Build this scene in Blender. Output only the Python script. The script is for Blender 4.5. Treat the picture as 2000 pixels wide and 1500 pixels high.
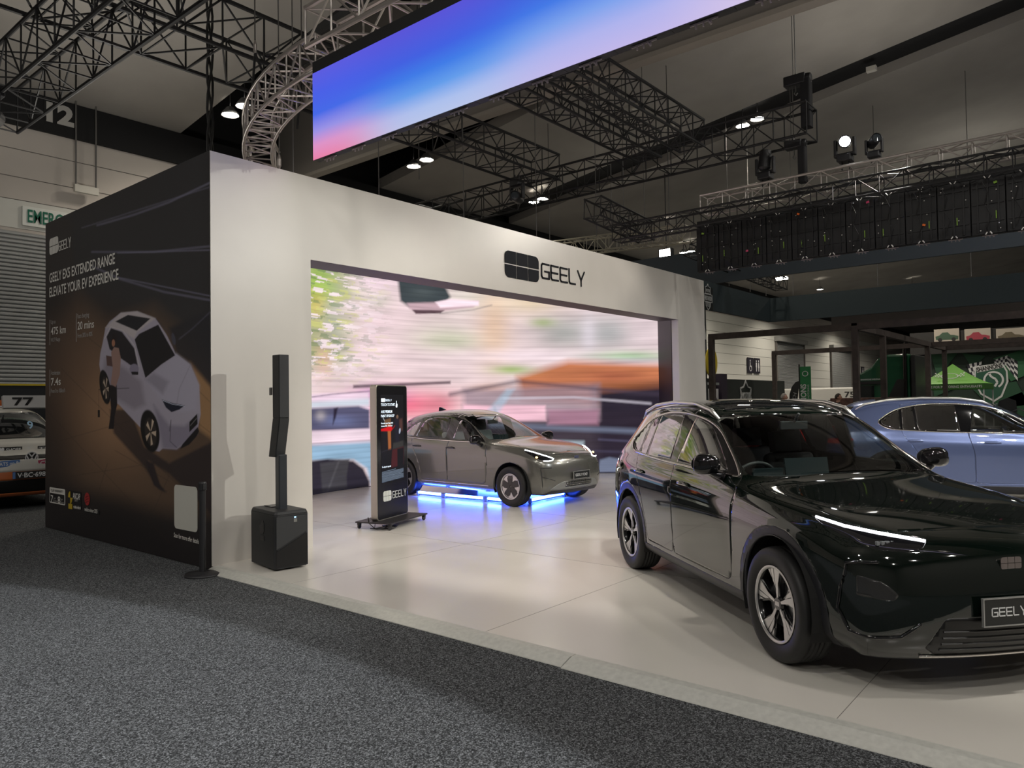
import bpy, bmesh, math, random
import numpy as np
from mathutils import Vector, Matrix
from mathutils.bvhtree import BVHTree
R = math.radians
scene = bpy.context.scene
for o in list(bpy.data.objects): bpy.data.objects.remove(o)

# ------------------------------------------------------------------ camera
CAM_F, CAM_H = 1453.63, 1.70                       # focal length in pixels of the 2000x1500 frame, lens height
yaw, pitch, roll = 0.693766, 0.0255295, -0.015067
_F = Vector((math.cos(pitch)*math.cos(yaw), math.cos(pitch)*math.sin(yaw), math.sin(pitch)))
_R0 = Vector((math.sin(yaw), -math.cos(yaw), 0)); _U0 = _R0.cross(_F)
_R = _R0*math.cos(roll)+_U0*math.sin(roll); _U = -_R0*math.sin(roll)+_U0*math.cos(roll)
cam_data = bpy.data.cameras.new('camera'); cam = bpy.data.objects.new('camera', cam_data)
scene.collection.objects.link(cam)
cam.matrix_world = Matrix(((_R.x,_U.x,-_F.x,0),(_R.y,_U.y,-_F.y,0),(_R.z,_U.z,-_F.z,CAM_H),(0,0,0,1)))
cam_data.sensor_width = 36; cam_data.lens = CAM_F/2000*36; cam_data.clip_end = 400; cam_data.clip_start = .05
scene.camera = cam
# ------------------------------------------------------------------ world, exposure
w = bpy.data.worlds.new('hall_ambient'); scene.world = w; w.use_nodes = True
w.node_tree.nodes['Background'].inputs[0].default_value = (1, .97, .93, 1)
w.node_tree.nodes['Background'].inputs[1].default_value = 0.3
vs = scene.view_settings
vs.view_transform = 'Standard'; vs.look = 'None'; vs.exposure = 0.12; vs.gamma = 1; vs.use_curve_mapping = False

def lamp(kind, loc, target, power, color=(1,1,1), size=.2, angle=60, blend=.3):
    d = bpy.data.lights.new('lamp_light', kind); d.energy = power; d.color = color
    if kind == 'AREA': d.shape = 'DISK'; d.size = size
    else: d.shadow_soft_size = size
    if kind == 'SPOT': d.spot_size = R(angle); d.spot_blend = blend
    o = bpy.data.objects.new('lamp_light', d); scene.collection.objects.link(o)
    o.location = loc
    o.rotation_euler = (Vector(target)-Vector(loc)).to_track_quat('-Z','Y').to_euler()
    return o
# stage lights on the ring truss over the stand, and spill from the hall
AISLE = 185
def stage(loc, tgt, p, col=(1,.93,.84), size=.10, ang=70, blend=.25): return lamp('SPOT', loc, tgt, p, col, size, ang, blend)
stage((11.5,-4.0,6.0), (5.0,7.2,1.2), 1500, (1,.98,.90), .05, 30, .35)
stage((14.6,-1.0,6.1), (8,4,0), 560, (1,.93,.84), .10, 80, .4)
stage((14.6,3.0,6.1), (9,7,0), 500, (1,.93,.84), .10, 80, .4)
stage((5.3,-2.6,6.3), (7,2,0), 400, (1,.95,.88), .10, 80, .4)
stage((5.3,2.0,6.3), (9.0,4.5,0), 420, (1,.93,.84), .10, 75, .4)
stage((5.3,5.0,6.3), (8.5,6,0), 300, (1,.93,.84), .10, 75, .4)
stage((10,-3.0,6.3), (12.5,2,0), 500, (.9,.95,1), .10, 80, .4)
# hall beam that pools on the carpet left of the platform (oval)
o = stage((-2.5,4.2,9.5), (-2.5,4.2,0), 2200, (.96,.98,1), .05, 62, .04); o.scale = (1,1.6,1); o.rotation_euler = (0,0,0)
stage((1.9,5.2,9.5), (1.9,5.2,0), 350, (.96,.98,1), .05, 21.5, .08)
# unseen area lamps without fixtures, added to brighten the ceiling panels
for p_, e_ in (((6.0,14.5,5.0),110),((1.0,3.0,8.1),60),((20,4.0,7.0),70),((33,4,7.5),50)):
    lamp('AREA', p_, (p_[0]-1,p_[1]+.5,12), e_, (1,.95,.86), 1.2)

# ------------------------------------------------------------------ pixel helpers: a photo pixel meets a real plane of the hall
def _ray(u, v): return _F + _R*((u-1000)/CAM_F) + _U*((750-v)/CAM_F)
def atZ(u, v, z): d = _ray(u,v); return Vector((0,0,CAM_H))+d*((z-CAM_H)/d.z)
def atX(u, v, x): d = _ray(u,v); return Vector((0,0,CAM_H))+d*(x/d.x)
def atY(u, v, y): d = _ray(u,v); return Vector((0,0,CAM_H))+d*(y/d.y)
def pix(P):
    d = Vector(P)-Vector((0,0,CAM_H)); z = d.dot(_F); return 1000+CAM_F*d.dot(_R)/z, 750-CAM_F*d.dot(_U)/z

# ------------------------------------------------------------------ materials
MATS = {}
def mat(name, col=(.5,.5,.5), rough=.5, metal=0, coat=0, emit=0, ecol=None, trans=0, alpha=1, spec=.5, noise=0, nscale=40, bump=0, bscale=200, ior=1.5, rvar=0):
    if name in MATS: return MATS[name]
    m = bpy.data.materials.new(name); m.use_nodes = True; nt = m.node_tree; b = nt.nodes['Principled BSDF']
    b.inputs['Base Color'].default_value = (*col, 1); b.inputs['Roughness'].default_value = rough
    b.inputs['Metallic'].default_value = metal; b.inputs['Coat Weight'].default_value = coat; b.inputs['Coat Roughness'].default_value = .03
    b.inputs['Transmission Weight'].default_value = trans; b.inputs['Alpha'].default_value = alpha
    b.inputs['Specular IOR Level'].default_value = spec; b.inputs['IOR'].default_value = ior
    if emit: b.inputs['Emission Color'].default_value = (*(ecol or col), 1); b.inputs['Emission Strength'].default_value = emit
    if noise or bump or rvar:
        tc = nt.nodes.new('ShaderNodeTexCoord')
    if noise:
        n = nt.nodes.new('ShaderNodeTexNoise'); n.inputs['Scale'].default_value = nscale; n.inputs['Detail'].default_value = 6
        nt.links.new(tc.outputs['Object'], n.inputs['Vector'])
        mx = nt.nodes.new('ShaderNodeMapRange'); mx.inputs['From Min'].default_value = .3; mx.inputs['From Max'].default_value = .7
        mx.inputs['To Min'].default_value = 1-noise; mx.inputs['To Max'].default_value = 1+noise
        nt.links.new(n.outputs['Fac'], mx.inputs['Value'])
        vm = nt.nodes.new('ShaderNodeVectorMath'); vm.operation = 'SCALE'; vm.inputs[0].default_value = col
        nt.links.new(mx.outputs[0], vm.inputs['Scale']); nt.links.new(vm.outputs[0], b.inputs['Base Color'])
    if rvar:
        n = nt.nodes.new('ShaderNodeTexNoise'); n.inputs['Scale'].default_value = 1.3; n.inputs['Detail'].default_value = 5
        nt.links.new(tc.outputs['Object'], n.inputs['Vector'])
        mx = nt.nodes.new('ShaderNodeMapRange'); mx.inputs['From Min'].default_value = .3; mx.inputs['From Max'].default_value = .7
        mx.inputs['To Min'].default_value = rough-rvar; mx.inputs['To Max'].default_value = rough+rvar
        nt.links.new(n.outputs['Fac'], mx.inputs['Value']); nt.links.new(mx.outputs[0], b.inputs['Roughness'])
    if bump:
        n = nt.nodes.new('ShaderNodeTexNoise'); n.inputs['Scale'].default_value = bscale; n.inputs['Detail'].default_value = 3
        nt.links.new(tc.outputs['Object'], n.inputs['Vector'])
        bp = nt.nodes.new('ShaderNodeBump'); bp.inputs['Strength'].default_value = bump; bp.inputs['Distance'].default_value = .01
        nt.links.new(n.outputs['Fac'], bp.inputs['Height']); nt.links.new(bp.outputs[0], b.inputs['Normal'])
    MATS[name] = m; return m
def vcol_mat(name, emit=0, rough=.6):
    if name in MATS: return MATS[name]
    m = bpy.data.materials.new(name); m.use_nodes = True; nt = m.node_tree; b = nt.nodes['Principled BSDF']
    a = nt.nodes.new('ShaderNodeAttribute'); a.attribute_name = 'picture'
    b.inputs['Roughness'].default_value = rough
    if emit:
        b.inputs['Base Color'].default_value = (.01,.01,.01,1); b.inputs['Specular IOR Level'].default_value = .05
        nt.links.new(a.outputs['Color'], b.inputs['Emission Color']); b.inputs['Emission Strength'].default_value = emit
    else: nt.links.new(a.outputs['Color'], b.inputs['Base Color'])
    MATS[name] = m; return m
def glass_mat(name, tint=(.8,.85,.83), fac=.35, rough=.02):
    """thin glazing: lets light straight through, tinted, with a sharp reflection on top"""
    if name in MATS: return MATS[name]
    m = bpy.data.materials.new(name); m.use_nodes = True; nt = m.node_tree
    for n in list(nt.nodes): nt.nodes.remove(n)
    out = nt.nodes.new('ShaderNodeOutputMaterial'); tr = nt.nodes.new('ShaderNodeBsdfTransparent'); gl = nt.nodes.new('ShaderNodeBsdfGlossy')
    tr.inputs[0].default_value = (*tint, 1); gl.inputs['Roughness'].default_value = rough; gl.inputs[0].default_value = (1,1,1,1)
    fr = nt.nodes.new('ShaderNodeFresnel'); fr.inputs[0].default_value = 1.5
    mr = nt.nodes.new('ShaderNodeMath'); mr.operation = 'MULTIPLY_ADD'; mr.inputs[1].default_value = 1.0; mr.inputs[2].default_value = fac
    mx = nt.nodes.new('ShaderNodeMixShader'); nt.links.new(fr.outputs[0], mr.inputs[0])
    ge = nt.nodes.new('ShaderNodeNewGeometry'); iv = nt.nodes.new('ShaderNodeMath'); iv.operation = 'SUBTRACT'; iv.inputs[0].default_value = 1; nt.links.new(ge.outputs['Backfacing'], iv.inputs[1])
    ml = nt.nodes.new('ShaderNodeMath'); ml.operation = 'MULTIPLY'; nt.links.new(mr.outputs[0], ml.inputs[0]); nt.links.new(iv.outputs[0], ml.inputs[1]); nt.links.new(ml.outputs[0], mx.inputs[0])
    nt.links.new(tr.outputs[0], mx.inputs[1]); nt.links.new(gl.outputs[0], mx.inputs[2]); nt.links.new(mx.outputs[0], out.inputs[0])
    MATS[name] = m; return m

# ------------------------------------------------------------------ object helpers
COL = scene.collection
def tag(o, label=None, cat=None, group=None, kind=None):
    if label: o['label'] = label
    if cat: o['category'] = cat
    if group: o['group'] = group
    if kind: o['kind'] = kind
    return o
def empty(name, loc=(0,0,0), rz=0, label=None, cat=None, group=None, parent=None):
    o = bpy.data.objects.new(name, None); COL.objects.link(o); o.location = loc; o.rotation_euler = (0,0,rz)
    o.empty_display_size = .2
    if parent: o.parent = parent
    return tag(o, label, cat, group)
def obj(name, bm, m, parent=None, smooth=False, sol=0, bev=0):
    me = bpy.data.meshes.new(name)
    if smooth:
        for f in bm.faces: f.smooth = True
    bm.to_mesh(me); bm.free()
    for mm in (m if isinstance(m, (list,tuple)) else [m]): me.materials.append(mm)
    o = bpy.data.objects.new(name, me); COL.objects.link(o)
    if parent: o.parent = parent
    if sol:
        s = o.modifiers.new('thickness', 'SOLIDIFY'); s.thickness = sol; s.offset = -1
    if bev:
        b = o.modifiers.new('edge', 'BEVEL'); b.width = bev; b.segments = 2; b.limit_method = 'ANGLE'
    return o
def BM(): return bmesh.new()
def box(bm, c, s, rot=None, mi=0):
    mt = Matrix.Translation(c)
    if rot is not None: mt = mt @ (rot if isinstance(rot, Matrix) else Matrix.Rotation(rot, 4, 'Z'))
    r = bmesh.ops.create_cube(bm, size=1, matrix=mt @ Matrix.Diagonal((*s,1)))
    if mi:
        for f in set(f for v in r['verts'] for f in v.link_faces): f.material_index = mi
    return r['verts']
def box2(bm, a, b, mi=0):
    a, b = Vector(a), Vector(b); return box(bm, (a+b)/2, [abs(x) for x in (b-a)], mi=mi)
def bar(bm, a, b, r, n=6, r2=None, mi=0):
    a, b = Vector(a), Vector(b); d = b-a; L = d.length
    if L < 1e-6: return
    q = d.to_track_quat('Z','Y').to_matrix().to_4x4()
    res = bmesh.ops.create_cone(bm, cap_ends=True, segments=n, radius1=r, radius2=r if r2 is None else r2, depth=L, matrix=Matrix.Translation((a+b)/2) @ q)
    if mi:
        for f in set(f for v in res['verts'] for f in v.link_faces): f.material_index = mi
def sweep(bm, pts, r, n=6, closed=False, flat=None):
    """tube along points; flat=(normal list, half width, half thickness) makes a ribbon"""
    pts = [Vector(p) for p in pts]; N = len(pts); rings = []
    for i, p in enumerate(pts):
        t = (pts[(i+1)%N]-pts[i-1]) if closed else (pts[min(i+1,N-1)]-pts[max(i-1,0)])
        if t.length < 1e-9: t = Vector((0,0,1))
        t.normalize()
        if flat:
            nr = flat[0][i]; s = t.cross(nr); s.normalize(); nn = s.cross(t)
            w_, h_ = flat[1], flat[2]
            ring = [p+s*w_-nn*h_, p+s*w_*.8+nn*h_, p-s*w_*.8+nn*h_, p-s*w_-nn*h_]
        else:
            up = Vector((0,0,1)) if abs(t.z) < .95 else Vector((1,0,0))
            s = t.cross(up).normalized(); u = s.cross(t)
            rr = r[i] if isinstance(r, (list,tuple)) else r
            ring = [p+(s*math.cos(2*math.pi*k/n)+u*math.sin(2*math.pi*k/n))*rr for k in range(n)]
        rings.append([bm.verts.new(q) for q in ring])
    m = len(rings[0])
    for i in range(N if closed else N-1):
        a, b = rings[i], rings[(i+1)%N]
        for k in range(m): bm.faces.new((a[k], a[(k+1)%m], b[(k+1)%m], b[k]))
    if not closed:
        bm.faces.new(rings[0][::-1]); bm.faces.new(rings[-1])
def lathe(bm, prof, axis='Y', n=48, c=(0,0,0), mi=None):
    """prof: list of (radius, height); revolved about the axis"""
    c = Vector(c); rings = []
    for (r, h) in prof:
        ring = []
        for k in range(n):
            a = 2*math.pi*k/n; x, z = r*math.cos(a), r*math.sin(a)
            v = {'Y': Vector((x,h,z)), 'Z': Vector((x,z,h)), 'X': Vector((h,x,z))}[axis]
            ring.append(bm.verts.new(c+v))
        rings.append(ring)
    for i in range(len(rings)-1):
        for k in range(n):
            f = bm.faces.new((rings[i][k], rings[i][(k+1)%n], rings[i+1][(k+1)%n], rings[i+1][k]))
            if mi: f.material_index = mi[i]
    return rings
def prism(bm, pts, h, M=None, mi=0):
    """2D polygon (x,y) extruded from z=0 to z=h, moved by M"""
    M = M or Matrix.Identity(4)
    lo = [bm.verts.new(M @ Vector((p[0],p[1],0))) for p in pts]; hi = [bm.verts.new(M @ Vector((p[0],p[1],h))) for p in pts]
    n = len(pts)
    fs = [bm.faces.new(hi), bm.faces.new(lo[::-1])]
    for i in range(n): fs.append(bm.faces.new((lo[i], lo[(i+1)%n], hi[(i+1)%n], hi[i])))
    for f in fs: f.material_index = mi
def fix(bm): bmesh.ops.recalc_face_normals(bm, faces=bm.faces); return bm
def roundrect(x0, y0, x1, y1, r, n=5, corners=(1,1,1,1)):
    out = []
    for (cx, cy, a0, on) in ((x1-r,y1-r,0,corners[0]), (x0+r,y1-r,90,corners[1]), (x0+r,y0+r,180,corners[2]), (x1-r,y0+r,270,corners[3])):
        if not on:
            out.append({0:(x1,y1),90:(x0,y1),180:(x0,y0),270:(x1,y0)}[a0]); continue
        for k in range(n+1):
            a = R(a0+90*k/n); out.append((cx+r*math.cos(a), cy+r*math.sin(a)))
    return out
def copy_tree(o, parent=None):
    c = o.copy(); COL.objects.link(c); c.parent = parent
    for ch in list(o.children): copy_tree(ch, c)
    return c
# frame: a matrix that maps (x right, y up, z towards the viewer) on a surface
def frame(origin, right, up=(0,0,1)):
    r = Vector(right).normalized(); u = Vector(up); u = (u - r*u.dot(r)).normalized(); n = r.cross(u)
    o = Vector(origin); return Matrix(((r.x,u.x,n.x,o.x),(r.y,u.y,n.y,o.y),(r.z,u.z,n.z,o.z),(0,0,0,1)))
def text_bm(s, size, depth=.002, align='LEFT', width=1.0, bold=0.0, shear=0):
    cu = bpy.data.curves.new('t', 'FONT'); cu.body = s; cu.size = size; cu.extrude = depth; cu.align_x = align; cu.offset = bold; cu.resolution_u = 3; cu.shear = shear
    o = bpy.data.objects.new('t', cu); COL.objects.link(o)
    bpy.context.view_layer.update()
    me = bpy.data.meshes.new_from_object(o.evaluated_get(bpy.context.evaluated_depsgraph_get()))
    bm = bmesh.new(); bm.from_mesh(me)
    bmesh.ops.scale(bm, vec=(width,1,1), verts=bm.verts)
    bpy.data.objects.remove(o); bpy.data.curves.remove(cu); bpy.data.meshes.remove(me)
    return bm
def text(name, s, size, m, M, parent=None, **k):
    bm = text_bm(s, size, **k); bm.transform(M); return obj(name, bm, m, parent)
# squared display lettering of the stand, drawn as strokes
GL = {
 'G': [[(1,1),(.12,1),(0,.88),(0,.12),(.12,0),(1,0),(1,.48),(.42,.48)]],
 'E': [[(1,1),(0,1)],[(.93,.5),(0,.5)],[(0,1.0),(0,.12),(.12,0),(1,0)]],
 'e': [[(1,1),(0,1)],[(.93,.5),(0,.5)],[(0,.62),(0,.12),(.12,0),(1,0)]],
 'L': [[(0,1.05),(0,.12),(.12,0),(.9,0)]],
 'Y': [[(0,1.05),(.5,.38),(1,1.05)],[(.5,.38),(.5,-.05)]],
 'X': [[(0,1.05),(1,-.05)],[(1,1.05),(0,-.05)]],
 '5': [[(1,1),(0,1),(0,.52),(.88,.52),(1,.42),(1,.12),(.88,0),(0,0)]],
 '2': [[(0,1),(.88,1),(1,.88),(1,.6),(.88,.5),(.12,.5),(0,.4),(0,0),(1,0)]],
}
def strokes(bm, word, h, adv, gw, sw, M, depth, x0=0):
    x = x0
    for ch in word:
        if ch == ' ': x += adv*.5; continue
        wch = gw
        for pl in GL[ch]:
            pl = [(x+p[0]*wch, p[1]*h) for p in pl]
            for (a, b) in zip(pl[:-1], pl[1:]):
                a, b = Vector(a), Vector(b); d = (b-a).normalized(); n = Vector((-d.y, d.x))*sw/2
                e = d*sw*.35
                prism(bm, [a-e-n, b+e-n, b+e+n, a-e+n], depth, M)
        x += adv
    return x
def emblem(bm, w_, h_, M, depth, gap=.02):
    """six-block rounded badge, w_ x h_ with its lower left corner at the origin"""
    r = h_*.22; g = gap*w_
    cw = (w_-2*g)/3; chh = (h_-g)/2
    for i in range(3):
        for j in range(2):
            x0 = i*(cw+g); y0 = j*(chh+g)
            cor = (int(i==2 and j==1), int(i==0 and j==1), int(i==0 and j==0), int(i==2 and j==0))
            prism(bm, roundrect(x0, y0, x0+cw, y0+chh, r, 5, cor), depth, M)
# ================================================================== CARS
def lerp(a, b, t): return a+(b-a)*t
def smooth_net(verts, faces, creases, level=3):
    me = bpy.data.meshes.new('net'); me.from_pydata(verts, [], faces); me.update()
    at = me.attributes.new('crease_edge', 'FLOAT', 'EDGE')
    cr = {tuple(sorted(k)): v for k, v in creases.items()}
    for e in me.edges:
        at.data[e.index].value = cr.get(tuple(sorted(e.vertices)), 0)
    o = bpy.data.objects.new('net', me); COL.objects.link(o)
    s = o.modifiers.new('s', 'SUBSURF'); s.levels = level; s.render_levels = level; s.boundary_smooth = 'PRESERVE_CORNERS'
    bpy.context.view_layer.update()
    me2 = bpy.data.meshes.new_from_object(o.evaluated_get(bpy.context.evaluated_depsgraph_get()))
    bm = bmesh.new(); bm.from_mesh(me2)
    bpy.data.objects.remove(o); bpy.data.meshes.remove(me); bpy.data.meshes.remove(me2)
    return bm
def hull(S, level=3):
    """body hull: side, front, rear and top patches of one control net. S holds the tables."""
    xs = S['xs']; m = len(xs); J = 6; K = 6
    V = []; idx = {}; side = {}
    def add(p):
        key = (round(p[0],5), round(p[1],5), round(p[2],5))
        if key not in idx: idx[key] = len(V); V.append(key)
        return idx[key]
    faces = []; creases = {}
    for sg in (-1, 1):
        sd = [[None]*J for _ in range(m)]
        for i in range(m):
            for j in range(J):
                yy = S['yw'][i]+S['dy'][j]
                if j == 5: yy = S['yw'][i]+S['sh_in'][i]
                sd[i][j] = (xs[i]+S['dx'][j]*(1 if i==0 else 0)+S['dxr'][j]*(1 if i==m-1 else 0), sg*yy, S['z'][j][i])
        fr = [[None]*J for _ in range(K)]; re = [[None]*J for _ in range(K)]
        for k in range(K):
            for j in range(J):
                if k == K-1: fr[k][j] = sd[0][j]; re[k][j] = sd[m-1][j]
                else:
                    fr[k][j] = (S['fx'][k]+S['fdx'][j], sg*S['fy'][k]*(S['fys'][j]), lerp(S['z'][j][0], S['fz'][j], 1-S['fy'][k]/S['fy'][K-1]))
                    re[k][j] = (S['rx'][k]+S['rdx'][j], sg*S['ry'][k], lerp(S['z'][j][m-1], S['rz'][j], 1-S['ry'][k]/S['ry'][K-1]))
        tp = [[None]*K for _ in range(m)]
        for i in range(m):
            for k in range(K):
                if k == K-1: tp[i][k] = sd[i][J-1]
                elif i == 0: tp[i][k] = fr[k][J-1]
                elif i == m-1: tp[i][k] = re[k][J-1]
                else:
                    x, y, z = S['top'][i][k]; tp[i][k] = (x, sg*y, z)
        def quad(a, b, c, d, flip):
            f = [add(a), add(b), add(c), add(d)]
            faces.append(f[::-1] if flip else f)
        fl = sg > 0
        for i in range(m-1):
            for j in range(J-1): quad(sd[i][j], sd[i][j+1], sd[i+1][j+1], sd[i+1][j], not fl)
            for k in range(K-1): quad(tp[i][k], tp[i][k+1], tp[i+1][k+1], tp[i+1][k], fl)
        for k in range(K-1):
            for j in range(J-1):
                quad(fr[k][j], fr[k][j+1], fr[k+1][j+1], fr[k+1][j], not fl)
                quad(re[k][j], re[k][j+1], re[k+1][j+1], re[k+1][j], fl)
        for (kind, i0, i1, q, cv) in S.get('crease', []):
            for i in range(i0, i1):
                g = {'top': tp, 'side': sd, 'front': fr, 'rear': re}[kind]
                creases[tuple(sorted((add(g[i][q]), add(g[i+1][q]))))] = cv
    # clean face winding
    bm = smooth_net(V, faces, creases, level)
    bmesh.ops.remove_doubles(bm, verts=bm.verts, dist=1e-5)
    bmesh.ops.recalc_face_normals(bm, faces=bm.faces)
    # make normals point outwards
    s = sum((f.normal.dot(f.calc_center_median()-Vector((-1.4,0,.8)))) for f in bm.faces)
    if s < 0: bmesh.ops.reverse_faces(bm, faces=bm.faces)
    return bm
def inpoly(x, y, P):
    c = False; n = len(P); j = n-1
    for i in range(n):
        if (P[i][1] > y) != (P[j][1] > y) and x < (P[j][0]-P[i][0])*(y-P[i][1])/(P[j][1]-P[i][1])+P[i][0]: c = not c
        j = i
    return c
def rounded(P, r, n=4):
    """round the corners of a polygon; r a number or one per corner"""
    out = []; N = len(P)
    for i in range(N):
        p = Vector(P[i][:2]); a = Vector(P[i-1][:2]); b = Vector(P[(i+1)%N][:2])
        rr = r[i] if isinstance(r, (list,tuple)) else r
        da, db = (a-p), (b-p); rr = min(rr, da.length*.48, db.length*.48)
        if rr < 1e-4: out.append(tuple(p)); continue
        s, e = p+da.normalized()*rr, p+db.normalized()*rr
        for k in range(n+1):
            t = k/n; q = s*(1-t)**2+p*2*t*(1-t)+e*t*t; out.append((q.x, q.y))
    return out
def imprint(bm, lay, P, ax, flt, val):
    """cut the outline P (2D, axes ax) into the faces passing flt and give the inside the tag val"""
    a0, a1 = ax; xs = [p[0] for p in P]; ys = [p[1] for p in P]
    lo0, hi0, lo1, hi1 = min(xs)-.1, max(xs)+.1, min(ys)-.1, max(ys)+.1
    N = len(P)
    for i in range(N):
        p, q = P[i], P[(i+1)%N]
        d = Vector((q[0]-p[0], q[1]-p[1]))
        if d.length < 1e-6: continue
        L = d.length; d.normalize(); nn = Vector((-d.y, d.x))
        nv = Vector((0,0,0)); nv[a0] = nn.x; nv[a1] = nn.y
        pv = Vector((0,0,0)); pv[a0] = p[0]; pv[a1] = p[1]
        fs = []
        for f in bm.faces:
            c = f.calc_center_median(); u, v = c[a0], c[a1]
            if not (lo0 < u < hi0 and lo1 < v < hi1): continue
            if not flt(f, c): continue
            w2 = Vector((u-p[0], v-p[1])); t = w2.dot(d)
            if -.12 < t < L+.12 and abs(w2.dot(nn)) < .12: fs.append(f)
        if not fs: continue
        geom = list(set(fs)) + list({e for f in fs for e in f.edges}) + list({v for f in fs for v in f.verts})
        bmesh.ops.bisect_plane(bm, geom=geom, dist=1e-5, plane_co=pv, plane_no=nv)
    for f in bm.faces:
        c = f.calc_center_median()
        if lo0 < c[a0] < hi0 and lo1 < c[a1] < hi1 and flt(f, c) and inpoly(c[a0], c[a1], P): f[lay] = val
def densify(P, step, closed=True):
    out = []; N = len(P)
    for i in range(N if closed else N-1):
        a, b = Vector(P[i]), Vector(P[(i+1)%N]); n = max(1, int((b-a).length/step))
        for k in range(n): out.append(a.lerp(b, k/n))
    if not closed: out.append(Vector(P[-1]))
    return out
def project(bvh, P, ax, sgn, far=3, off=0):
    """drop 2D points onto the hull from outside; sgn: side the points come from"""
    a2 = 3-ax[0]-ax[1]; pts = []; nrm = []
    for p in P:
        o = Vector((0,0,0)); o[ax[0]] = p[0]; o[ax[1]] = p[1]; o[a2] = far*sgn
        if a2 == 0 and sgn < 0: o[a2] = -6
        d = Vector((0,0,0)); d[a2] = -sgn
        h = bvh.ray_cast(o, d)
        if h[0] is None: continue
        n = h[1]
        if n[a2]*sgn < 0: n = -n
        pts.append(h[0]+n*off); nrm.append(n)
    return pts, nrm
def trim_line(name, bvh, P, ax, sgn, r, m, parent, closed=True, off=0, step=.04, flat=None):
    pts, nr = project(bvh, densify(P, step, closed), ax, sgn, off=off)
    if len(pts) < 2: return None
    bm = BM(); sweep(bm, pts, r, 5, closed, flat=(nr, flat[0], flat[1]) if flat else None); fix(bm)
    return obj(name, bm, m, parent, smooth=not flat)

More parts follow.
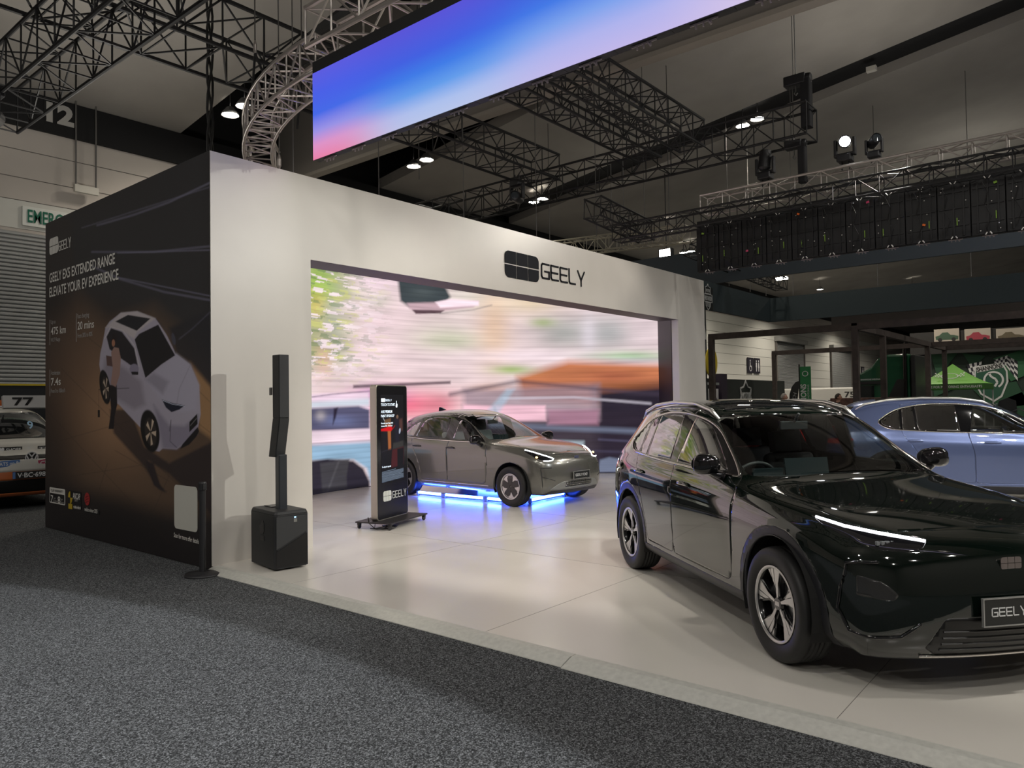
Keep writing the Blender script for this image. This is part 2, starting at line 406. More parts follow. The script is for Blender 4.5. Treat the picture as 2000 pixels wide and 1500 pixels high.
def wheel(parent, x, sg, y_out, Rt, wt, style, mats, hub_r):
    """tyre (a part) with rim, spokes and cap as sub-parts; axle along y"""
    s = sg; bm = BM(); w2 = wt/2
    prof = [(hub_r,-w2*.75),(hub_r+.012,-w2*.9),(Rt*.86,-w2*1.0),(Rt*.955,-w2*.95),(Rt*.988,-w2*.80),(Rt,-w2*.6)]
    for g in (-.38,-.13,.13,.38):                       # tread grooves
        prof += [(Rt,w2*(g-.04)*1),(Rt-.008,w2*(g-.03)),(Rt-.008,w2*(g+.03)),(Rt,w2*(g+.04))]
    prof += [(Rt,w2*.6),(Rt*.988,w2*.80),(Rt*.955,w2*.95),(Rt*.86,w2*1.0),(hub_r+.012,w2*.9),(hub_r,w2*.75)]
    lathe(bm, prof, 'Y', 72); fix(bm)
    yc = s*(y_out-w2)
    ty = obj('tyre', bm, mats['tyre'], parent, smooth=True); ty.location = (x, yc, Rt)
    for p in ty.data.polygons: p.use_smooth = True
    # rim barrel + lip, outside at +y*s
    bm = BM(); h = hub_r
    pr = [(h,-w2*.78),(h-.02,-w2*.7),(h-.03,0),(h-.022,w2*.45),(h-.016,w2*.80),(h-.004,w2*.90),(h+.004,w2*.84)]
    lathe(bm, [(r, s*y) for r, y in pr], 'Y', 72); fix(bm)
    rim = obj('rim', bm, mats['rim_dark'] , ty, smooth=True)
    bm = BM(); lathe(bm, [(h-.016, s*w2*.83),(h-.010, s*w2*.92),(h+.003, s*w2*.90)], 'Y', 72); fix(bm)
    obj('rim_lip', bm, mats['rim_bright'], ty, smooth=True)
    bm = BM(); lathe(bm, [(.012, s*w2*.18),(h-.04, s*w2*.18),(h-.03, s*w2*.08)], 'Y', 40); fix(bm)
    obj('brake_backing', bm, mats['under'], ty)
    bm = BM(); lathe(bm, [(.03, s*w2*.35),(.15, s*w2*.35),(.15, s*w2*.28),(.03,s*w2*.28)], 'Y', 40); fix(bm)
    obj('brake_disc', bm, mats['steel'], ty, smooth=False)
    yf = w2*.80
    def pol(r, a): return (r*math.cos(a), r*math.sin(a))
    def plate(bm, pts, y0, y1, dish=0):
        # pts in wheel plane (polar), y from y0 (outer face) to y1 (inner)
        o = [bm.verts.new((p[0], s*(y0-dish*(1-min(1, math.hypot(*p)/h))), p[1])) for p in pts]
        i_ = [bm.verts.new((p[0], s*y1, p[1])) for p in pts]
        n = len(pts); bm.faces.new(o); bm.faces.new(i_[::-1])
        for k in range(n): bm.faces.new((o[k], o[(k+1)%n], i_[(k+1)%n], i_[k]))
    for k in range(5):
        a = 2*math.pi*k/5+math.pi/2+style.get('rot',0); q = -s      # hand of the twist
        if style['kind'] == 'blade':
            bd = BM(); br = BM()
            A = lambda dr, da: pol(dr*h, a+q*R(da))
            plate(bd, [A(.14,-30),A(.5,-17),A(.99,-24),A(.99,20),A(.5,14),A(.14,34)], yf-.012, yf-.05, .022)
            plate(br, [A(.16,-16),A(.55,-13),A(.985,-21),A(.985,-2.5),A(.5,1.5),A(.16,8)], yf-.002, yf-.014, .022)
            plate(br, [A(.42,4),A(.985,-.5),A(.985,6),A(.86,9),A(.60,10)], yf-.002, yf-.014, .022)
            plate(br, [A(.88,11),A(.985,8),A(.985,17),A(.72,13.5)], yf-.004, yf-.016, .022)
            fix(bd); fix(br)
            sp = obj('spoke', bd, mats['rim_dark'], ty); obj('machined_face', br, mats['rim_bright'], ty)
        else:
            bd = BM(); br = BM(); A = lambda dr, da: pol(dr*h, a+q*R(da))
            plate(bd, [A(.10,-50),A(.42,-30),A(.80,-21),A(.88,-14),A(.86,12),A(.70,25),A(.40,36),A(.10,50)], yf+.002, yf-.03, .0)
            plate(br, [A(.985,15),A(.985,25),A(.985,36),A(.985,36.0+17),A(.70,56),A(.42,40),A(.50,28),A(.80,16)], yf-.004, yf-.02, .0)
            plate(br, [A(.985,-18.6),A(.985,-8),A(.985,3),A(.985,14.2),A(.88,14),A(.88,-17.5)], yf-.004, yf-.02, .0)
            fix(bd); fix(br)
            obj('spoke', bd, mats['rim_dark'], ty); obj('machined_face', br, mats['rim_bright'], ty)
    bm = BM(); lathe(bm, [(.0005, s*(yf-.012)),(h*.16, s*(yf-.012)),(h*.20, s*(yf-.03))], 'Y', 24); fix(bm)
    cap = obj('hub_cap', bm, mats['rim_dark'], ty, smooth=False)
    bm = BM(); emblem(bm, h*.20, h*.11, Matrix.Translation((0,0,0)) @ frame((-s*h*.10, s*(yf-.010), -h*.055), (s,0,0)), .002)
    obj('badge', bm, mats['rim_bright'], ty)
    return ty

def seat(parent, x, y, m1, m2, back=True):
    bm = BM()
    def slab(cx, cz, L, T, W, tilt):
        vs = box(bm, (0,0,0), (L, W, T)); bmesh.ops.transform(bm, matrix=Matrix.Translation((cx, y, cz)) @ Matrix.Rotation(tilt, 4, 'Y'), verts=vs)
    slab(x, .52, .50, .16, .50, R(-8)); slab(x-.30, .86, .13, .62, .48, R(-18)); 
    o = obj('seat', bm, m1, parent, bev=.05); o.modifiers['edge'].segments = 4
    for p in o.data.polygons: p.use_smooth = True
    bm = BM(); vs = box(bm, (0,0,0), (.10,.27,.19)); bmesh.ops.transform(bm, matrix=Matrix.Translation((x-.44,y,1.26)) @ Matrix.Rotation(R(-10),4,'Y'), verts=vs)
    for dy in (-.05,.05): bar(bm, (x-.42,y+dy,1.08), (x-.44,y+dy,1.22), .007)
    h = obj('headrest', bm, m2, parent, bev=.035); h.modifiers['edge'].segments = 4
    for p in h.data.polygons: p.use_smooth = True

def build_car(S, M, loc, heading, label, cat='car', group=None):
    """M: materials. Car frame: x forward from the front axle, y left, z up from the ground."""
    root = empty(S['name'], loc, heading, label, cat, group); P0 = root
    bm = hull(S, S.get('level', 3)); bvh = BVHTree.FromBMesh(bm)
    lay = bm.faces.layers.int.new('part')
    names = ['body_shell']; matl = [M['paint']]; thick = [.018]
    def part(n, m, t=.018): names.append(n); matl.append(m); thick.append(t); return len(names)-1
    zb = S['belt_min']
    sideF = lambda sg: (lambda f, c: c.y*sg > .35 and abs(f.normal.y) > .25)
    def grow(P, d):
        A = sum(P[i-1][0]*P[i][1]-P[i][0]*P[i-1][1] for i in range(len(P))); out = []; sgn = 1 if A > 0 else -1
        for i in range(len(P)):
            a, p, b_ = Vector(P[i-1]), Vector(P[i]), Vector(P[(i+1)%len(P)]); t = ((p-a).normalized()+(b_-p).normalized())
            if t.length < 1e-6: out.append(tuple(p)); continue
            t.normalize(); out.append((p.x+t.y*d*sgn, p.y-t.x*d*sgn))
        return out
    # openings of the side windows, one per pane
    for sg in (-1, 1):
        F = sideF(sg)
        for (nm, poly, rad) in S['panels']:
            pr = rounded(poly, rad); imprint(bm, lay, grow(pr, .0035), (0,2), F, part('shut_line', M['seam'], .03)); imprint(bm, lay, pr, (0,2), F, part(nm, M['paint']))
        surround = rounded(S['dlo'], S['dlo_r'], 6)
        imprint(bm, lay, surround, (0,2), F, part('window_surround', M['gloss_black']))
        for (nm, poly, rad, gm) in S['panes']:
            imprint(bm, lay, rounded(poly, rad), (0,2), F, part(nm, M[gm], .004))
        for cx in (0, -S['wb']):
            circ = lambda r, n=28: [(cx+r*math.cos(2*math.pi*k/n), S['Rt']+S.get('arch_dz',.0)+r*math.sin(2*math.pi*k/n)) for k in range(n)]
            Fw = lambda f, c, sg=sg: c.y*sg > .45
            if S['clad']:
                pc = part('wheel_arch_trim', M['clad'], .03)
                imprint(bm, lay, circ(S['arch']+S['clad_w']), (0,2), Fw, pc)
            imprint(bm, lay, circ(S['arch']), (0,2), Fw, 999)
        if S['clad']:
            pc = part('sill_trim', M['clad'])
            x0, x1 = -S['arch']-.02, -S['wb']+S['arch']+.02
            imprint(bm, lay, [(x0,.1),(x0,S['sill_z']),(x1,S['sill_z']),(x1,.1)], (0,2), lambda f, c, sg=sg: c.y*sg > .45 and f[lay] != 999, pc)
    # windscreen, rear window, roof glass: outlines seen from above / front
    for (nm, poly, rad, ax, flt, gm, t) in S['glass']:
        q = part(nm, M[gm], t)
        imprint(bm, lay, rounded(poly, rad), ax, flt, q)
    for (nm, poly, rad, ax, flt, gm) in S['front']:
        pr = rounded(poly, rad)
        if nm == 'hood': imprint(bm, lay, grow(pr, .0035), ax, flt, part('shut_line', M['seam'], .03))
        q = part(nm, M[gm], .01 if nm != 'hood' else .018)
        imprint(bm, lay, pr, ax, flt, q)
    # split by tag
    groups = {}
    for f in bm.faces:
        t = f[lay]
        if t == 999: continue
        groups.setdefault(t, []).append(f)
    made = {}
    for t, fs in sorted(groups.items()):
        vm = {}; vl = []; fl = []
        for f in fs:
            ids = []
            for v in f.verts:
                if v not in vm: vm[v] = len(vl); vl.append(v.co.copy())
                ids.append(vm[v])
            fl.append(ids)
        me = bpy.data.meshes.new(names[t]); me.from_pydata(vl, [], fl)
        nrm = [None]*len(vl)
        for v, k in vm.items():
            nrm[k] = v.normal.copy() if v.normal.length > .1 else Vector((0,0,1))
        for p in me.polygons: p.use_smooth = True
        me.update()
        me.normals_split_custom_set_from_vertices([tuple(n.normalized()) for n in nrm])
        me.materials.append(matl[t])
        o = bpy.data.objects.new(names[t], me); COL.objects.link(o); o.parent = root
        s = o.modifiers.new('thickness', 'SOLIDIFY'); s.thickness = thick[t]; s.offset = -1
        s.use_quality_normals = True
        made.setdefault(names[t], []).append(o)
    bm.free()
    # wheels and wells
    for (cx, st) in ((0, S['steer']), (-S['wb'], 0)):
        for sg in (-1, 1):
            ty = wheel(root, cx, sg, S['y_out'], S['Rt'], S['wt'], S['style'], M, S['hub'])
            if st: ty.rotation_euler = (0,0,st)
            b = BM(); n = 24; r = S['arch']+.01; zc = S['Rt']+S.get('arch_dz',0)
            pts = [(cx+r*math.cos(a), zc+r*math.sin(a)) for a in [R(-22)+k*R(224)/n for k in range(n+1)]]
            ya, yb = sg*(S['y_out']-.015), sg*.48
            ra = [b.verts.new((p[0], ya, p[1])) for p in pts]; rb = [b.verts.new((p[0], yb, p[1])) for p in pts]
            for k in range(n): b.faces.new((ra[k], ra[k+1], rb[k+1], rb[k]))
            b.faces.new(rb)
            o = obj('wheel_well', b, M['under'], root); 
            ax_ = BM(); bar(ax_, (cx, sg*(S['y_out']-S['wt']*.7), S['Rt']), (cx, sg*.2, S['Rt']), .035, 10); obj('axle', ax_, M['under'], root)
    # floor pan
    b = BM(); xf, xr = S['xs'][0]-.05, S['xs'][-1]+.05
    for (a, c_) in ((xf+.1, S['arch']+.02), (-S['arch']-.02, -S['wb']+S['arch']+.02), (-S['wb']-S['arch']-.02, xr-.05)):
        box2(b, (a,-S['yw'][5]+.12,S['z'][0][5]+.01), (c_,S['yw'][5]-.12,S['z'][0][5]+.08))
    bmesh.ops.delete(b, geom=[v for v in b.verts if v.co.x > S['arch'] or v.co.x < -S['wb']-S['arch']], context='VERTS')
    box2(b, (xf+.1,-.5,S['z'][0][5]+.02), (xr-.05,.5,S['z'][0][5]+.10)); obj('underbody', b, M['under'], root)
    # cabin
    b = BM(); dx = S['dash_x']; dz = S['dash_z']
    prism(b, [(dx+.42,dz-.02),(dx+.42,dz-.3),(dx-.05,dz-.4),(dx-.12,dz-.22),(dx-.1,dz-.05),(dx+.02,dz+.01)], 1.42, Matrix(((1,0,0,0),(0,0,-1,.71),(0,1,0,0),(0,0,0,1)))); fix(b)
    obj('dashboard', b, M['dash'], root, bev=.02)
    b = BM(); box(b, (dx-.15, .0, dz+.015), (.02,.38,.22), rot=Matrix.Rotation(R(-10),4,'Y')); obj('centre_screen', b, M['screen_off'], root, bev=.004)
    b = BM(); box(b, (dx-.10,-.37, dz+.01), (.02,.26,.09)); obj('driver_display', b, M['screen_off'], root, bev=.004)
    b = BM(); cx, cy, cz = dx-.33, -.37, dz-.07
    T = Matrix.Translation((cx,cy,cz)) @ Matrix.Rotation(R(-64),4,'Y')
    ring = [T @ Vector((.185*math.cos(a)*.93, .185*math.sin(a), 0)) for a in [2*math.pi*k/28 for k in range(28)]]
    sweep(b, ring, .016, 8, closed=True)
    vs = box(b, (0,0,-.01), (.10,.15,.035)); bmesh.ops.transform(b, matrix=T, verts=vs)
    for a in (80, 180, 280):
        bar(b, T @ Vector((.03*math.cos(R(a)),.05*math.sin(R(a)),0)), T @ Vector((.17*math.cos(R(a)),.18*math.sin(R(a)),0)), .014)
    bar(b, T @ Vector((0,0,-.02)), T @ Vector((0,0,-.22)), .03, 10)
    obj('steering_wheel', b, M['dash'], root, smooth=True)
    for yy in (-.37,.37): seat(root, S['seat_x'], yy, M['seat'], M['seat2'])
    for yy in (-.45,0,.45): seat(root, S['seat_x']-.88, yy, M['seat'], M['seat2'])
    b = BM(); xm, zm = S['mirror_in']
    box(b, (xm,0,zm), (.03,.24,.07)); bar(b, (xm,0,zm+.02), (xm+.08,0,zm+.10), .012); obj('rear_view_mirror', b, M['dash'], root, bev=.01)
    # outline lines: seams, window brightwork, front trims
    for sg in (-1, 1):
        if S.get('chrome', True):
            P_ = rounded(S['dlo'], S['dlo_r'], 6) if S['chrome_full'] else None
            if P_: trim_line('window_trim', bvh, P_, (0,2), sg, S['chrome_r'], M['chrome'], root, off=.003, step=.05)
            else: trim_line('window_trim', bvh, S['belt_line'], (0,2), sg, S['chrome_r'], M['chrome'], root, closed=False, off=.003, step=.05)
        for seam in S['seams']:
            trim_line('panel_seam', bvh, seam, (0,2), sg, .0032, M['seam'], root, closed=False, off=.0005, step=.05)
        for (px, pz) in S['handles']:
            pts, nr = project(bvh, [(px-.11,pz),(px-.09,pz+.004),(px-.04,pz+.006),(px+.04,pz+.006),(px+.09,pz+.002),(px+.11,pz-.004)], (0,2), sg, off=.012)
            b = BM(); sweep(b, pts, [.004,.014,.018,.018,.013,.004], 8); bmesh.ops.scale(b, vec=(1,1,1), verts=b.verts)
            obj('door_handle', b, M[S['handle_mat']], root, smooth=True)
        for (nm, pl, ax, sd, r, mm, cl) in S['lines']:
            pl2 = [(p[0]*(sg if ax[0]==1 else 1), p[1]) for p in pl]
            sx = sg if ax == (0,2) else sd
            trim_line(nm, bvh, pl2, ax, sx, r, M[mm], root, closed=cl, off=.003, step=.03)
        # mirror: stalk, cap and glass
        mx, my, mz = S['mirror']
        b = BM(); r_ = bmesh.ops.create_uvsphere(b, u_segments=24, v_segments=14, radius=1)
        for v in b.verts:
            x, y, z = v.co
            x, y, z = [math.copysign(abs(q)**.72, q) for q in (x, y, z)]; x = (x if x > 0 else x*.30)*.115
            v.co = Vector((x-.035*abs(y)*(x > 0), y*.108*(1-.08*z), z*.076*(1+.10*y*sg)))
        bmesh.ops.transform(b, matrix=Matrix.Translation((mx, sg*my, mz)) @ Matrix.Rotation(R(-8*sg),4,'Z'), verts=b.verts)
        mir = obj('door_mirror', b, M[S['mirror_mat']], root, smooth=True)
        b = BM(); sweep(b, [(mx+.05, sg*(my-.12), mz-.10), (mx+.03, sg*(my-.08), mz-.085), (mx+.01, sg*(my-.02), mz-.05)], [.035,.028,.03], 8); obj('mirror_stalk', b, M['gloss_black'], mir, smooth=True)
        b = BM(); q = [(.112*math.cos(a), .070*math.sin(a)) for a in [2*math.pi*k/20 for k in range(20)]]
        prism(b, q, .004, Matrix.Translation((mx-.040, sg*my, mz)) @ Matrix.Rotation(R(-8*sg),4,'Z') @ Matrix(((0,0,-1,0),(1,0,0,0),(0,1,0,0),(0,0,0,1)))); fix(b)
        obj('mirror_glass', b, M['steel'], mir)
        if S.get('rails'):
            b = BM(); rp = S['rails']; pts = [(x, sg*y, z) for (x, y, z) in rp]
            # drop each rail point on the roof, then lift it
            out = []
            for i_, (x, y, z) in enumerate(pts):
                h = bvh.ray_cast(Vector((x, y, 3)), Vector((0,0,-1)))
                zz = h[0].z if h[0] else z
                out.append(Vector((x, y, zz+(.006 if i_ in (0, len(pts)-1) else .035))))
            sweep(b, out, [.01]+[.019]*(len(out)-2)+[.01], 8); obj('roof_rail', b, M['rail'], root, smooth=True)
    return root, bvh
def top_rows(prof, yb, ys):
    """prof: per station (belt x, belt y, belt z, rail x,y,z, edge x,y,z, mid x,y,z, centre x,z)"""
    out = []
    for p in prof:
        if p is None: out.append(None); continue
        b, r, e, m, c = p
        out.append([(c[0],0,c[1]), m, e, r, b, None])
    return out
EX5 = dict(name='suv', wb=2.75, Rt=.358, wt=.235, hub=.238, y_out=.945, arch=.405, arch_dz=.025, clad=True, clad_w=.065, sill_z=.33, belt_min=1.0, steer=R(0),
  xs=[.56,.36,0,-.42,-.78,-1.30,-1.80,-2.35,-2.75,-3.15,-3.50],
  yw=[.845,.905,.93,.935,.935,.935,.94,.948,.95,.925,.85],
  dy=[-.13,-.02,-.012,-.002,.0,0], sh_in=[-.10,-.085,-.065,-.06,-.055,-.05,-.05,-.05,-.05,-.06,-.08],
  dx=[-.06,.0,.02,.01,-.02,-.08], dxr=[.10,.02,0,.01,.03,.05],
  z=[[.215,.21,.21,.205,.205,.205,.205,.21,.215,.24,.29],
     [.30,.29,.28,.275,.27,.27,.27,.28,.29,.31,.36],
     [.47,.46,.46,.45,.44,.44,.44,.45,.46,.48,.52],
     [.66,.68,.69,.70,.70,.70,.71,.72,.73,.74,.74],
     [.79,.84,.875,.90,.92,.935,.945,.955,.965,.965,.95],
     [.855,.905,.955,.995,1.015,1.03,1.045,1.065,1.085,1.10,1.09]],
  fx=[.86,.855,.825,.765,.68,.56], fy=[0,.22,.44,.64,.78,.845], fdx=[-.09,.0,.03,.01,-.03,-.12], fys=[.97,1,1,1,1,.95],
  fz=[.22,.30,.47,.67,.80,.875],
  rx=[-3.76,-3.755,-3.74,-3.70,-3.63,-3.50], ry=[0,.22,.44,.64,.77,.85], rdx=[.12,.02,0,.02,.04,.07], rz=[.29,.36,.52,.76,.97,1.13],
  crease=[('top',4,9,4,.35),('top',5,9,3,.2),('side',2,10,5,.25),('front',0,5,5,.25),('side',1,9,1,.3)],
  top=top_rows([None,
    ((.34,.80,.935),(.34,.66,.965),(.34,.50,.965),(.36,.26,.965),(.37,.965)),
    ((0,.845,.985),(0,.72,1.01),(-.0,.54,1.015),(.0,.28,1.02),(.0,1.02)),
    ((-.42,.86,1.025),(-.40,.75,1.05),(-.36,.58,1.06),(-.33,.30,1.07),(-.32,1.07)),
    ((-.78,.865,1.055),(-.68,.775,1.085),(-.60,.62,1.10),(-.545,.32,1.11),(-.53,1.11)),
    ((-1.30,.87,1.085),(-1.36,.70,1.475),(-1.36,.615,1.555),(-1.34,.34,1.595),(-1.33,1.605)),
    ((-1.80,.875,1.10),(-1.80,.70,1.565),(-1.80,.61,1.625),(-1.80,.32,1.66),(-1.80,1.668)),
    ((-2.35,.88,1.12),(-2.35,.69,1.575),(-2.35,.60,1.63),(-2.35,.32,1.665),(-2.35,1.673)),
    ((-2.75,.875,1.145),(-2.78,.67,1.55),(-2.80,.585,1.61),(-2.80,.32,1.645),(-2.80,1.655)),
    ((-3.15,.85,1.17),(-3.25,.615,1.46),(-3.36,.53,1.555),(-3.42,.30,1.595),(-3.44,1.605)),
    None],0,0),
  dlo=[(-.70,1.095),(-1.33,1.475),(-1.80,1.55),(-2.30,1.55),(-2.70,1.475),(-2.97,1.27),(-2.80,1.165),(-2.2,1.125)],
  dlo_r=[.02,.30,.3,.3,.30,.14,.16,.3],
  panes=[('side_window',[(-.86,1.125),(-1.36,1.455),(-1.64,1.515),(-1.70,1.132)],[.02,.12,.01,.01],'glass_door'),
         ('side_window',[(-1.83,1.135),(-1.88,1.53),(-2.10,1.538),(-2.42,1.515),(-2.38,1.148)],[.01,.01,.05,.01,.01],'glass_side'),
         ('side_window',[(-2.41,1.15),(-2.46,1.51),(-2.60,1.475),(-2.60,1.16)],[.01,.01,.01,.01],'glass_side'),
         ('side_window',[(-2.63,1.165),(-2.64,1.46),(-2.72,1.43),(-2.93,1.275),(-2.79,1.19)],[.01,.01,.10,.10,.10],'glass_side')],
  panels=[('door',[(-.60,.37),(-.56,.80),(-.60,1.01),(-.66,1.075),(-1.31,1.50),(-1.70,1.575),(-1.73,1.1),(-1.65,.80),(-1.65,.37)],[.08,0,0,0,.2,.01,.05,.1,.04]),
          ('door',[(-1.66,.37),(-1.66,.80),(-1.74,1.1),(-1.71,1.575),(-2.40,1.575),(-2.62,1.54),(-2.62,1.10),(-2.42,.86),(-2.28,.55),(-2.24,.37)],[.04,.1,.05,0,.05,.02,.1,.2,.1,.04])],
  glass=[('windscreen',[(.745,1.105),(.62,1.535),(-.62,1.535),(-.745,1.105)],[.03,.06,.06,.03],(1,2),lambda f,c: -1.6<c.x<-.40 and abs(f.normal.x)>.04 and c.z>1,'glass_front',.005),
         ('rear_window',[(.62,1.16),(.50,1.52),(-.50,1.52),(-.62,1.16)],[.05]*4,(1,2),lambda f,c: c.x<-3.15 and f.normal.x<-.05,'glass_side',.005),
         ('roof_glass',[(-1.46,.50),(-1.46,-.50),(-2.95,-.50),(-2.95,.50)],[.08]*4,(0,1),lambda f,c: c.z>1.4 and f.normal.z>.5,'roof_glass',.006)],
  front=[('hood',[(.60,-.62),(.60,.62),(.2,.74),(-.50,.76),(-.50,-.76),(.2,-.74)],[.25,.25,.3,.05,.05,.3],(0,1),lambda f,c: .78<c.z<1.2 and f.normal.z>.45 and c.x>-.66,'paint'),
         ('headlight',[(.385,.868),(.60,.897),(.80,.955),(.80,.90),(.70,.815),(.48,.808)],[.01,.1,.02,.02,.05,.05],(1,2),lambda f,c: c.x>.2 and f.normal.x>.05 ,'lamp_black'),
         ('headlight',[(-.385,.868),(-.60,.897),(-.80,.955),(-.80,.90),(-.70,.815),(-.48,.808)],[.01,.1,.02,.02,.05,.05],(1,2),lambda f,c: c.x>.2 and f.normal.x>.05 ,'lamp_black'),
         ('lower_grille',[(-.50,.30),(-.41,.47),(.41,.47),(.50,.30),(.42,.25),(-.42,.25)],[.02]*6,(1,2),lambda f,c: c.x>.4,'grille'),
         ('air_intake',[(.795,.68),(.800,.57),(.66,.555),(.63,.585),(.69,.65)],[.01,.01,.03,.02,.03],(1,2),lambda f,c: c.x>.3,'intake'),
         ('air_intake',[(-.795,.68),(-.800,.57),(-.66,.555),(-.63,.585),(-.69,.65)],[.01,.01,.03,.02,.03],(1,2),lambda f,c: c.x>.3,'intake'),
         ('tail_lamp',[(-.55,.93),(-.86,.94),(-.86,1.02),(-.55,1.0)],[.02]*4,(1,2),lambda f,c: c.x<-3.25,'tail_red'),
         ('tail_lamp',[(.55,.93),(.86,.94),(.86,1.02),(.55,1.0)],[.02]*4,(1,2),lambda f,c: c.x<-3.25,'tail_red')],
  dash_x=-.95, dash_z=1.06, seat_x=-1.62, mirror_in=(-1.28,1.44),
  chrome_full=True, chrome_r=.010, belt_line=[],
  seams=[],
  handles=[(-1.43,.965),(-2.44,.985)], handle_mat='paint',
  lines=[('bumper_trim',[(.70,.752),(.775,.750),(.818,.735),(.838,.60),(.842,.474),(.812,.36),(.755,.345),(.624,.362),(.535,.44)],(1,2),1,.010,'gloss_black',False)],
  mirror=(-.87,.970,1.18), mirror_mat='gloss_black',
  rails=[(-1.36,.62,1.5),(-1.50,.625,1.6),(-1.8,.62,1.6),(-2.3,.615,1.6),(-2.8,.60,1.6),(-3.12,.585,1.6),(-3.25,.575,1.5)],
  style=dict(kind='blade', rot=R(8)))
def car_mats(pname, col, metal, rough, coat=1.0, extra=None):
    d = dict(paint=mat(pname, col, rough, metal, coat), gloss_black=mat('gloss_black_trim', (.006,.006,.007), .06, coat=.5), glass_side=glass_mat('privacy_glass',(.30,.30,.31),.32),
      glass_front=glass_mat('windscreen_glass',(.86,.89,.88),.01), roof_glass=mat('roof_glass',(.006,.007,.008),.04,coat=1), clad=mat('matt_black_cladding',(.022,.022,.026),.42),
      tyre=mat('tyre_rubber',(.014,.014,.014),.55,bump=.1,bscale=120), rim_dark=mat('rim_gloss_black',(.008,.008,.009),.18,coat=.5), rim_bright=mat('rim_machined_silver',(.62,.61,.60),.32,.85),
      under=mat('underbody_black',(.008,.008,.008),.8), steel=mat('brake_steel',(.35,.35,.36),.3,1), seat=mat('cabin_charcoal',(.06,.06,.064),.55), seat2=mat('cabin_charcoal',(.06,.06,.064),.55),
      dash=mat('dashboard_black',(.05,.055,.058),.4), screen_off=mat('screen_glass_dark',(.03,.045,.05),.08,coat=.6), seam=mat('seam_black',(.002,.002,.002),.9),
      chrome=mat('satin_chrome',(.80,.76,.72),.12,1), rail=mat('rail_silver',(.78,.77,.75),.30,.9), lamp_black=mat('lamp_lens_black',(.01,.01,.012),.03,coat=1),
      intake=mat('intake_black_gloss',(.03,.03,.03),.12), glass_door=glass_mat('door_glass',(.72,.74,.72),.16), grille=mat('grille_black',(.005,.005,.005),.35), tail_red=mat('tail_lamp_red',(.55,.01,.012),.08,coat=1,emit=.6,ecol=(.9,.02,.02)))
    if extra: d.update(extra)
    return d
def front_kit(root, bvh, S, M, plate_txt, beams):
    """plate, badge, light bars and slats dropped on the nose"""
    nose = lambda y, z: bvh.ray_cast(Vector((3, y, z)), Vector((-1,0,0)))[0]
    for nm, pl, r, mm in beams:
        for sg in (-1, 1):
            pts, nr = project(bvh, densify([(sg*p[0], p[1]) for p in pl], .03, False), (1,2), 1, off=.004)
            rr = r if not isinstance(r, tuple) else [lerp(r[0], r[1], i/(len(pts)-1)) for i in range(len(pts))]
            b = BM(); sweep(b, pts, rr, 6); obj(nm, b, mm, root, smooth=True)
    pw, ph, pz, px = S['plate']
    x0 = nose(0, pz)
    x0 = (x0.x if x0 else .86)+px
    b = BM(); box(b, (x0+.008,0,pz), (.012,pw,ph)); p = obj('number_plate', b, mat('plate_black',(.012,.014,.014),.35), root)
    b = BM()
    for (yy, zz, sy, sz) in ((0,ph/2,pw+.008,.006),(0,-ph/2,pw+.008,.006),(pw/2,0,.006,ph),(-pw/2,0,.006,ph)): box(b, (x0+.012,yy,pz+zz), (.016,sy,sz))
    obj('plate_frame', b, mat('plate_rim_silver',(.45,.45,.44),.4,.6), p)
    h = ph*.29; adv = h*1.05
    n = len(plate_txt.replace(' ', '')); tot = adv*n+adv*.5; xq = 0
    for ch in plate_txt:
        if ch != ' ':
            b = BM(); strokes(b, ch, h, adv, h*.80, h*.15, frame((x0+.0145,-tot/2+xq,pz-h/2),(0,1,0)), .002); fix(b); obj('plate_letter', b, mat('plate_letter_white',(.75,.76,.76),.5), p)
        xq += adv if ch != ' ' else adv*.5
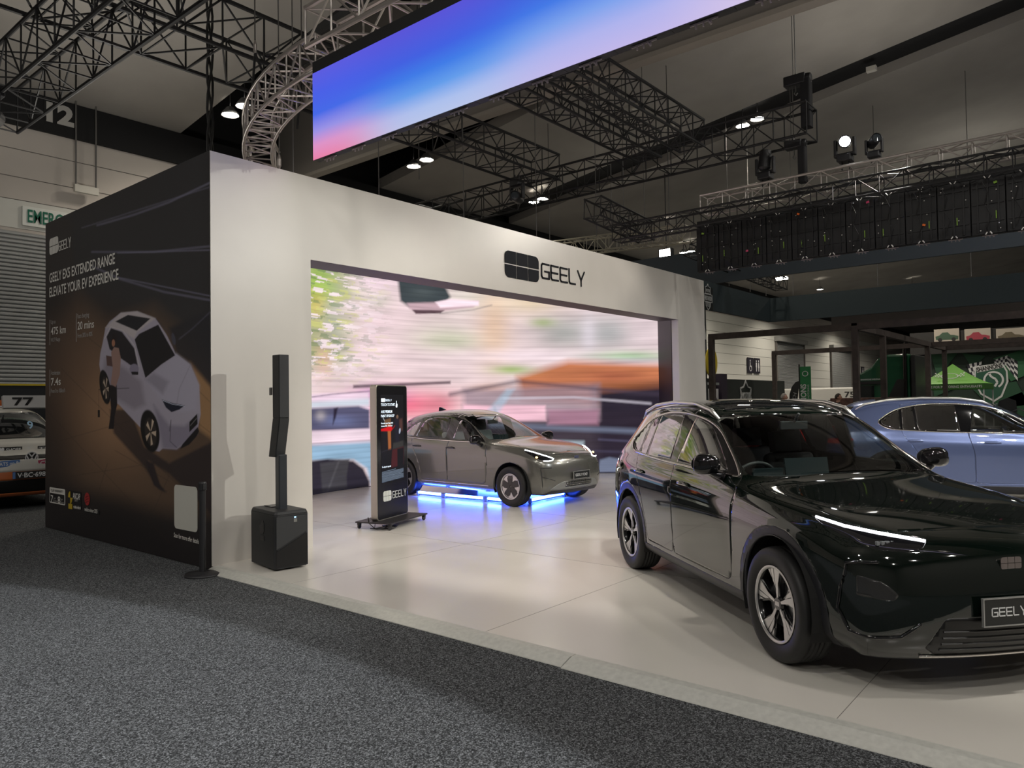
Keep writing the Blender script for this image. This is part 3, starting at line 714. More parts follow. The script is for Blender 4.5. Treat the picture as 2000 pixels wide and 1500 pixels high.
EX2 = dict(EX5); EX2.update(name='hatchback', wb=2.65, Rt=.322, wt=.215, hub=.205, y_out=.885, arch=.365, arch_dz=.02, clad=False, steer=0,
  xs=[.50,.32,0,-.40,-.74,-1.22,-1.72,-2.25,-2.65,-2.98,-3.20],
  yw=[.80,.855,.88,.885,.885,.885,.89,.898,.90,.875,.81],
  dy=[-.12,-.03,-.015,-.004,.0,0], sh_in=[-.10,-.085,-.07,-.06,-.055,-.05,-.05,-.05,-.055,-.06,-.08],
  z=[[.20,.19,.19,.19,.19,.19,.19,.19,.20,.22,.26],
     [.29,.27,.26,.26,.255,.255,.255,.26,.27,.28,.34],
     [.46,.45,.44,.44,.43,.43,.43,.44,.45,.46,.50],
     [.63,.65,.66,.67,.67,.67,.68,.69,.70,.71,.72],
     [.76,.80,.835,.86,.875,.89,.90,.91,.92,.92,.91],
     [.83,.875,.915,.945,.965,.98,.995,1.01,1.025,1.03,1.02]],
  fx=[.73,.725,.70,.655,.585,.50], fy=[0,.21,.42,.61,.74,.80], fz=[.21,.29,.46,.65,.77,.845], fdx=[-.07,.0,.02,-.0,-.05,-.16],
  rx=[-3.38,-3.375,-3.36,-3.33,-3.28,-3.20], ry=[0,.21,.42,.61,.74,.81], rz=[.27,.35,.50,.73,.93,1.04],
  top=top_rows([None,
    ((.29,.76,.90),(.27,.62,.93),(.26,.46,.935),(.27,.24,.94),(.28,.94)),
    ((0,.80,.945),(0,.68,.975),(0,.50,.985),(0,.26,.99),(0,.99)),
    ((-.40,.815,.975),(-.36,.70,1.005),(-.31,.54,1.02),(-.27,.28,1.03),(-.26,1.035)),
    ((-.74,.82,.995),(-.62,.725,1.03),(-.52,.58,1.05),(-.46,.30,1.065),(-.45,1.065)),
    ((-1.22,.82,1.01),(-1.30,.635,1.385),(-1.30,.55,1.455),(-1.28,.30,1.495),(-1.27,1.505)),
    ((-1.72,.825,1.02),(-1.75,.63,1.465),(-1.75,.54,1.525),(-1.75,.30,1.56),(-1.75,1.57)),
    ((-2.25,.83,1.035),(-2.25,.62,1.455),(-2.25,.53,1.515),(-2.25,.30,1.55),(-2.25,1.56)),
    ((-2.65,.825,1.055),(-2.68,.60,1.395),(-2.70,.51,1.46),(-2.70,.30,1.495),(-2.70,1.505)),
    ((-2.95,.79,1.07),(-3.02,.56,1.29),(-3.10,.48,1.375),(-3.14,.28,1.41),(-3.15,1.42)),
    None],0,0),
  dlo=[(-.64,1.01),(-1.26,1.385),(-1.72,1.46),(-2.25,1.455),(-2.62,1.36),(-2.96,1.12),(-2.90,1.07),(-2.3,1.045)],
  dlo_r=[.02,.30,.3,.3,.25,.05,.05,.2],
  panes=[('side_window',[(-.86,1.045),(-1.15,1.31),(-1.38,1.385),(-1.41,1.052)],[.02,.12,.05,.03],'glass_clear'),
         ('side_window',[(-1.60,1.06),(-1.62,1.415),(-2.05,1.42),(-2.32,1.37),(-2.40,1.075)],[.03,.05,.1,.1,.03],'glass_clear'),
         ('side_window',[(-2.47,1.085),(-2.42,1.34),(-2.60,1.27),(-2.80,1.105)],[.02,.02,.05,.02],'glass_side')],
  panels=[('door',[(-.56,.33),(-.52,.74),(-.56,.93),(-.62,1.0),(-1.24,1.41),(-1.48,1.48),(-1.49,1.03),(-1.49,.33)],[.08,0,0,0,.2,.01,.01,.04]),
          ('door',[(-1.50,.33),(-1.50,1.03),(-1.49,1.48),(-2.15,1.475),(-2.40,1.42),(-2.50,1.04),(-2.36,.86),(-2.22,.62),(-2.17,.33)],[.04,0,0,.05,.1,.1,.2,.1,.04])],
  glass=[('windscreen',[(.70,1.05),(.56,1.45),(-.56,1.45),(-.70,1.05)],[.03,.06,.06,.03],(1,2),lambda f,c: -1.45<c.x<-.35 and f.normal.x>.15 and c.z>1,'glass_front',.005),
         ('rear_window',[(.56,1.08),(.46,1.36),(-.46,1.36),(-.56,1.08)],[.05]*4,(1,2),lambda f,c: c.x<-3.0 and f.normal.x<-.2,'glass_side',.005)],
  front=[('hood',[(.52,-.50),(.52,.50),(.28,.66),(-.44,.71),(-.44,-.71),(.28,-.66)],[.25,.25,.2,.05,.05,.2],(0,1),lambda f,c: .78<c.z<1.12 and f.normal.z>.45 and c.x>-.56,'paint')]+
        [('headlight',[(s_*.49,.772),(s_*.64,.855),(s_*.755,.915),(s_*.785,.88),(s_*.765,.775),(s_*.66,.728),(s_*.54,.735)],[.02,.05,.01,.02,.04,.03,.03],(1,2),lambda f,c: c.x>.1 and f.normal.x>.03,'lamp_black') for s_ in (1,-1)]+
        [('lower_trim',[(-.63,.285),(-.44,.405),(.44,.405),(.63,.285)],[.02,.1,.1,.02],(1,2),lambda f,c: c.x>.4,'trim_silver'),('lower_grille',[(-.34,.312),(-.33,.397),(.33,.397),(.34,.312)],[.02]*4,(1,2),lambda f,c: c.x>.4,'grille'),
         ('front_skirt',[(-.74,.20),(-.60,.27),(.60,.27),(.74,.20)],[.02]*4,(1,2),lambda f,c: c.x>.3,'clad'),
         ('tail_lamp',[(-.50,.88),(-.82,.89),(-.82,.97),(-.50,.95)],[.02]*4,(1,2),lambda f,c: c.x<-3.0,'tail_red'),
         ('tail_lamp',[(.50,.88),(.82,.89),(.82,.97),(.50,.95)],[.02]*4,(1,2),lambda f,c: c.x<-3.0,'tail_red')],
  dash_x=-.86, dash_z=.98, seat_x=-1.50, mirror_in=(-1.22,1.33),
  chrome_full=False, chrome_r=.009, belt_line=[(-.70,1.010),(-1.4,1.015),(-2.2,1.035),(-2.86,1.075)],
  seams=[],
  handles=[(-1.40,.90),(-2.28,.91)], handle_mat='gloss_black',
  lines=[('bumper_crease',[(.60,.632),(.756,.632),(.758,.60),(.750,.45),(.735,.335)],(1,2),1,.006,'clad',False),('bumper_crease',[(.748,.495),(.555,.43)],(1,2),1,.004,'clad',False),
         ('skirt_line',[(-.50,.300),(-2.2,.300)],(0,2),1,.005,'chrome',False)],
  mirror=(-.72,.94,1.06), mirror_mat='gloss_black', rails=None, plate=(.42,.12,.49,.02),
  style=dict(kind='disc', rot=R(4)))
VAN = dict(EX5); VAN.update(name='race_van', rails=None, clad=False, chrome_full=False, arch=.38,
  z=[[q*1.07 for q in r] for r in EX5['z']], fz=[q*1.07 for q in EX5['fz']], rz=[q*1.07 for q in EX5['rz']],
  belt_line=[(-.8,1.2),(-3.0,1.25)], level=2)
VAN['top'] = [None if r is None else [None if p is None else (p[0]+(.28 if 3 <= i <= 5 else 0), p[1]*(1.06 if q >= 2 else 1), p[2]*1.07) for q, p in enumerate(r)] for i, r in enumerate(EX5['top'])]
S107 = lambda P: [(a, c*1.07) for a, c in P]
VAN['dlo'] = [(p[0]+.2, p[1]*1.07) for p in EX5['dlo']]; VAN['panes'] = [(n, [(p[0]+.15, p[1]*1.07) for p in P], r, g) for n, P, r, g in EX5['panes']]
VAN['panels'] = []; VAN['seams'] = [[(-.40,.40),(-.36,1.1)],[(-1.7,.40),(-1.7,1.2)]]; VAN['handles'] = [(-1.5,1.0)]; VAN['lines'] = []
VAN['glass'] = [('windscreen',[(.76,1.19),(.64,1.66),(-.64,1.66),(-.76,1.19)],[.03,.06,.06,.03],(1,2),lambda f,c: -1.5<c.x<-.1 and f.normal.x>.15 and c.z>1.1,'roof_glass',.005)]
VAN['front'] = [('lower_bumper',[(-.95,.2),(-.95,.66),(.95,.66),(.95,.2)],[0]*4,(1,2),lambda f,c: c.x>.2,'orange'),
   ('grille_band',[(-.86,.86),(-.86,.93),(.86,.93),(.86,.86)],[.01]*4,(1,2),lambda f,c: c.x>.15,'lamp_black'),
   ('lower_grille',[(-.72,.30),(-.66,.52),(.66,.52),(.72,.30)],[.03]*4,(1,2),lambda f,c: c.x>.3,'grille')]
VAN['mirror'] = (-.65,1.10,1.28); VAN['dash_x'] = -.62; VAN['dash_z'] = 1.14; VAN['mirror_in'] = (-.95,1.52); VAN['plate'] = (.54,.12,.58,.02)
# ================================================================== pictures: colours worked out with numpy and stored on a fine grid
def lin(c):
    c = np.asarray(c, float)/255.; return np.where(c <= .04045, c/12.92, ((c+.055)/1.055)**2.4)
class Paint:
    """colour field over photo coordinates u, v of each grid vertex"""
    def __init__(s, U, V, base): s.U, s.V = U, V; s.C = np.ones(U.shape+(3,))*lin(base)
    def mix(s, m, col):
        m = np.clip(m, 0, 1)[..., None]; s.C = s.C*(1-m)+lin(col)*m
    def poly(s, P, col, blur=1.0, a=1.0):
        P = np.array(P, float); n = len(P); U, V = s.U, s.V
        d = np.full(U.shape, 1e9); ins = np.zeros(U.shape, bool); j = n-1
        for i in range(n):
            a0, b0 = P[j], P[i]; e = b0-a0; L = e@e+1e-9
            t = np.clip(((U-a0[0])*e[0]+(V-a0[1])*e[1])/L, 0, 1)
            d = np.minimum(d, np.hypot(U-a0[0]-t*e[0], V-a0[1]-t*e[1]))
            with np.errstate(divide='ignore', invalid='ignore'):
                c = ((P[i][1] > V) != (P[j][1] > V)) & (U < (P[j][0]-P[i][0])*(V-P[i][1])/(P[j][1]-P[i][1])+P[i][0])
            ins ^= c; j = i
        sd = np.where(ins, d, -d); s.mix(a*np.clip(.5+sd/(2*blur), 0, 1), col)
    def line(s, P, col, w=1.0, blur=.8, a=1.0):
        d = np.full(s.U.shape, 1e9)
        for (p, q) in zip(P[:-1], P[1:]):
            p = np.array(p, float); e = np.array(q, float)-p; L = e@e+1e-9
            t = np.clip(((s.U-p[0])*e[0]+(s.V-p[1])*e[1])/L, 0, 1)
            d = np.minimum(d, np.hypot(s.U-p[0]-t*e[0], s.V-p[1]-t*e[1]))
        s.mix(a*np.clip(.5+(w/2-d)/(2*blur), 0, 1), col)
    def blob(s, c, rx, ry, col, a=1.0, ang=0, p=2):
        x, y = s.U-c[0], s.V-c[1]; ca, sa = math.cos(R(ang)), math.sin(R(ang))
        x, y = (x*ca+y*sa)/rx, (-x*sa+y*ca)/ry
        s.mix(a*np.exp(-(np.abs(x)**p+np.abs(y)**p)), col)
    def ell(s, c, rx, ry, col, ang=0, blur=.06, a=1):
        x, y = s.U-c[0], s.V-c[1]; ca, sa = math.cos(R(ang)), math.sin(R(ang))
        r = np.hypot((x*ca+y*sa)/rx, (-x*sa+y*ca)/ry); s.mix(a*np.clip((1-r)/(2*blur)+.5, 0, 1), col)
def px_of(P):
    """photo coordinates of an array of points"""
    d = P-np.array([0,0,CAM_H]); z = d@np.array(_F); return 1000+CAM_F*(d@np.array(_R))/z, 750-CAM_F*(d@np.array(_U))/z
def picture_grid(name, pos, C, m, parent, thick=None):
    """pos (n,m,3) points, C (n,m,3) colours"""
    n, k = pos.shape[:2]; me = bpy.data.meshes.new(name)
    idx = np.arange(n*k).reshape(n, k)
    q = np.stack([idx[:-1,:-1], idx[1:,:-1], idx[1:,1:], idx[:-1,1:]], -1).reshape(-1, 4)
    me.vertices.add(n*k); me.vertices.foreach_set('co', pos.reshape(-1).astype(np.float32))
    me.loops.add(q.size); me.loops.foreach_set('vertex_index', q.reshape(-1).astype(np.int32))
    me.polygons.add(len(q)); me.polygons.foreach_set('loop_start', np.arange(0, q.size, 4, dtype=np.int32)); me.polygons.foreach_set('loop_total', np.full(len(q), 4, dtype=np.int32))
    me.update(calc_edges=True)
    a = me.color_attributes.new('picture', 'FLOAT_COLOR', 'POINT')
    a.data.foreach_set('color', np.concatenate([C.reshape(-1,3), np.ones((n*k,1))], 1).reshape(-1).astype(np.float32))
    me.materials.append(m); o = bpy.data.objects.new(name, me); COL.objects.link(o); o.parent = parent
    return o
def blur1(a, k, ax):
    if k < 1: return a
    ker = np.ones(k)/k; return np.apply_along_axis(lambda r: np.convolve(np.pad(r, (k//2, k-1-k//2), 'wrap'), ker, 'valid'), ax, a)

# ================================================================== HALL
FX, FY, FT = 4.0, 7.45, 4.43          # corner of the stand, facade plane, wall height
carpet = mat('carpet_charcoal', (.088,.092,.096), .95, noise=.35, nscale=45, bump=.9, bscale=90, spec=.1)
nt_ = carpet.node_tree; vo = nt_.nodes.new('ShaderNodeTexVoronoi'); vo.inputs['Scale'].default_value = 150
sp_ = nt_.nodes.new('ShaderNodeSeparateColor'); nt_.links.new([n for n in nt_.nodes if n.type == 'TEX_COORD'][0].outputs['Object'], vo.inputs['Vector']); nt_.links.new(vo.outputs['Color'], sp_.inputs[0])
pw_ = nt_.nodes.new('ShaderNodeMath'); pw_.operation = 'POWER'; pw_.inputs[1].default_value = 2.2; nt_.links.new(sp_.outputs[0], pw_.inputs[0])
ma_ = nt_.nodes.new('ShaderNodeMath'); ma_.operation = 'MULTIPLY_ADD'; ma_.inputs[1].default_value = 2.3; ma_.inputs[2].default_value = .30; nt_.links.new(pw_.outputs[0], ma_.inputs[0])
vs_ = nt_.nodes.new('ShaderNodeVectorMath'); vs_.operation = 'SCALE'; bs_ = nt_.nodes['Principled BSDF'].inputs['Base Color']; nt_.links.new(bs_.links[0].from_socket, vs_.inputs[0]); nt_.links.new(ma_.outputs[0], vs_.inputs['Scale']); nt_.links.new(vs_.outputs[0], bs_)
b = BM(); box2(b, (-14,-16,-.2), (110,20,0)); tag(obj('floor', b, carpet), kind='structure')
for seam in ([(-14,6.95),(3.75,6.95)], [(-14,2.9),(3.7,2.9)]): pass
wallm = mat('precast_wall_beige', (.50,.46,.42), .75, noise=.06, nscale=.8); wall_w = mat('painted_wall_white', (.60,.60,.56), .7)
wall_j = mat('joint_grey', (.16,.15,.14), .9)
b = BM()
zz = [0,.62,1.3,2.0,2.68,3.34,4.02,4.67,5.25,6.0,6.64,7.18,7.84,8.40]
for i in range(len(zz)-1): box2(b, (-16,20,zz[i]+.02), (108,20.3,zz[i+1]-.0))
for v in b.verts: pass
tag(obj('wall_back', b, wallm), kind='structure')
b = BM(); box2(b, (-16,20.02,0), (108,20.28,8.40)); tag(obj('wall_back_core', b, wall_j), kind='structure').name = 'trim_1'
b = BM(); box2(b, (-16,19.985,5.98), (22,20.03,6.64)); box2(b, (-16,19.985,0), (22,20.03,0.4)); tag(obj('trim_2', b, wall_w), kind='structure')
b = BM()
for i in range(9, 14): pass
box2(b, (28,19.985,.0), (108,20.03,.6))
for i in range(1, 9): box2(b, (28,19.985,zz[i]+.02), (108,20.03,zz[i+1]))
box2(b, (28,19.985,6.02), (108,20.03,6.64)); box2(b, (28,19.985,6.66), (108,20.03,7.18)); tag(obj('trim_3', b, wall_w), kind='structure')
blk = mat('ceiling_black', (.010,.010,.011), .9)
b = BM(); box2(b, (-16,19.9,8.40), (108,20.3,9.25)); box2(b, (-16,20.31,9.2), (110,20.6,16.5)); tag(obj('wall_upper', b, blk), kind='structure')
# sloping ceiling panels with dark service gaps between them
ceil = mat('ceiling_panel_grey', (.33,.31,.285), .85, noise=.10, nscale=.6)
k_ = .14; zc = lambda y, dz=0: 9.25+k_*(20-y)+dz
for (x0, x1) in ((-16,9.84),(16.95,22.4),(24.0,42),(42.1,64),(64.1,110)):
    b = BM()
    vs = [b.verts.new(p) for p in [(x0,20,zc(20)),(x1,20,zc(20)),(x1,-16,zc(-16)),(x0,-16,zc(-16)),(x0,20,zc(20,.35)),(x1,20,zc(20,.35)),(x1,-16,zc(-16,.35)),(x0,-16,zc(-16,.35))]]
    for f in ((0,1,2,3),(7,6,5,4),(0,4,5,1),(1,5,6,2),(2,6,7,3),(3,7,4,0)): b.faces.new([vs[i] for i in f])
    fix(b); tag(obj('ceiling', b, ceil), kind='structure')
b = BM(); box2(b, (-16,-16,16.2), (110,20.4,16.5)); tag(obj('ceiling', b, blk), kind='structure')
for x0 in (22.6,): 
    b = BM(); vs = [b.verts.new(p) for p in [(22.3,20,zc(20,.3)),(24.1,20,zc(20,.3)),(24.1,-16,zc(-16,.3)),(22.3,-16,zc(-16,.3))]]; b.faces.new(vs); tag(obj('ceiling', b, blk), kind='structure')
side = mat('far_wall_grey', (.22,.21,.20), .8)
for nm_, a_, c_ in (('wall_left',(-16.3,-16,0),(-16,20.3,16.3)),('wall_front',(-16.3,-16.3,0),(110,-16,16.3)),('wall_right',(110,-16.3,0),(110.3,20.3,16.3))):
    b = BM(); box2(b, a_, c_); tag(obj(nm_, b, side), kind='structure')
# bulkhead running along the gap: dark web with a pale bottom flange
bulk = mat('bulkhead_grey', (.24,.22,.20), .8); flange = mat('bulkhead_flange_beige', (.33,.30,.26), .7)
b = BM(); box2(b, (13.0,-16,8.56), (13.3,20,14)); tag(obj('trim_4', b, bulk), kind='structure')
b = BM(); box2(b, (12.93,-16,8.46), (13.2,20,8.49)); box2(b, (12.93,-16,8.49), (12.96,20,8.56)); box2(b, (12.98,-16,8.53), (13.2,20,8.57)); tag(obj('trim_5', b, flange), kind='structure')
# services in the dark gap
b = BM()
for y in range(8, 20, 3): box2(b, (9.9,y,12.0), (13,y+.15,12.3)); box2(b, (13.3,y,12.0), (16.9,y+.15,12.3))
bar(b, (11.2,-10,11.6), (11.2,20,11.2), .22, 12); tag(obj('trim_6', b, mat('duct_dark', (.04,.04,.042), .7)), kind='structure')
# roller doors in the back wall
ribm = mat('roller_door_grey', (.36,.37,.37), .45, .3)
def roller(n, x0, x1, z1, zoff=0):
    b = BM(); h = .095; k = int(z1/h)
    for i in range(k):
        z0 = i*h
        vs = [b.verts.new((x, y, z)) for x in (x0, x1) for (y, z) in ((19.93,z0),(19.90,z0+.02),(19.90,z0+.055),(19.93,z0+.085),(19.945,z0+.095))]
        for q in range(4): b.faces.new((vs[q],vs[q+1],vs[5+q+1],vs[5+q]))
    d = tag(obj('door_%d' % n, b, ribm), kind='structure')
    b = BM(); 
    for x in (x0-.12, x1): box2(b, (x,19.82,0), (x+.12,19.98,z1))
    obj('door_rail', b, wall_j, d)
    if n == 1: return
    b = BM(); box2(b, (x0-.2,19.6,z1), (x1+.2,19.98,z1+.32)); obj('door_hood', b, mat('roller_hood', (.30,.30,.29), .6), d)
roller(1, .2, 8.6, 5.95); roller(2, 54.3, 60.2, 5.95); roller(3, 67.2, 73.1, 6.0)
# signs on the hall wall
s = empty('emergency_exit_sign', (6.05,19.93,6.02), 0, 'white EMERGENCY sign with green letters above the roller door', 'sign')
b = BM(); box2(b, (0,0,.04), (2.4,.05,.50)); obj('sign_board', b, mat('sign_white', (.72,.74,.70), .6), s, bev=.005)
bm_ = text_bm('EMERGENCY EXIT', .43, .006, width=.58, bold=.006); bm_.transform(frame((.09,-.012,.13),(1,0,0))); obj('sign_lettering', bm_, mat('sign_green', (.0,.13,.075), .5), s)
s = empty('hall_number', (6.40,19.88,8.62), 0, 'large grey hall number 12 painted high on the dark wall band', 'sign')
bm_ = text_bm('12', .62, .006, width=1.15, bold=.03); bm_.transform(frame((.02,-.005,.06),(1,0,0))); obj('numeral', bm_, mat('numeral_grey', (.45,.44,.42), .8), s)
def toilet_sign(x, z, sz, kind, label):
    s = empty('toilet_sign', (x,19.95,z), 0, label, 'sign', 'toilet signs on the far wall')
    b = BM(); box2(b, (0,-.05,0), (sz,.0,sz*1.05)); obj('sign_board', b, mat('sign_dark', (.03,.028,.04), .4), s)
    b = BM(); c = sz/2
    wh = mat('sign_symbol_white', (.7,.7,.72), .5)
    def man(cx, sk=False):
        T = Matrix(((1,0,0,cx),(0,0,1,-.06),(0,1,0,0),(0,0,0,1))) @ Matrix.Scale(sz, 4)
        T = frame((cx,-.052,0),(1,0,0)) @ Matrix.Scale(sz,4)
        prism(b, [(.07*math.cos(a), .84+.07*math.sin(a)) for a in [k*math.pi/6 for k in range(12)]], .01, T)
        if sk: prism(b, [(-.05,.73),(.05,.73),(.13,.38),(.06,.38),(.05,.12),(-.05,.12),(-.06,.38),(-.13,.38)], .01, T)
        else: prism(b, [(-.10,.73),(.10,.73),(.10,.42),(.06,.42),(.06,.12),(-.06,.12),(-.06,.42),(-.10,.42)], .01, T)
    if kind == 'wc': man(c-.2*sz); man(c+.2*sz, True)
    else:
        T = frame((c,-.052,0),(1,0,0)) @ Matrix.Scale(sz,4)
        prism(b, [(.07*math.cos(a)-.08, .84+.07*math.sin(a)) for a in [k*math.pi/6 for k in range(12)]], .01, T)
        prism(b, [(-.13,.73),(-.04,.73),(-.04,.50),(.14,.50),(.22,.24),(.15,.22),(.09,.42),(-.13,.42)], .01, T)
        ring = [(.20*math.cos(a)-.02, .34+.20*math.sin(a)) for a in [R(150)+k*R(200)/12 for k in range(13)]]
        for p, q in zip(ring[:-1], ring[1:]):
            p, q = Vector(p), Vector(q); n = Vector((-(q-p).y, (q-p).x)).normalized()*.025
            prism(b, [p-n, q-n, q+n, p+n], .01, T)
    fix(b); obj('symbol', b, wh, s)
toilet_sign(48.9, 3.5, 1.0, 'ac', 'dark sign with a white wheelchair symbol on the far wall')
toilet_sign(50.1, 3.5, 1.0, 'wc', 'dark sign with two white toilet figures beside the wheelchair sign')
toilet_sign(76.6, 3.7, .95, 'wc', 'dark toilet sign on the far wall past the second roller door')

# ================================================================== DISPLAY STAND
PZ = .04
plat = mat('stage_floor_beige', (.70,.67,.61), .23, rvar=.04, noise=.012, nscale=1.2, spec=.5)
seamm = mat('floor_seam', (.20,.19,.17), .6)
p = empty('display_platform', (4,-8,0), 0, 'glossy cream display platform the cars stand on', 'platform')
b = BM(); box2(b, (0,0,0), (12.6,20.15,PZ)); obj('deck', b, plat, p)
b = BM()
for x in (2.44,4.88,7.32,9.76): box2(b, (x-.002,0,PZ-.001), (x+.002,20.1,PZ+.0006))
for y in [i*2.44+1.9 for i in range(8)]: box2(b, (0,y-.002,PZ-.001), (12.6,y+.002,PZ+.0006))
obj('deck_seam', b, seamm, p)
alu = mat('ramp_aluminium', (.62,.62,.57), .45, .2, noise=.08, nscale=30)
b = BM()
prism(b, [(-.13,.001),(-.128,.006),(-.015,.041),(.05,.043),(.05,.001)], 10.85, Matrix(((1,0,0,0),(0,0,1,0),(0,1,0,0),(0,0,0,1)))); fix(b)
obj('edge_ramp', b, alu, p)
b = BM()
prism(b, [(-.115,.001),(-.113,.006),(-.013,.041),(.05,.043),(.05,.001)], 4.55, Matrix(((1,0,0,0),(0,0,1,10.86),(0,1,0,0),(0,0,0,1)))); fix(b); obj('edge_ramp', b, alu, p)

st = empty('display_stand', (FX,FY,0), 0, 'white exhibition stand portal with a tall printed side wall', 'stand')
white = mat('stand_white_vinyl', (.66,.63,.585), .33, noise=.03, nscale=1.5, spec=.45)
b = BM()
W = 11.87; o0, o1, oz, th = 1.25, 10.58, 3.44, .16
pts = [(0,0),(o0,0),(o0,oz),(o1,oz),(o1,0),(W,0),(W,FT),(0,FT)]
def wallpanel(b, x0, z0, x1, z1): box2(b, (x0,0,z0), (x1,th,z1))
prism(b, pts, th, frame((0,th,0),(1,0,0))); fix(b)
obj('portal', b, white, st)
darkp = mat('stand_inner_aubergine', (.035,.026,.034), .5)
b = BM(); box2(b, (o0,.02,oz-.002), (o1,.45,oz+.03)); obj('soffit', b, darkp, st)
b = BM(); box2(b, (0,th,0), (.10,4.74,FT)); obj('side_wall', b, mat('stand_black', (.02,.02,.022), .6), st)
b = BM(); box2(b, (.1,4.705,0), (W,4.74,FT)); box2(b, (W-.1,th,0), (W,4.70,FT)); obj('rear_wall', b, MATS['stand_black'], st)
b = BM(); a_, c_ = Vector((11.36,.90,0)), Vector((10.78,.24,0))
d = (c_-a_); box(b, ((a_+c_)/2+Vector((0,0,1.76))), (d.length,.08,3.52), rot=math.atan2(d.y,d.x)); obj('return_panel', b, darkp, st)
# facade lettering
lb = mat('logo_black', (.006,.007,.012), .6, spec=.1)
b = BM(); emblem(b, .86, .42, frame((4.82,-.006,3.66+.01),(1,0,0)), .006, gap=.025); fix(b); obj('logo_emblem', b, lb, st)
b = BM(); strokes(b, 'GEELY', .235, .262, .205, .030, frame((5.76,-.006,3.765),(1,0,0)), .006); fix(b); obj('logo_lettering', b, lb, st)

# printed side wall: the picture on the vinyl
px0 = FX-.006
ny, nz = 560, 520
ys = np.linspace(12.18, 7.452, ny); zs = np.linspace(0.005, FT, nz)
Y_, Z_ = np.meshgrid(ys, zs, indexing='ij')
pos = np.stack([np.full_like(Y_, px0), Y_, Z_], -1)
U, V = px_of(pos.reshape(-1,3)); U = U.reshape(Y_.shape); V = V.reshape(Y_.shape)
P = Paint(U, V, (36,32,32))
P.poly([(84,430),(420,250),(420,640),(370,660),(205,600),(84,560)], (45,44,46), 30)
P.poly([(84,430),(84,600),(150,560),(138,425)], (50,44,42), 6, .6)
P.poly([(140,585),(150,575),(206,632),(300,600),(345,640),(460,760),(460,1000),(330,1000),(84,930),(84,640)], (88,70,56), 22, .85)
P.poly([(60,560),(145,570),(140,1200),(60,1200)], (36,31,31), 28, .7)
P.blob((215,800),70,110,(158,122,92),.8,-20)
P.blob((150,720),60,90,(92,70,55),.5)
P.poly([(372,705),(430,775),(430,870),(388,838),(385,760)], (150,116,82), 5, .95)
P.poly([(345,690),(372,708),(425,770),(425,600),(330,640)], (38,37,42), 5, .9)
P.poly([(84,975),(230,985),(420,1090),(420,1160),(84,1060)], (26,22,24), 30, .85)
for (a_, c_) in (((120,720),(400,1000)),((90,800),(330,1060)),((160,650),(430,860)),((225,880),(330,940)),((290,985),(120,1005)),((210,905),(180,1000)),((330,930),(290,1020)),((120,860),(260,820)),((140,930),(330,900)),((385,760),(425,800))):
    P.line([a_, c_], (48,38,34), 1.0, 1.0, .55)
# strip lights on the dark upper part
for (pl, w_, a_) in (([(190,440),(260,420),(330,395),(420,352)],3,.55),([(160,445),(420,362)],1.0,.5),([(180,492),(300,492),(420,480)],3.0,.5),([(230,494),(420,488)],1.0,.8),([(180,520),(235,545),(320,570),(420,588)],3.5,.5),([(230,542),(420,580)],1.0,.8),([(350,662),(378,640),(420,600)],1.2,.3)):
    P.line(pl, (120,118,140), w_, 2.0, a_)
# shade thrown by the printed car
P.poly([(215,800),(255,800),(282,872),(330,905),(420,860),(420,1010),(372,965),(330,925),(290,900),(300,940),(325,960),(310,955),(280,910),(222,846)], (38,32,36), 3, .85)
P.poly([(285,900),(300,905),(312,945),(323,962),(300,948)], (34,28,34), 2, .9)
car = [(194,712),(196,690),(201,668),(206,640),(214,628),(236,611),(268,608),(304,622),(326,655),(343,690),(372,712),(389,752),(392,809),(384,848),(345,878),(318,876),(311,882),(300,880),(284,858),(277,838),(232,790),(210,780),(201,756)]
P.poly(car, (156,150,164), .9)
P.poly([(343,690),(372,712),(389,752),(384,800),(350,806),(318,786),(284,741)], (160,156,172), 4, .8)
P.poly([(284,741),(318,770),(330,745),(300,728)], (118,112,126), 4, .6)
P.poly([(300,790),(318,876),(345,878),(384,848),(388,810),(360,832),(330,830)], (112,106,124), 4, .7)
P.poly([(206,700),(240,716),(276,745),(284,790),(262,800),(215,770),(199,730)], (120,112,124), 5, .7)
P.poly([(206,640),(236,611),(268,608),(304,622),(268,648),(262,662),(240,646),(216,640)], (176,168,170), 2, .9)
P.poly([(225,628),(250,615),(294,622),(267,646)], (30,30,36), .8)
P.poly([(263,663),(272,652),(309,634),(330,672),(342,694),(315,712),(284,738)], (26,24,28), .8)
P.poly([(208,658),(217,641),(238,648),(262,680),(269,714),(256,714),(236,700),(214,682)], (32,28,34), .9)
P.line([(204,662),(216,638),(240,645),(263,676),(272,716)], (190,184,184), 1.0, .6, .9)
P.line([(304,622),(330,650),(343,690)], (60,56,66), 1.2, .8, .8)
P.poly([(316,780),(333,786),(361,792),(350,800),(335,805),(324,796)], (22,26,44), .7)
P.line([(318,782),(336,789),(360,793)], (190,196,215), 1.2, .6, .9)
P.line([(331,842),(334,820),(332,862),(345,874)], (48,42,52), 1.2, .7, .8)
P.poly([(352,877),(356,868),(386,834),(389,842),(384,852),(370,868)], (22,19,22), .8)
P.poly([(370,824),(385,808),(386,828),(370,844)], (16,15,16), .6)
P.line([(372,831),(384,817)], (120,118,120), 1.2, .6, .8)
P.line([(372,712),(350,760),(345,790)], (120,114,130), 1.2, 1.2, .6)
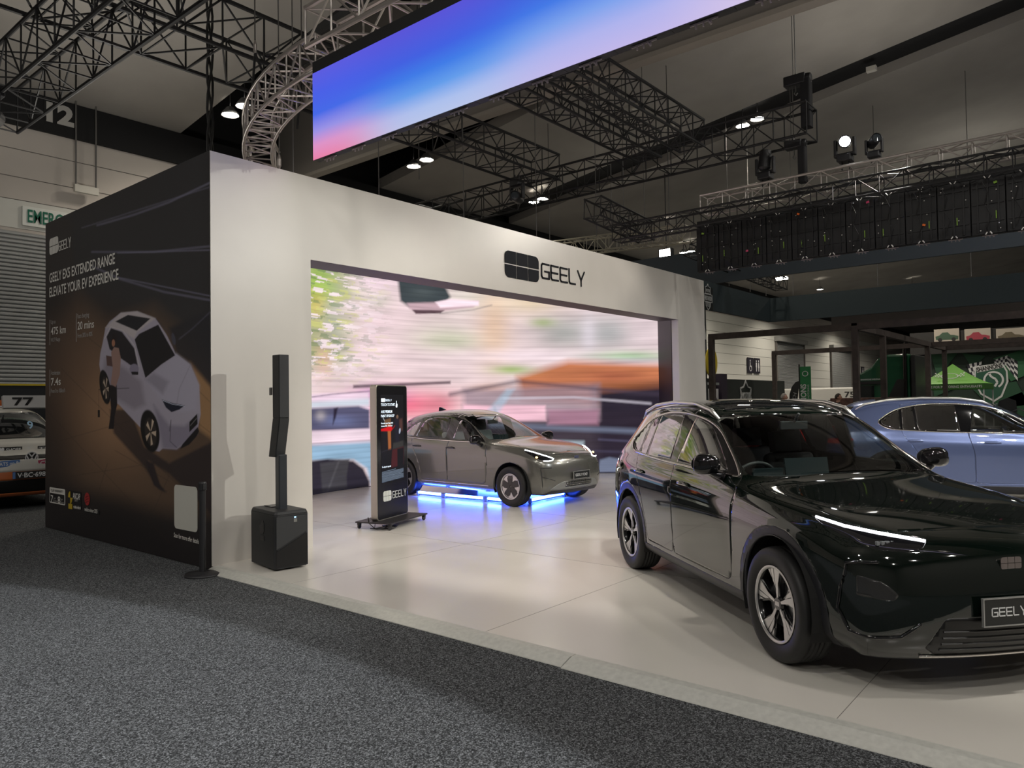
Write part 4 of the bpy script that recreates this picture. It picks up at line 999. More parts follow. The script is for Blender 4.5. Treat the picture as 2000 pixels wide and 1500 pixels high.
for (c_, rx, ry) in (((205,756),10,34),((293,842),18,42)):
    P.ell(c_, rx, ry, (14,12,14), -8, .05); P.ell((c_[0]+1.5,c_[1]+2), rx*.62, ry*.66, (44,38,36), -8, .06)
    for k in range(5):
        a_ = R(72*k+12); cx, cy = c_[0]+1.5, c_[1]+2
        q = lambda r, t: (cx+rx*.60*r*math.cos(t), cy+ry*.64*r*math.sin(t))
        P.poly([q(.12,a_-.3), q(.97,a_-.30), q(.97,a_+.12), q(.15,a_+.3)], (178,160,142), .5)
P.ell((262,721), 9, 10.5, (128,122,140), 0, .08); P.poly([(256,726),(270,726),(270,732),(258,732)], (26,24,28), .6)
P.ell((339,662), 3.5, 12, (66,66,78), -10, .1)
# figure leaning on the car in the print
P.poly([(213,752),(228,752),(229,790),(224,812),(222,838),(212,838),(217,800)], (26,20,24), .8)
P.poly([(217,688),(223,678),(232,680),(236,700),(234,732),(226,756),(216,750),(220,720)], (140,112,104), .8)
P.poly([(207,694),(218,696),(220,716),(209,714)], (84,62,60), .7)
P.ell((223,662), 5, 10, (30,22,24), 0, .1); P.ell((221.5,670), 3.2, 7, (150,104,82), 0, .1)
P.line([(193,761),(252,758)], (12,10,12), 1.2, .5); P.line([(193,761),(193,805)], (20,16,18), .5, .5, .7); P.poly([(191,801),(195,801),(195,815),(191,815)], (14,12,14), .5)
vinyl = vcol_mat('printed_vinyl', 0, .48)
picture_grid('printed_graphic', pos-np.array([FX,FY,0]), P.C*1.4, vinyl, st)
# lettering of the print; a helper takes photo points on the wall plane
def wall_text(name, s, u0, v0, u1, v1, m, caph, bold=.004, wd=None):
    """text starting at photo point (u0,v0) (baseline) and ending near (u1,v1)"""
    a, c = atX(u0, v0, FX), atX(u1, v1, FX)
    bm_ = text_bm(s, 1.0, .0, bold=bold*6); xs_ = [v.co.x for v in bm_.verts]; W_ = max(xs_)-min(xs_)
    L = (c-a).length; bmesh.ops.translate(bm_, vec=(-min(xs_),0,0), verts=bm_.verts); bmesh.ops.scale(bm_, vec=(L/W_, caph/.70, 1), verts=bm_.verts)
    r = (c-a).normalized()
    bm_.transform(frame((px0-.004-FX, a.y-FY, a.z), r)); return obj(name, bm_, m, st)
wt = mat('print_white', (.78,.76,.71), .5); wg = mat('print_grey', (.42,.40,.38), .5); dk = mat('print_black', (.012,.012,.013), .5)
wall_text('print_headline', 'GEELY EX5 EXTENDED RANGE', 98, 552.5, 226, 514.5, wt, .135, .003)
wall_text('print_headline', 'ELEVATE YOUR EV EXPERIENCE', 98, 580.5, 233, 545.5, wt, .135, .003)
for (s, u0, v0, u1, v1, m_, h_) in (('Up to',101,633,110,631.5,wg,.055),('475 km',101,654,130,650,wt,.105),('WLTP Range',101,668,119,665.5,wg,.055),
        ('Fast charging',152.5,622,175.5,618.5,wg,.06),('20 mins',153,644,185,639.5,wt,.105),('From 30% to 80%',153,660,182,656,wg,.058),
        ('Acceleration',101,732,119,731.5,wg,.06),('7.4s',101,753,120,751.5,wt,.105),('From 0 to 100km/h',101,767.5,128.5,766,wg,.058),('Scan for more offer details',341.5,1048.5,390,1062,wt,.05)):
    wall_text('print_caption', s, u0, v0, u1, v1, m_, h_, .0015)
b = BM()
for (u, v0, v1) in ((98.5,625,674),(150,612,668),(98.5,722,774)):
    a, c = atX(u,v0,FX), atX(u,v1,FX); box2(b, (px0-.004-FX,a.y-FY,c.z), (px0-.002-FX,a.y-FY-.012,a.z))
obj('print_rule', b, wg, st)
b = BM(); a = atX(98.5,499,FX); emblem(b, .33, .235, frame((px0-.004-FX,a.y-FY,a.z),(0,-1,0)), .003, .03); fix(b); obj('print_emblem', b, wt, st)
b = BM(); a = atX(116.5,490,FX); strokes(b, 'GEELY', .12, .092, .068, .016, frame((px0-.004-FX,a.y-FY,a.z),(0,-1,0)), .003); fix(b); obj('print_lettering', b, wt, st)
def wall_card(name, u0, v0, u1, v1, m, r, lift=.003):
    a, c = atX(u0, v0, FX), atX(u1, v1, FX); w_, h_ = abs(a.y-c.y), abs(a.z-c.z); b = BM()
    prism(b, roundrect(0,0,w_,h_,r), .002, frame((px0-lift-FX, a.y-FY, min(a.z,c.z)),(0,-1,0))); fix(b); return obj(name, b, m, st)
wall_card('code_card', 342, 946, 387.5, 1040, mat('card_white', (.62,.61,.55), .5), .05)
wall_card('warranty_badge', 98.5, 951, 128.5, 987, wt, .02); wall_card('warranty_field', 99.6, 962, 127.6, 984.5, dk, .01, .006)
for (s, u0, v0, u1, v1, h_) in (('7',101.5,980,106,981,.10),('8',115,983,120,983.8,.10)): wall_text('warranty_numeral', s, u0, v0, u1, v1, wt, h_, .002).location = (-.005,0,0)
wall_text('warranty_caption', 'OUR WARRANTY', 101.5, 959.5, 125.5, 962.5, dk, .035, .001).location = (-.004,0,0)
for (s, u0, v0, u1, v1, h_) in (('yr',107,974.5,111,975.3,.035),('km',107,980,113,981,.035),('yr',121,977,125,977.8,.035),('battery',120.5,982.5,127,983.8,.03)): wall_text('warranty_caption', s, u0, v0, u1, v1, wg, h_, .001).location = (-.005,0,0)
wall_card('safety_badge', 135, 957, 160, 996, dk, .01)
yel = mat('badge_yellow', (.55,.38,.02), .5); red = mat('badge_red', (.40,.03,.03), .5)
a = atX(139.5,971.5,FX); b = BM(); T = frame((px0-.008-FX,a.y-FY,a.z),(0,-1,0))
prism(b, [(0,0)]+[(.075*math.cos(t),.085*math.sin(t)) for t in [R(90)+k*R(90)/8 for k in range(9)]], .002, T); prism(b, [(0,0)]+[(.075*math.cos(t),.085*math.sin(t)) for t in [R(270)+k*R(90)/8 for k in range(9)]], .002, T); fix(b); obj('safety_mark', b, yel, st)
wall_text('safety_lettering', 'ANCAP', 144.5, 973.5, 159, 976, wt, .08, .003).location = (-.005,0,0)
wall_text('safety_lettering', 'SAFETY', 148, 979, 155, 980.3, wg, .03, .001).location = (-.005,0,0)
wall_card('star_field', 136, 983, 143.5, 994.5, yel, .005, .008)
b = BM()
for k in range(5):
    a = atX(146.8+2.9*k, 990.2+.5*k, FX); T = frame((px0-.007-FX,a.y-FY,a.z),(0,-1,0))
    prism(b, [((.026 if q%2 == 0 else .011)*math.sin(q*math.pi/5), (.026 if q%2 == 0 else .011)*math.cos(q*math.pi/5)) for q in range(10)], .001, T)
fix(b); obj('rating_stars', b, wt, st)
a = atX(171.8,974.5,FX); b = BM(); T = frame((px0-.004-FX,a.y-FY,a.z),(0,-1,0))
prism(b, [(.085*math.cos(t),.085*math.sin(t)) for t in [k*math.pi/12 for k in range(24)]], .001, T); fix(b); obj('award_mark', b, red, st)
b = BM()
for q in (-.035,0,.035): prism(b, [(-.05,q-.028),(.0,q-.004),(.055,q+.004),(.055,q+.012),(0,q+.006),(-.05,q-.016)], .001, frame((px0-.006-FX,a.y-FY,a.z),(0,-1,0)))
fix(b); obj('award_stripes', b, mat('award_dark', (.12,.01,.01), .5), st)
wall_card('award_field', 165, 990.5, 196, 1006, dk, .003)
wall_text('award_lettering', 'reddot winner 2025', 167.5, 997.5, 192.5, 1002.5, wt, .05, .002).location = (-.004,0,0)

# ------------------------------------------------------------------ curved LED wall inside the stand
cx, cy, rad = 9.9, 6.24, 5.78
a0, a1 = R(192-10), R(22.3)
ns, nzz = 760, 230
th_ = np.linspace(R(160), R(21.2), ns); zz_ = np.linspace(.05, 4.36, nzz)
T_, Z_ = np.meshgrid(th_, zz_, indexing='ij')
pos = np.stack([cx+rad*np.cos(T_), cy+rad*np.sin(T_), Z_], -1)
U, V = px_of(pos.reshape(-1,3)); U = U.reshape(T_.shape); V = V.reshape(T_.shape)
P = Paint(U, V, (228,206,208))
rng = np.random.default_rng(5)
def streak(ka, kb, seed):
    r_ = np.random.default_rng(seed).random((ns, nzz)); r_ = blur1(blur1(r_, ka, 0), ka, 0); r_ = blur1(r_, kb, 1); r_ = (r_-r_.mean())/r_.std(); return r_
# autumn street behind the car
P.poly([(590,480),(700,530),(700,640),(668,700),(590,720)], (150,165,95), 22, .9)
P.blob((625,560),32,42,(150,190,70),.9); P.blob((622,600),20,30,(215,190,80),.8); P.blob((650,640),26,60,(120,150,110),.8); P.blob((632,700),20,40,(225,175,150),.6)
P.blob((735,545),60,22,(240,215,225),.9); P.blob((735,590),30,16,(140,165,120),.7); P.blob((690,600),40,18,(235,215,220),.7)
P.blob((760,640),110,60,(240,212,218),.8); P.blob((850,640),70,30,(200,190,180),.5); P.blob((880,665),70,22,(196,200,170),.8)
P.blob((930,580),80,34,(215,208,195),.8); P.blob((965,640),34,80,(225,190,160),.8); P.blob((1040,590),60,26,(222,200,150),.6)
P.blob((1100,650),60,36,(150,155,150),.8); P.blob((1060,630),26,10,(140,160,95),.7); P.blob((1190,650),60,40,(160,165,165),.8); P.blob((1150,655),16,40,(225,215,225),.6); P.blob((1262,640),36,50,(218,200,205),.8)
P.blob((1070,695),150,12,(242,222,228),.9); P.blob((1230,695),80,10,(150,185,140),.8); P.blob((1230,708),60,7,(180,195,215),.6)
P.poly([(1010,735),(1110,705),(1310,712),(1310,770),(1160,792),(1020,780)], (192,112,66), 9, .95); P.blob((1200,735),60,14,(150,78,60),.6); P.blob((1240,762),60,12,(200,115,50),.8)
P.blob((1000,722),40,9,(150,180,90),.8); P.blob((960,760),40,10,(225,175,150),.7)
P.poly([(775,530),(870,560),(880,580),(870,592),(800,600),(782,588)], (62,70,74), 3.5); P.blob((825,572),26,10,(80,88,90),.8)
P.poly([(795,592),(935,588),(925,600),(820,613),(800,603)], (190,160,168), 2.5); P.poly([(805,605),(868,606),(860,612),(812,613)], (95,72,80), 1.5); P.poly([(850,590),(880,584),(935,588),(935,597),(860,601)], (250,225,235), 2)
P.line([(860,612),(925,605),(960,596)], (130,120,120), 2, 2, .7)
# pink haze, passing cars
P.blob((790,790),95,30,(236,110,135),.95); P.blob((740,770),50,18,(200,150,200),.8); P.poly([(690,752),(880,744),(880,750),(690,758)], (60,40,56), 2, .8); P.blob((860,790),30,20,(200,90,110),.5)
P.poly([(1160,760),(1330,745),(1330,960),(1170,960)], (40,34,46), 14, 1)
P.poly([(905,815),(1330,800),(1330,960),(905,960)], (44,36,48), 10, .97); P.poly([(905,760),(1170,750),(1170,820),(905,825)], (150,130,142), 8, .8)
P.poly([(905,790),(965,793),(965,806),(905,806)], (240,190,205), 3, .95); P.poly([(966,791),(1065,792),(1067,822),(975,822)], (238,190,205), 3, 1); P.poly([(1070,800),(1170,800),(1168,830),(1070,830)], (165,120,140), 5, .9)
P.line([(880,770),(1010,745),(1250,768),(1300,770)], (70,60,75), 7, 4, .7); P.line([(985,778),(1120,776),(1270,788)], (195,188,200), 4, 2.5, .8); P.line([(960,830),(1240,842)], (130,140,165), 8, 5, .6)
P.poly([(1070,860),(1140,862),(1140,876),(1080,872)], (180,195,205), 4, .8); P.poly([(940,815),(990,760),(1005,760),(965,820)], (170,195,215), 4, .6)
P.line([(1170,858),(1290,866)], (95,92,120), 3, 2.5, .5); P.line([(1130,880),(1260,884)], (80,76,100), 3, 2.5, .5)
P.poly([(1168,918),(1172,898),(1190,893),(1230,900),(1230,921),(1170,922)], (110,118,140), 2.5, 1)
# left hand car in the picture
P.poly([(560,775),(640,768),(720,766),(722,800),(722,870),(560,880)], (232,205,222), 3, 1); P.line([(590,778),(650,770),(722,764)], (110,95,115), 2, 1.5, .8); P.poly([(590,786),(722,778),(722,792),(590,798)], (190,205,215), 4, .8)
P.poly([(600,798),(700,793),(722,800),(722,838),(600,842)], (62,66,96), 3, .95); P.blob((660,822),36,10,(110,118,160),.8); P.blob((626,812),10,10,(190,180,180),.6); P.poly([(652,798),(660,796),(656,815),(650,830)], (40,34,52), 2)
P.poly([(560,846),(722,838),(722,866),(560,872)], (238,214,226), 3); P.line([(580,868),(722,860)], (120,95,110), 2, 1.5, .8)
P.poly([(560,872),(726,863),(740,880),(728,960),(716,915),(690,898),(560,902)], (140,172,198), 4, 1)
P.poly([(560,906),(640,896),(690,900),(710,915),(722,940),(722,975),(560,985)], (44,40,50), 3, 1); P.poly([(625,905),(682,897),(677,930),(678,958),(630,968)], (66,64,68), 2, .9)
P.line([(662,900),(640,960)], (84,82,86), 3, 2, .8)
P.poly([(560,960),(720,945),(720,950),(560,985)], (24,22,28), 3, .8)
# foliage flecks on the left, drawn into short dashes
fl = streak(14, 5, 3); mm = np.clip((780-U)/120, 0, 1)*np.clip((760-V)/60, 0, 1)
P.mix((fl > .55)*mm*.85, (245,226,232)); fl2 = streak(12, 4, 9); P.mix((fl2 > 1.1)*mm*.6, (205,205,120)); P.mix((fl2 < -1.1)*mm*.55, (104,128,92))
s1, s2 = streak(60, 3, 1), streak(25, 7, 2)
P.C *= (1+.045*s1+.04*s2)[..., None]
lines = 1-.10*(np.sin(Z_/4.3*2*math.pi*42) > .75)*np.clip((V-480)/60, 0, 1); P.C *= lines[..., None]
P.C = np.clip(P.C, 0, 1.2)
led = empty('video_screen', (cx,cy,0), 0, 'curved LED video wall showing a blurred street and passing cars', 'video wall')
picture_grid('screen', pos-np.array([cx,cy,0]), P.C, vcol_mat('led_picture', 1.0), led)
b = BM(); n = 40; seq = [R(160)+(R(21.2)-R(160))*i/n for i in range(n+1)]
for (z0, z1, r0, r1) in ((.04,4.38,rad+.015,rad+.12),):
    rings = []
    for t in seq: rings.append([b.verts.new((r*math.cos(t), r*math.sin(t), z)) for (r, z) in ((r0,z0),(r1,z0),(r1,z1),(r0,z1))])
    for i in range(n):
        for k in range(4): b.faces.new((rings[i][k], rings[i][(k+1)%4], rings[i+1][(k+1)%4], rings[i+1][k]))
    b.faces.new(rings[0]); b.faces.new(rings[-1][::-1])
fix(b); obj('cabinet', b, mat('led_cabinet_black', (.01,.01,.011), .6), led)

# ------------------------------------------------------------------ kiosk
def kiosk():
    k = empty('touch_kiosk', (6.90,7.915,PZ), R(17), 'freestanding black touch screen kiosk with silver rim beside the grey car', 'kiosk')
    w_, d_, z0, z1 = .80, .10, .10, 1.935
    silver = mat('kiosk_silver', (.46,.44,.38), .35, .8); blackg = mat('kiosk_black_glass', (.010,.010,.012), .22)
    F = frame((-w_/2, 0, z0), (1,0,0))
    b = BM(); prism(b, roundrect(0,0,w_,z1-z0,.05), -d_, F); fix(b); obj('housing', b, silver, k, bev=.004)
    b = BM(); prism(b, roundrect(.014,.014,w_-.014,z1-z0-.014,.04), .004, F); fix(b); obj('front_glass', b, blackg, k)
    sx0, sx1, sz0, sz1 = .10, w_-.11, .50, 1.70
    ny, nz = 90, 170; xs_ = np.linspace(sx0, sx1, ny); zs_ = np.linspace(sz0, sz1, nz); X_, Z_ = np.meshgrid(xs_, zs_, indexing='ij')
    pos = np.stack([X_-w_/2, np.full_like(X_, -.0055), Z_+z0], -1)
    U = (X_-sx0)/(sx1-sx0)*100; V = 200-(Z_-sz0)/(sz1-sz0)*200       # 100 x 200 layout
    P = Paint(U, V, (13,13,18)); P.poly([(0,55),(100,50),(100,150),(0,150)], (22,20,26), 15)
    P.poly([(48,127),(100,122),(100,165),(42,168)], (74,26,30), 2, .9); P.poly([(52,112),(98,108),(98,122),(50,126)], (58,56,54), 2, .8)
    P.poly([(16,58),(42,54),(44,70),(16,72)], (120,84,54), 2, .9); P.poly([(28,68),(42,66),(43,125),(31,126)], (168,98,52), 2)
    P.ell((72,52),5,5,(120,92,74)); P.poly([(80,58),(94,56),(96,84),(82,86)], (88,56,52), 3, .8); P.ell((82,85),4,7,(170,180,200), 20)
    P.poly([(60,55),(76,55),(80,110),(62,110)], (28,26,40), 3, .9)
    P.poly([(0,78),(44,72),(50,78),(44,84),(0,82)], (215,10,22), 1.5); P.line([(50,80),(60,72)], (150,20,26), 2, 1)
    P.line([(8,50),(16,60)], (220,230,240), 1.2, .7); P.line([(0,130),(46,124)], (44,42,52), 1.5, 1)
    P.poly([(70,127),(98,125),(98,168),(70,170)], (16,15,20), 1, 1)
    for q in range(11):
        v = 175+q*2.2; e = 97 if q not in (0,5) else (62 if q == 0 else 90)
        P.line([(3,v+.8),(e,v-3)], (150,168,190), .9, .5, .75)
    scr = picture_grid('display', pos, P.C, vcol_mat('kiosk_picture', .9), k)
    wt_ = mat('screen_text_white', (.8,.9,1), .4, emit=.75, ecol=(.72,.86,1.0)); wp = mat('kiosk_print_white', (.62,.64,.58), .5)
    def st_(s, x, z, w2, h2, m=wt_):
        bm_ = text_bm(s, 1.0, .0, bold=.012); xs2 = [v.co.x for v in bm_.verts]; W_ = max(xs2)-min(xs2)
        bmesh.ops.translate(bm_, vec=(-min(xs2),0,0), verts=bm_.verts); bmesh.ops.scale(bm_, vec=(w2/W_, h2/.7, 1), verts=bm_.verts)
        bm_.transform(frame((x-w_/2,-.008,z+z0),(1,0,0))); obj('display_text', bm_, m, scr)
    st_('TOUCH TO START', .105, 1.545, .36, .038); st_('AND PREMIUM', .105, 1.45, .28, .036); st_('PAINT UPGRADE*', .105, 1.392, .34, .036)
    st_('Pre-order your Geely EX2', .105, 1.30, .30, .022); st_('between 30th - 19th April', .105, 1.262, .28, .022); st_('No deposit required', .12, .705, .22, .024)
    b = BM(); emblem(b, .10, .050, frame((.110-w_/2,-.008,1.60+z0),(1,0,0)), .001, .03); strokes(b, 'GEELY', .022, .032, .025, .004, frame((.222-w_/2,-.008,1.613+z0),(1,0,0)), .001); fix(b); obj('display_logo', b, wt_, scr)
    b = BM(); T = frame((.48-w_/2,-.008,1.53+z0),(1,0,0)); prism(b, [(0,0),(.03,-.012),(.045,.01),(.045,.045),(.03,.04),(.026,.04),(.024,.085),(.012,.085),(.010,.03),(0,.03)], .001, T); fix(b); obj('pointing_hand', b, wt_, scr)
    b = BM(); emblem(b, .205, .140, frame((.14-w_/2,-.006,.245+z0),(1,0,0)), .002, .025); fix(b); obj('front_logo', b, wp, k)
    b = BM(); strokes(b, 'GEELY', .088, .076, .054, .010, frame((.375-w_/2,-.006,.270+z0),(1,0,0)), .002); fix(b); obj('front_lettering', b, wp, k)
    bk = mat('kiosk_base_black', (.02,.018,.02), .5)
    b = BM(); prism(b, [(-.48,-.26),(.50,-.26),(.50,.30),(-.48,.30)], .018, Matrix.Translation((0,0,.082))); fix(b); obj('base_plate', b, bk, k, bev=.004)
    for (x, y) in ((-.44,-.22),(.46,-.22),(-.44,.26),(.46,.26)):
        b = BM(); lathe(b, [(.001,-.012),(.030,-.012),(.034,-.006),(.034,.006),(.030,.012),(.001,.012)], 'Y', 20, c=(x,y,.035)); box2(b, (x-.022,y-.02,.05), (x+.022,y+.02,.082)); fix(b); obj('caster', b, mat('caster_black', (.015,.015,.015), .4), k)
    random.seed(2); pts = [(-.30,.10,.10)]
    for i in range(16): pts.append((-.42+.16*math.sin(i*.9)+.01*i, -.10+.13*math.cos(i*1.3), .012+.008*(i % 3)))
    b = BM(); sweep(b, pts, .006, 6); fix(b); c = obj('power_cable', b, mat('cable_black', (.01,.01,.01), .5), k, smooth=True)
    b = BM(); sweep(b, [(-.42,.12,.5-.4),(-.47,.10,.16),(-.52,.06,.10),(-.50,-.02,.03)], .006, 6); fix(b); obj('power_cable', b, MATS['cable_black'], k, smooth=True)
kiosk()
# ------------------------------------------------------------------ column loudspeaker on its subwoofer
def column_speaker():
    s = empty('column_loudspeaker', (4.46,6.93,PZ), R(-8), 'black column loudspeaker on a pole over its subwoofer by the white pillar', 'speaker')
    blk_ = mat('speaker_black', (.016,.017,.019), .55, noise=.1, nscale=200); gr = mat('speaker_grille', (.028,.030,.033), .5, bump=.4, bscale=500); sk = mat('speaker_dark', (.008,.008,.009), .35)
    w_, d_, h_ = .37, .62, .575
    b = BM()
    # octagonal cabinet seen from above, with bevelled upper edges
    prof = [(-w_/2,d_/2-.05),(-w_/2+.03,d_/2),(w_/2-.03,d_/2),(w_/2,d_/2-.05),(w_/2,-d_/2+.02),(w_/2-.03,-d_/2-.0),(-w_/2+.03,-d_/2-.0),(-w_/2,-d_/2+.02)]
    prism(b, prof, h_-.035, Matrix.Translation((0,0,.02)))
    top = [(x*.93, y*.96) for x, y in prof]
    lo = [b.verts.new((p[0],p[1],h_-.015)) for p in prof]; hi = [b.verts.new((p[0],p[1],h_+.02)) for p in top]
    b.faces.new(hi); b.faces.new(lo[::-1])
    for i in range(8): b.faces.new((lo[i],lo[(i+1)%8],hi[(i+1)%8],hi[i]))
    fix(b); cab = obj('subwoofer', b, blk_, s, bev=.006)
    F = frame((-w_/2,-d_/2-.004,.02),(1,0,0))
    b = BM(); prism(b, [(.015,.20),(w_-.02,.36),(w_-.02,h_-.05),(.015,h_-.05)], .006, F); fix(b); obj('grille', b, gr, cab)
    b = BM(); prism(b, [(.015,.02),(w_-.02,.02),(w_-.02,.335),(.015,.175)], .003, F); fix(b); obj('port', b, sk, cab)
    b = BM(); prism(b, [(.20,.46),(.235,.46),(.235,.495),(.20,.495)], .009, F); fix(b); obj('maker_badge', b, mat('badge_grey', (.22,.22,.20), .5), cab)
    b = BM(); prism(b, [(.215+.010*math.cos(t),.508+.006*math.sin(t)) for t in [k*math.pi/4 for k in range(8)]], .010, F); fix(b); obj('power_light', b, mat('led_blue', (.1,.4,1), .4, emit=6, ecol=(.25,.6,1)), cab)
    L = frame((-w_/2-.001,d_/2,.02),(0,-1,0))
    b = BM(); prism(b, [(.28,.33),(.35,.33),(.38,.36),(.37,.44),(.35,.47),(.33,.47),(.31,.44),(.27,.41)], .003, L); prism(b, [(.28,.26),(.38,.26),(.37,.31),(.29,.31)], .003, L); fix(b); obj('side_handle', b, sk, cab)
    b = BM(); box2(b, (-.05,.06,h_+.015), (.09,.24,h_+.03)); 
    for k in range(6): bar(b, (0,0,0), (0,0,.0), .01)
    obj('top_handle', b, sk, cab)
    b = BM(); box2(b, (-.045,-.12,h_+.01), (.045,-.02,1.16)); po = obj('pole', b, mat('pole_blue_black', (.03,.035,.042), .4), s, bev=.01)
    # bent array: straight upper half, lower half raked
    b = BM()
    def slab(z0, z1, y0, y1, b=b):
        lo = [(-.065,y0+.07),(.065,y0+.07),(.055,y0-.07),(-.055,y0-.07)]; hi = [(-.065,y1+.07),(.065,y1+.07),(.055,y1-.07),(-.055,y1-.07)]
        A = [b.verts.new((p[0],p[1],z0)) for p in lo]; B = [b.verts.new((p[0],p[1],z1)) for p in hi]
        b.faces.new(B); b.faces.new(A[::-1])
        for i in range(4): b.faces.new((A[i],A[(i+1)%4],B[(i+1)%4],B[i]))
    slab(1.13,1.54,.02,-.085); slab(1.54,2.20,-.085,-.085); fix(b); ar = obj('speaker_array', b, blk_, s, bev=.006)
    b = BM()
    for (z0, z1, y0, y1) in ((1.14,1.535,.02,-.085),(1.545,2.19,-.085,-.085)):
        A = [b.verts.new(q) for q in ((-.050,y0-.074,z0),(.050,y0-.074,z0),(.050,y1-.074,z1),(-.050,y1-.074,z1))]; b.faces.new(A)
    fix(b); g = obj('grille', b, gr, ar, sol=.004)
    b = BM(); box2(b, (-.067,-.02,1.78), (-.075,.04,1.86)); obj('tilt_knob', b, sk, ar)
column_speaker()
# ------------------------------------------------------------------ rope post
s = empty('barrier_post', (3.82,7.30,0), 0, 'black retractable belt barrier post by the corner of the stand', 'barrier')
bk = mat('post_black', (.018,.018,.020), .45)
b = BM(); lathe(b, [(.0,.0),(.175,.0),(.178,.008),(.17,.022),(.06,.034),(.03,.04),(.0,.04)][1:], 'Z', 40); fix(b); obj('base', b, bk, s, smooth=True)
b = BM(); bar(b, (0,0,.03), (0,0,.86), .032, 20); obj('post', b, bk, s, smooth=False)
b = BM(); lathe(b, [(.001,.86),(.038,.86),(.040,.865),(.040,.93),(.036,.945),(.001,.945)], 'Z', 24); box2(b, (-.02,-.052,.87), (.02,-.03,.925)); fix(b); obj('belt_head', b, bk, s)
# ================================================================== OVERHEAD RIGGING
blackt = mat('truss_black', (.009,.009,.010), .6); silvt = mat('truss_aluminium', (.50,.46,.43), .38, .75)
def truss(label, a, b_, w_, h_, m, rc=.025, rb=.012, bay=None, group=None, name='box_truss', up=(0,0,1), cat='truss', ends=True):
    """box truss from a to b: four chords and a lattice on each face; a, b are the centres of its ends"""
    a, b_ = Vector(a), Vector(b_); d = (b_-a); L = d.length; d.normalize(); u = Vector(up); s = d.cross(u).normalized(); u = s.cross(d)
    root = empty(name, (a+b_)/2, 0, label, cat, group); c0 = (a+b_)/2
    cor = [s*w_/2*i+u*h_/2*j for (i, j) in ((-1,-1),(1,-1),(1,1),(-1,1))]
    for c in cor:
        bm = BM(); bar(bm, a+c-c0, b_+c-c0, rc, 8); o = obj('chord', bm, m, root)
    n = max(2, int(round(L/(bay or w_)))); 
    for q in range(4):
        bm = BM(); c1, c2 = cor[q], cor[(q+1)%4]
        for i in range(n):
            p0, p1 = a+d*L*i/n-c0, a+d*L*(i+1)/n-c0
            (bar(bm, p0+c1, p1+c2, rb, 5) if i % 2 == 0 else bar(bm, p0+c2, p1+c1, rb, 5))
            bar(bm, p0+c1, p0+c2, rb, 5)
        bar(bm, b_-c0+c1, b_-c0+c2, rb, 5)
        obj('lattice', bm, m, root)
    return root
truss('black box truss crossing the upper left, running towards the far wall', (4.43,16.2,7.42), (4.43,2,7.42), .80, .84, blackt, .034, .015, .72)
truss('black box truss at upper left running parallel to the white portal', (2.6,12.5,8.32), (10.6,12.5,8.32), 1.3, .84, blackt, .040, .018, .84)
truss('black truss between the video banner and the cross truss, nearer the left', (9.6,10.75,7.3), (14.3,10.75,7.3), .85, .60, blackt, .030, .013, .65)
truss('left of the twin black trusses running back under the banner', (9.7,7.95,7.25), (14.4,7.95,7.25), .55, .55, blackt, .028, .013, .55, 'twin trusses under the banner')
truss('right of the twin black trusses running back under the banner', (9.7,6.95,7.25), (14.4,6.95,7.25), .55, .55, blackt, .028, .013, .55, 'twin trusses under the banner')
truss('long black cross truss running above the stand from hoist to hoist', (14.7,16.0,7.05), (14.7,4.6,7.05), .62, .62, blackt, .028, .013, .62)
# the ring over the stand: silver truss, video banners below
AX, BX = 5.05, 14.65
truss('silver truss above the glowing video banner', (AX+.28,7.3,6.12), (AX+.28,-3,6.12), .46, .46, silvt, .028, .014, .5, 'ring trusses')
truss('silver truss carrying the dark back of the far video banner', (BX+.25,6.95,5.88), (BX+.25,-3,5.88), .36, .36, silvt, .026, .012, .5, 'ring trusses')
truss('black truss tucked under the far silver truss', (BX-.15,8.9,5.5), (BX-.15,-3,5.52), .36, .34, blackt, .022, .010, .4)
truss('pale truss low behind the portal top with hanging chain hooks', (18,14.2,6.33), (18,8.9,6.1), .42, .42, mat('truss_pale', (.50,.47,.38), .4, .6), .024, .010, .38)
truss('short black truss stub end beyond the portal', (13.3,8.75,5.86), (15.6,8.75,5.7), .42, .42, blackt, .024, .011, .4)
truss('black truss low at the far right of the pale truss', (19.0,9.3,5.95), (26,9.3,5.7), .4, .4, blackt, .022, .010, .4)
# curved corner truss
def arc_truss(label, c, r, a0, a1, z, w_, h_, m):
    root = empty('curved_truss', (c[0],c[1],z), 0, label, 'truss'); n = 14
    A = [a0+(a1-a0)*i/n for i in range(n+1)]
    P = {}
    for k, (dr, dz) in enumerate(((-w_/2,-h_/2),(w_/2,-h_/2),(w_/2,h_/2),(-w_/2,h_/2))):
        P[k] = [Vector(((r+dr)*math.cos(t),(r+dr)*math.sin(t),dz)) for t in A]
        bm = BM(); sweep(bm, P[k], .027, 8); obj('chord', bm, m, root, smooth=True)
    for k in range(4):
        bm = BM(); q = (k+1) % 4
        for i in range(n):
            bar(bm, P[k][i], P[q][i], .013, 6)
            (bar(bm, P[k][i], P[q][i+1], .013, 6) if i % 2 == 0 else bar(bm, P[q][i], P[k][i+1], .013, 6))
        obj('lattice', bm, m, root)
arc_truss('curved silver corner truss above the white portal', (12.1,7.6), 6.35, R(179), R(136), 6.12, .44, .46, silvt)

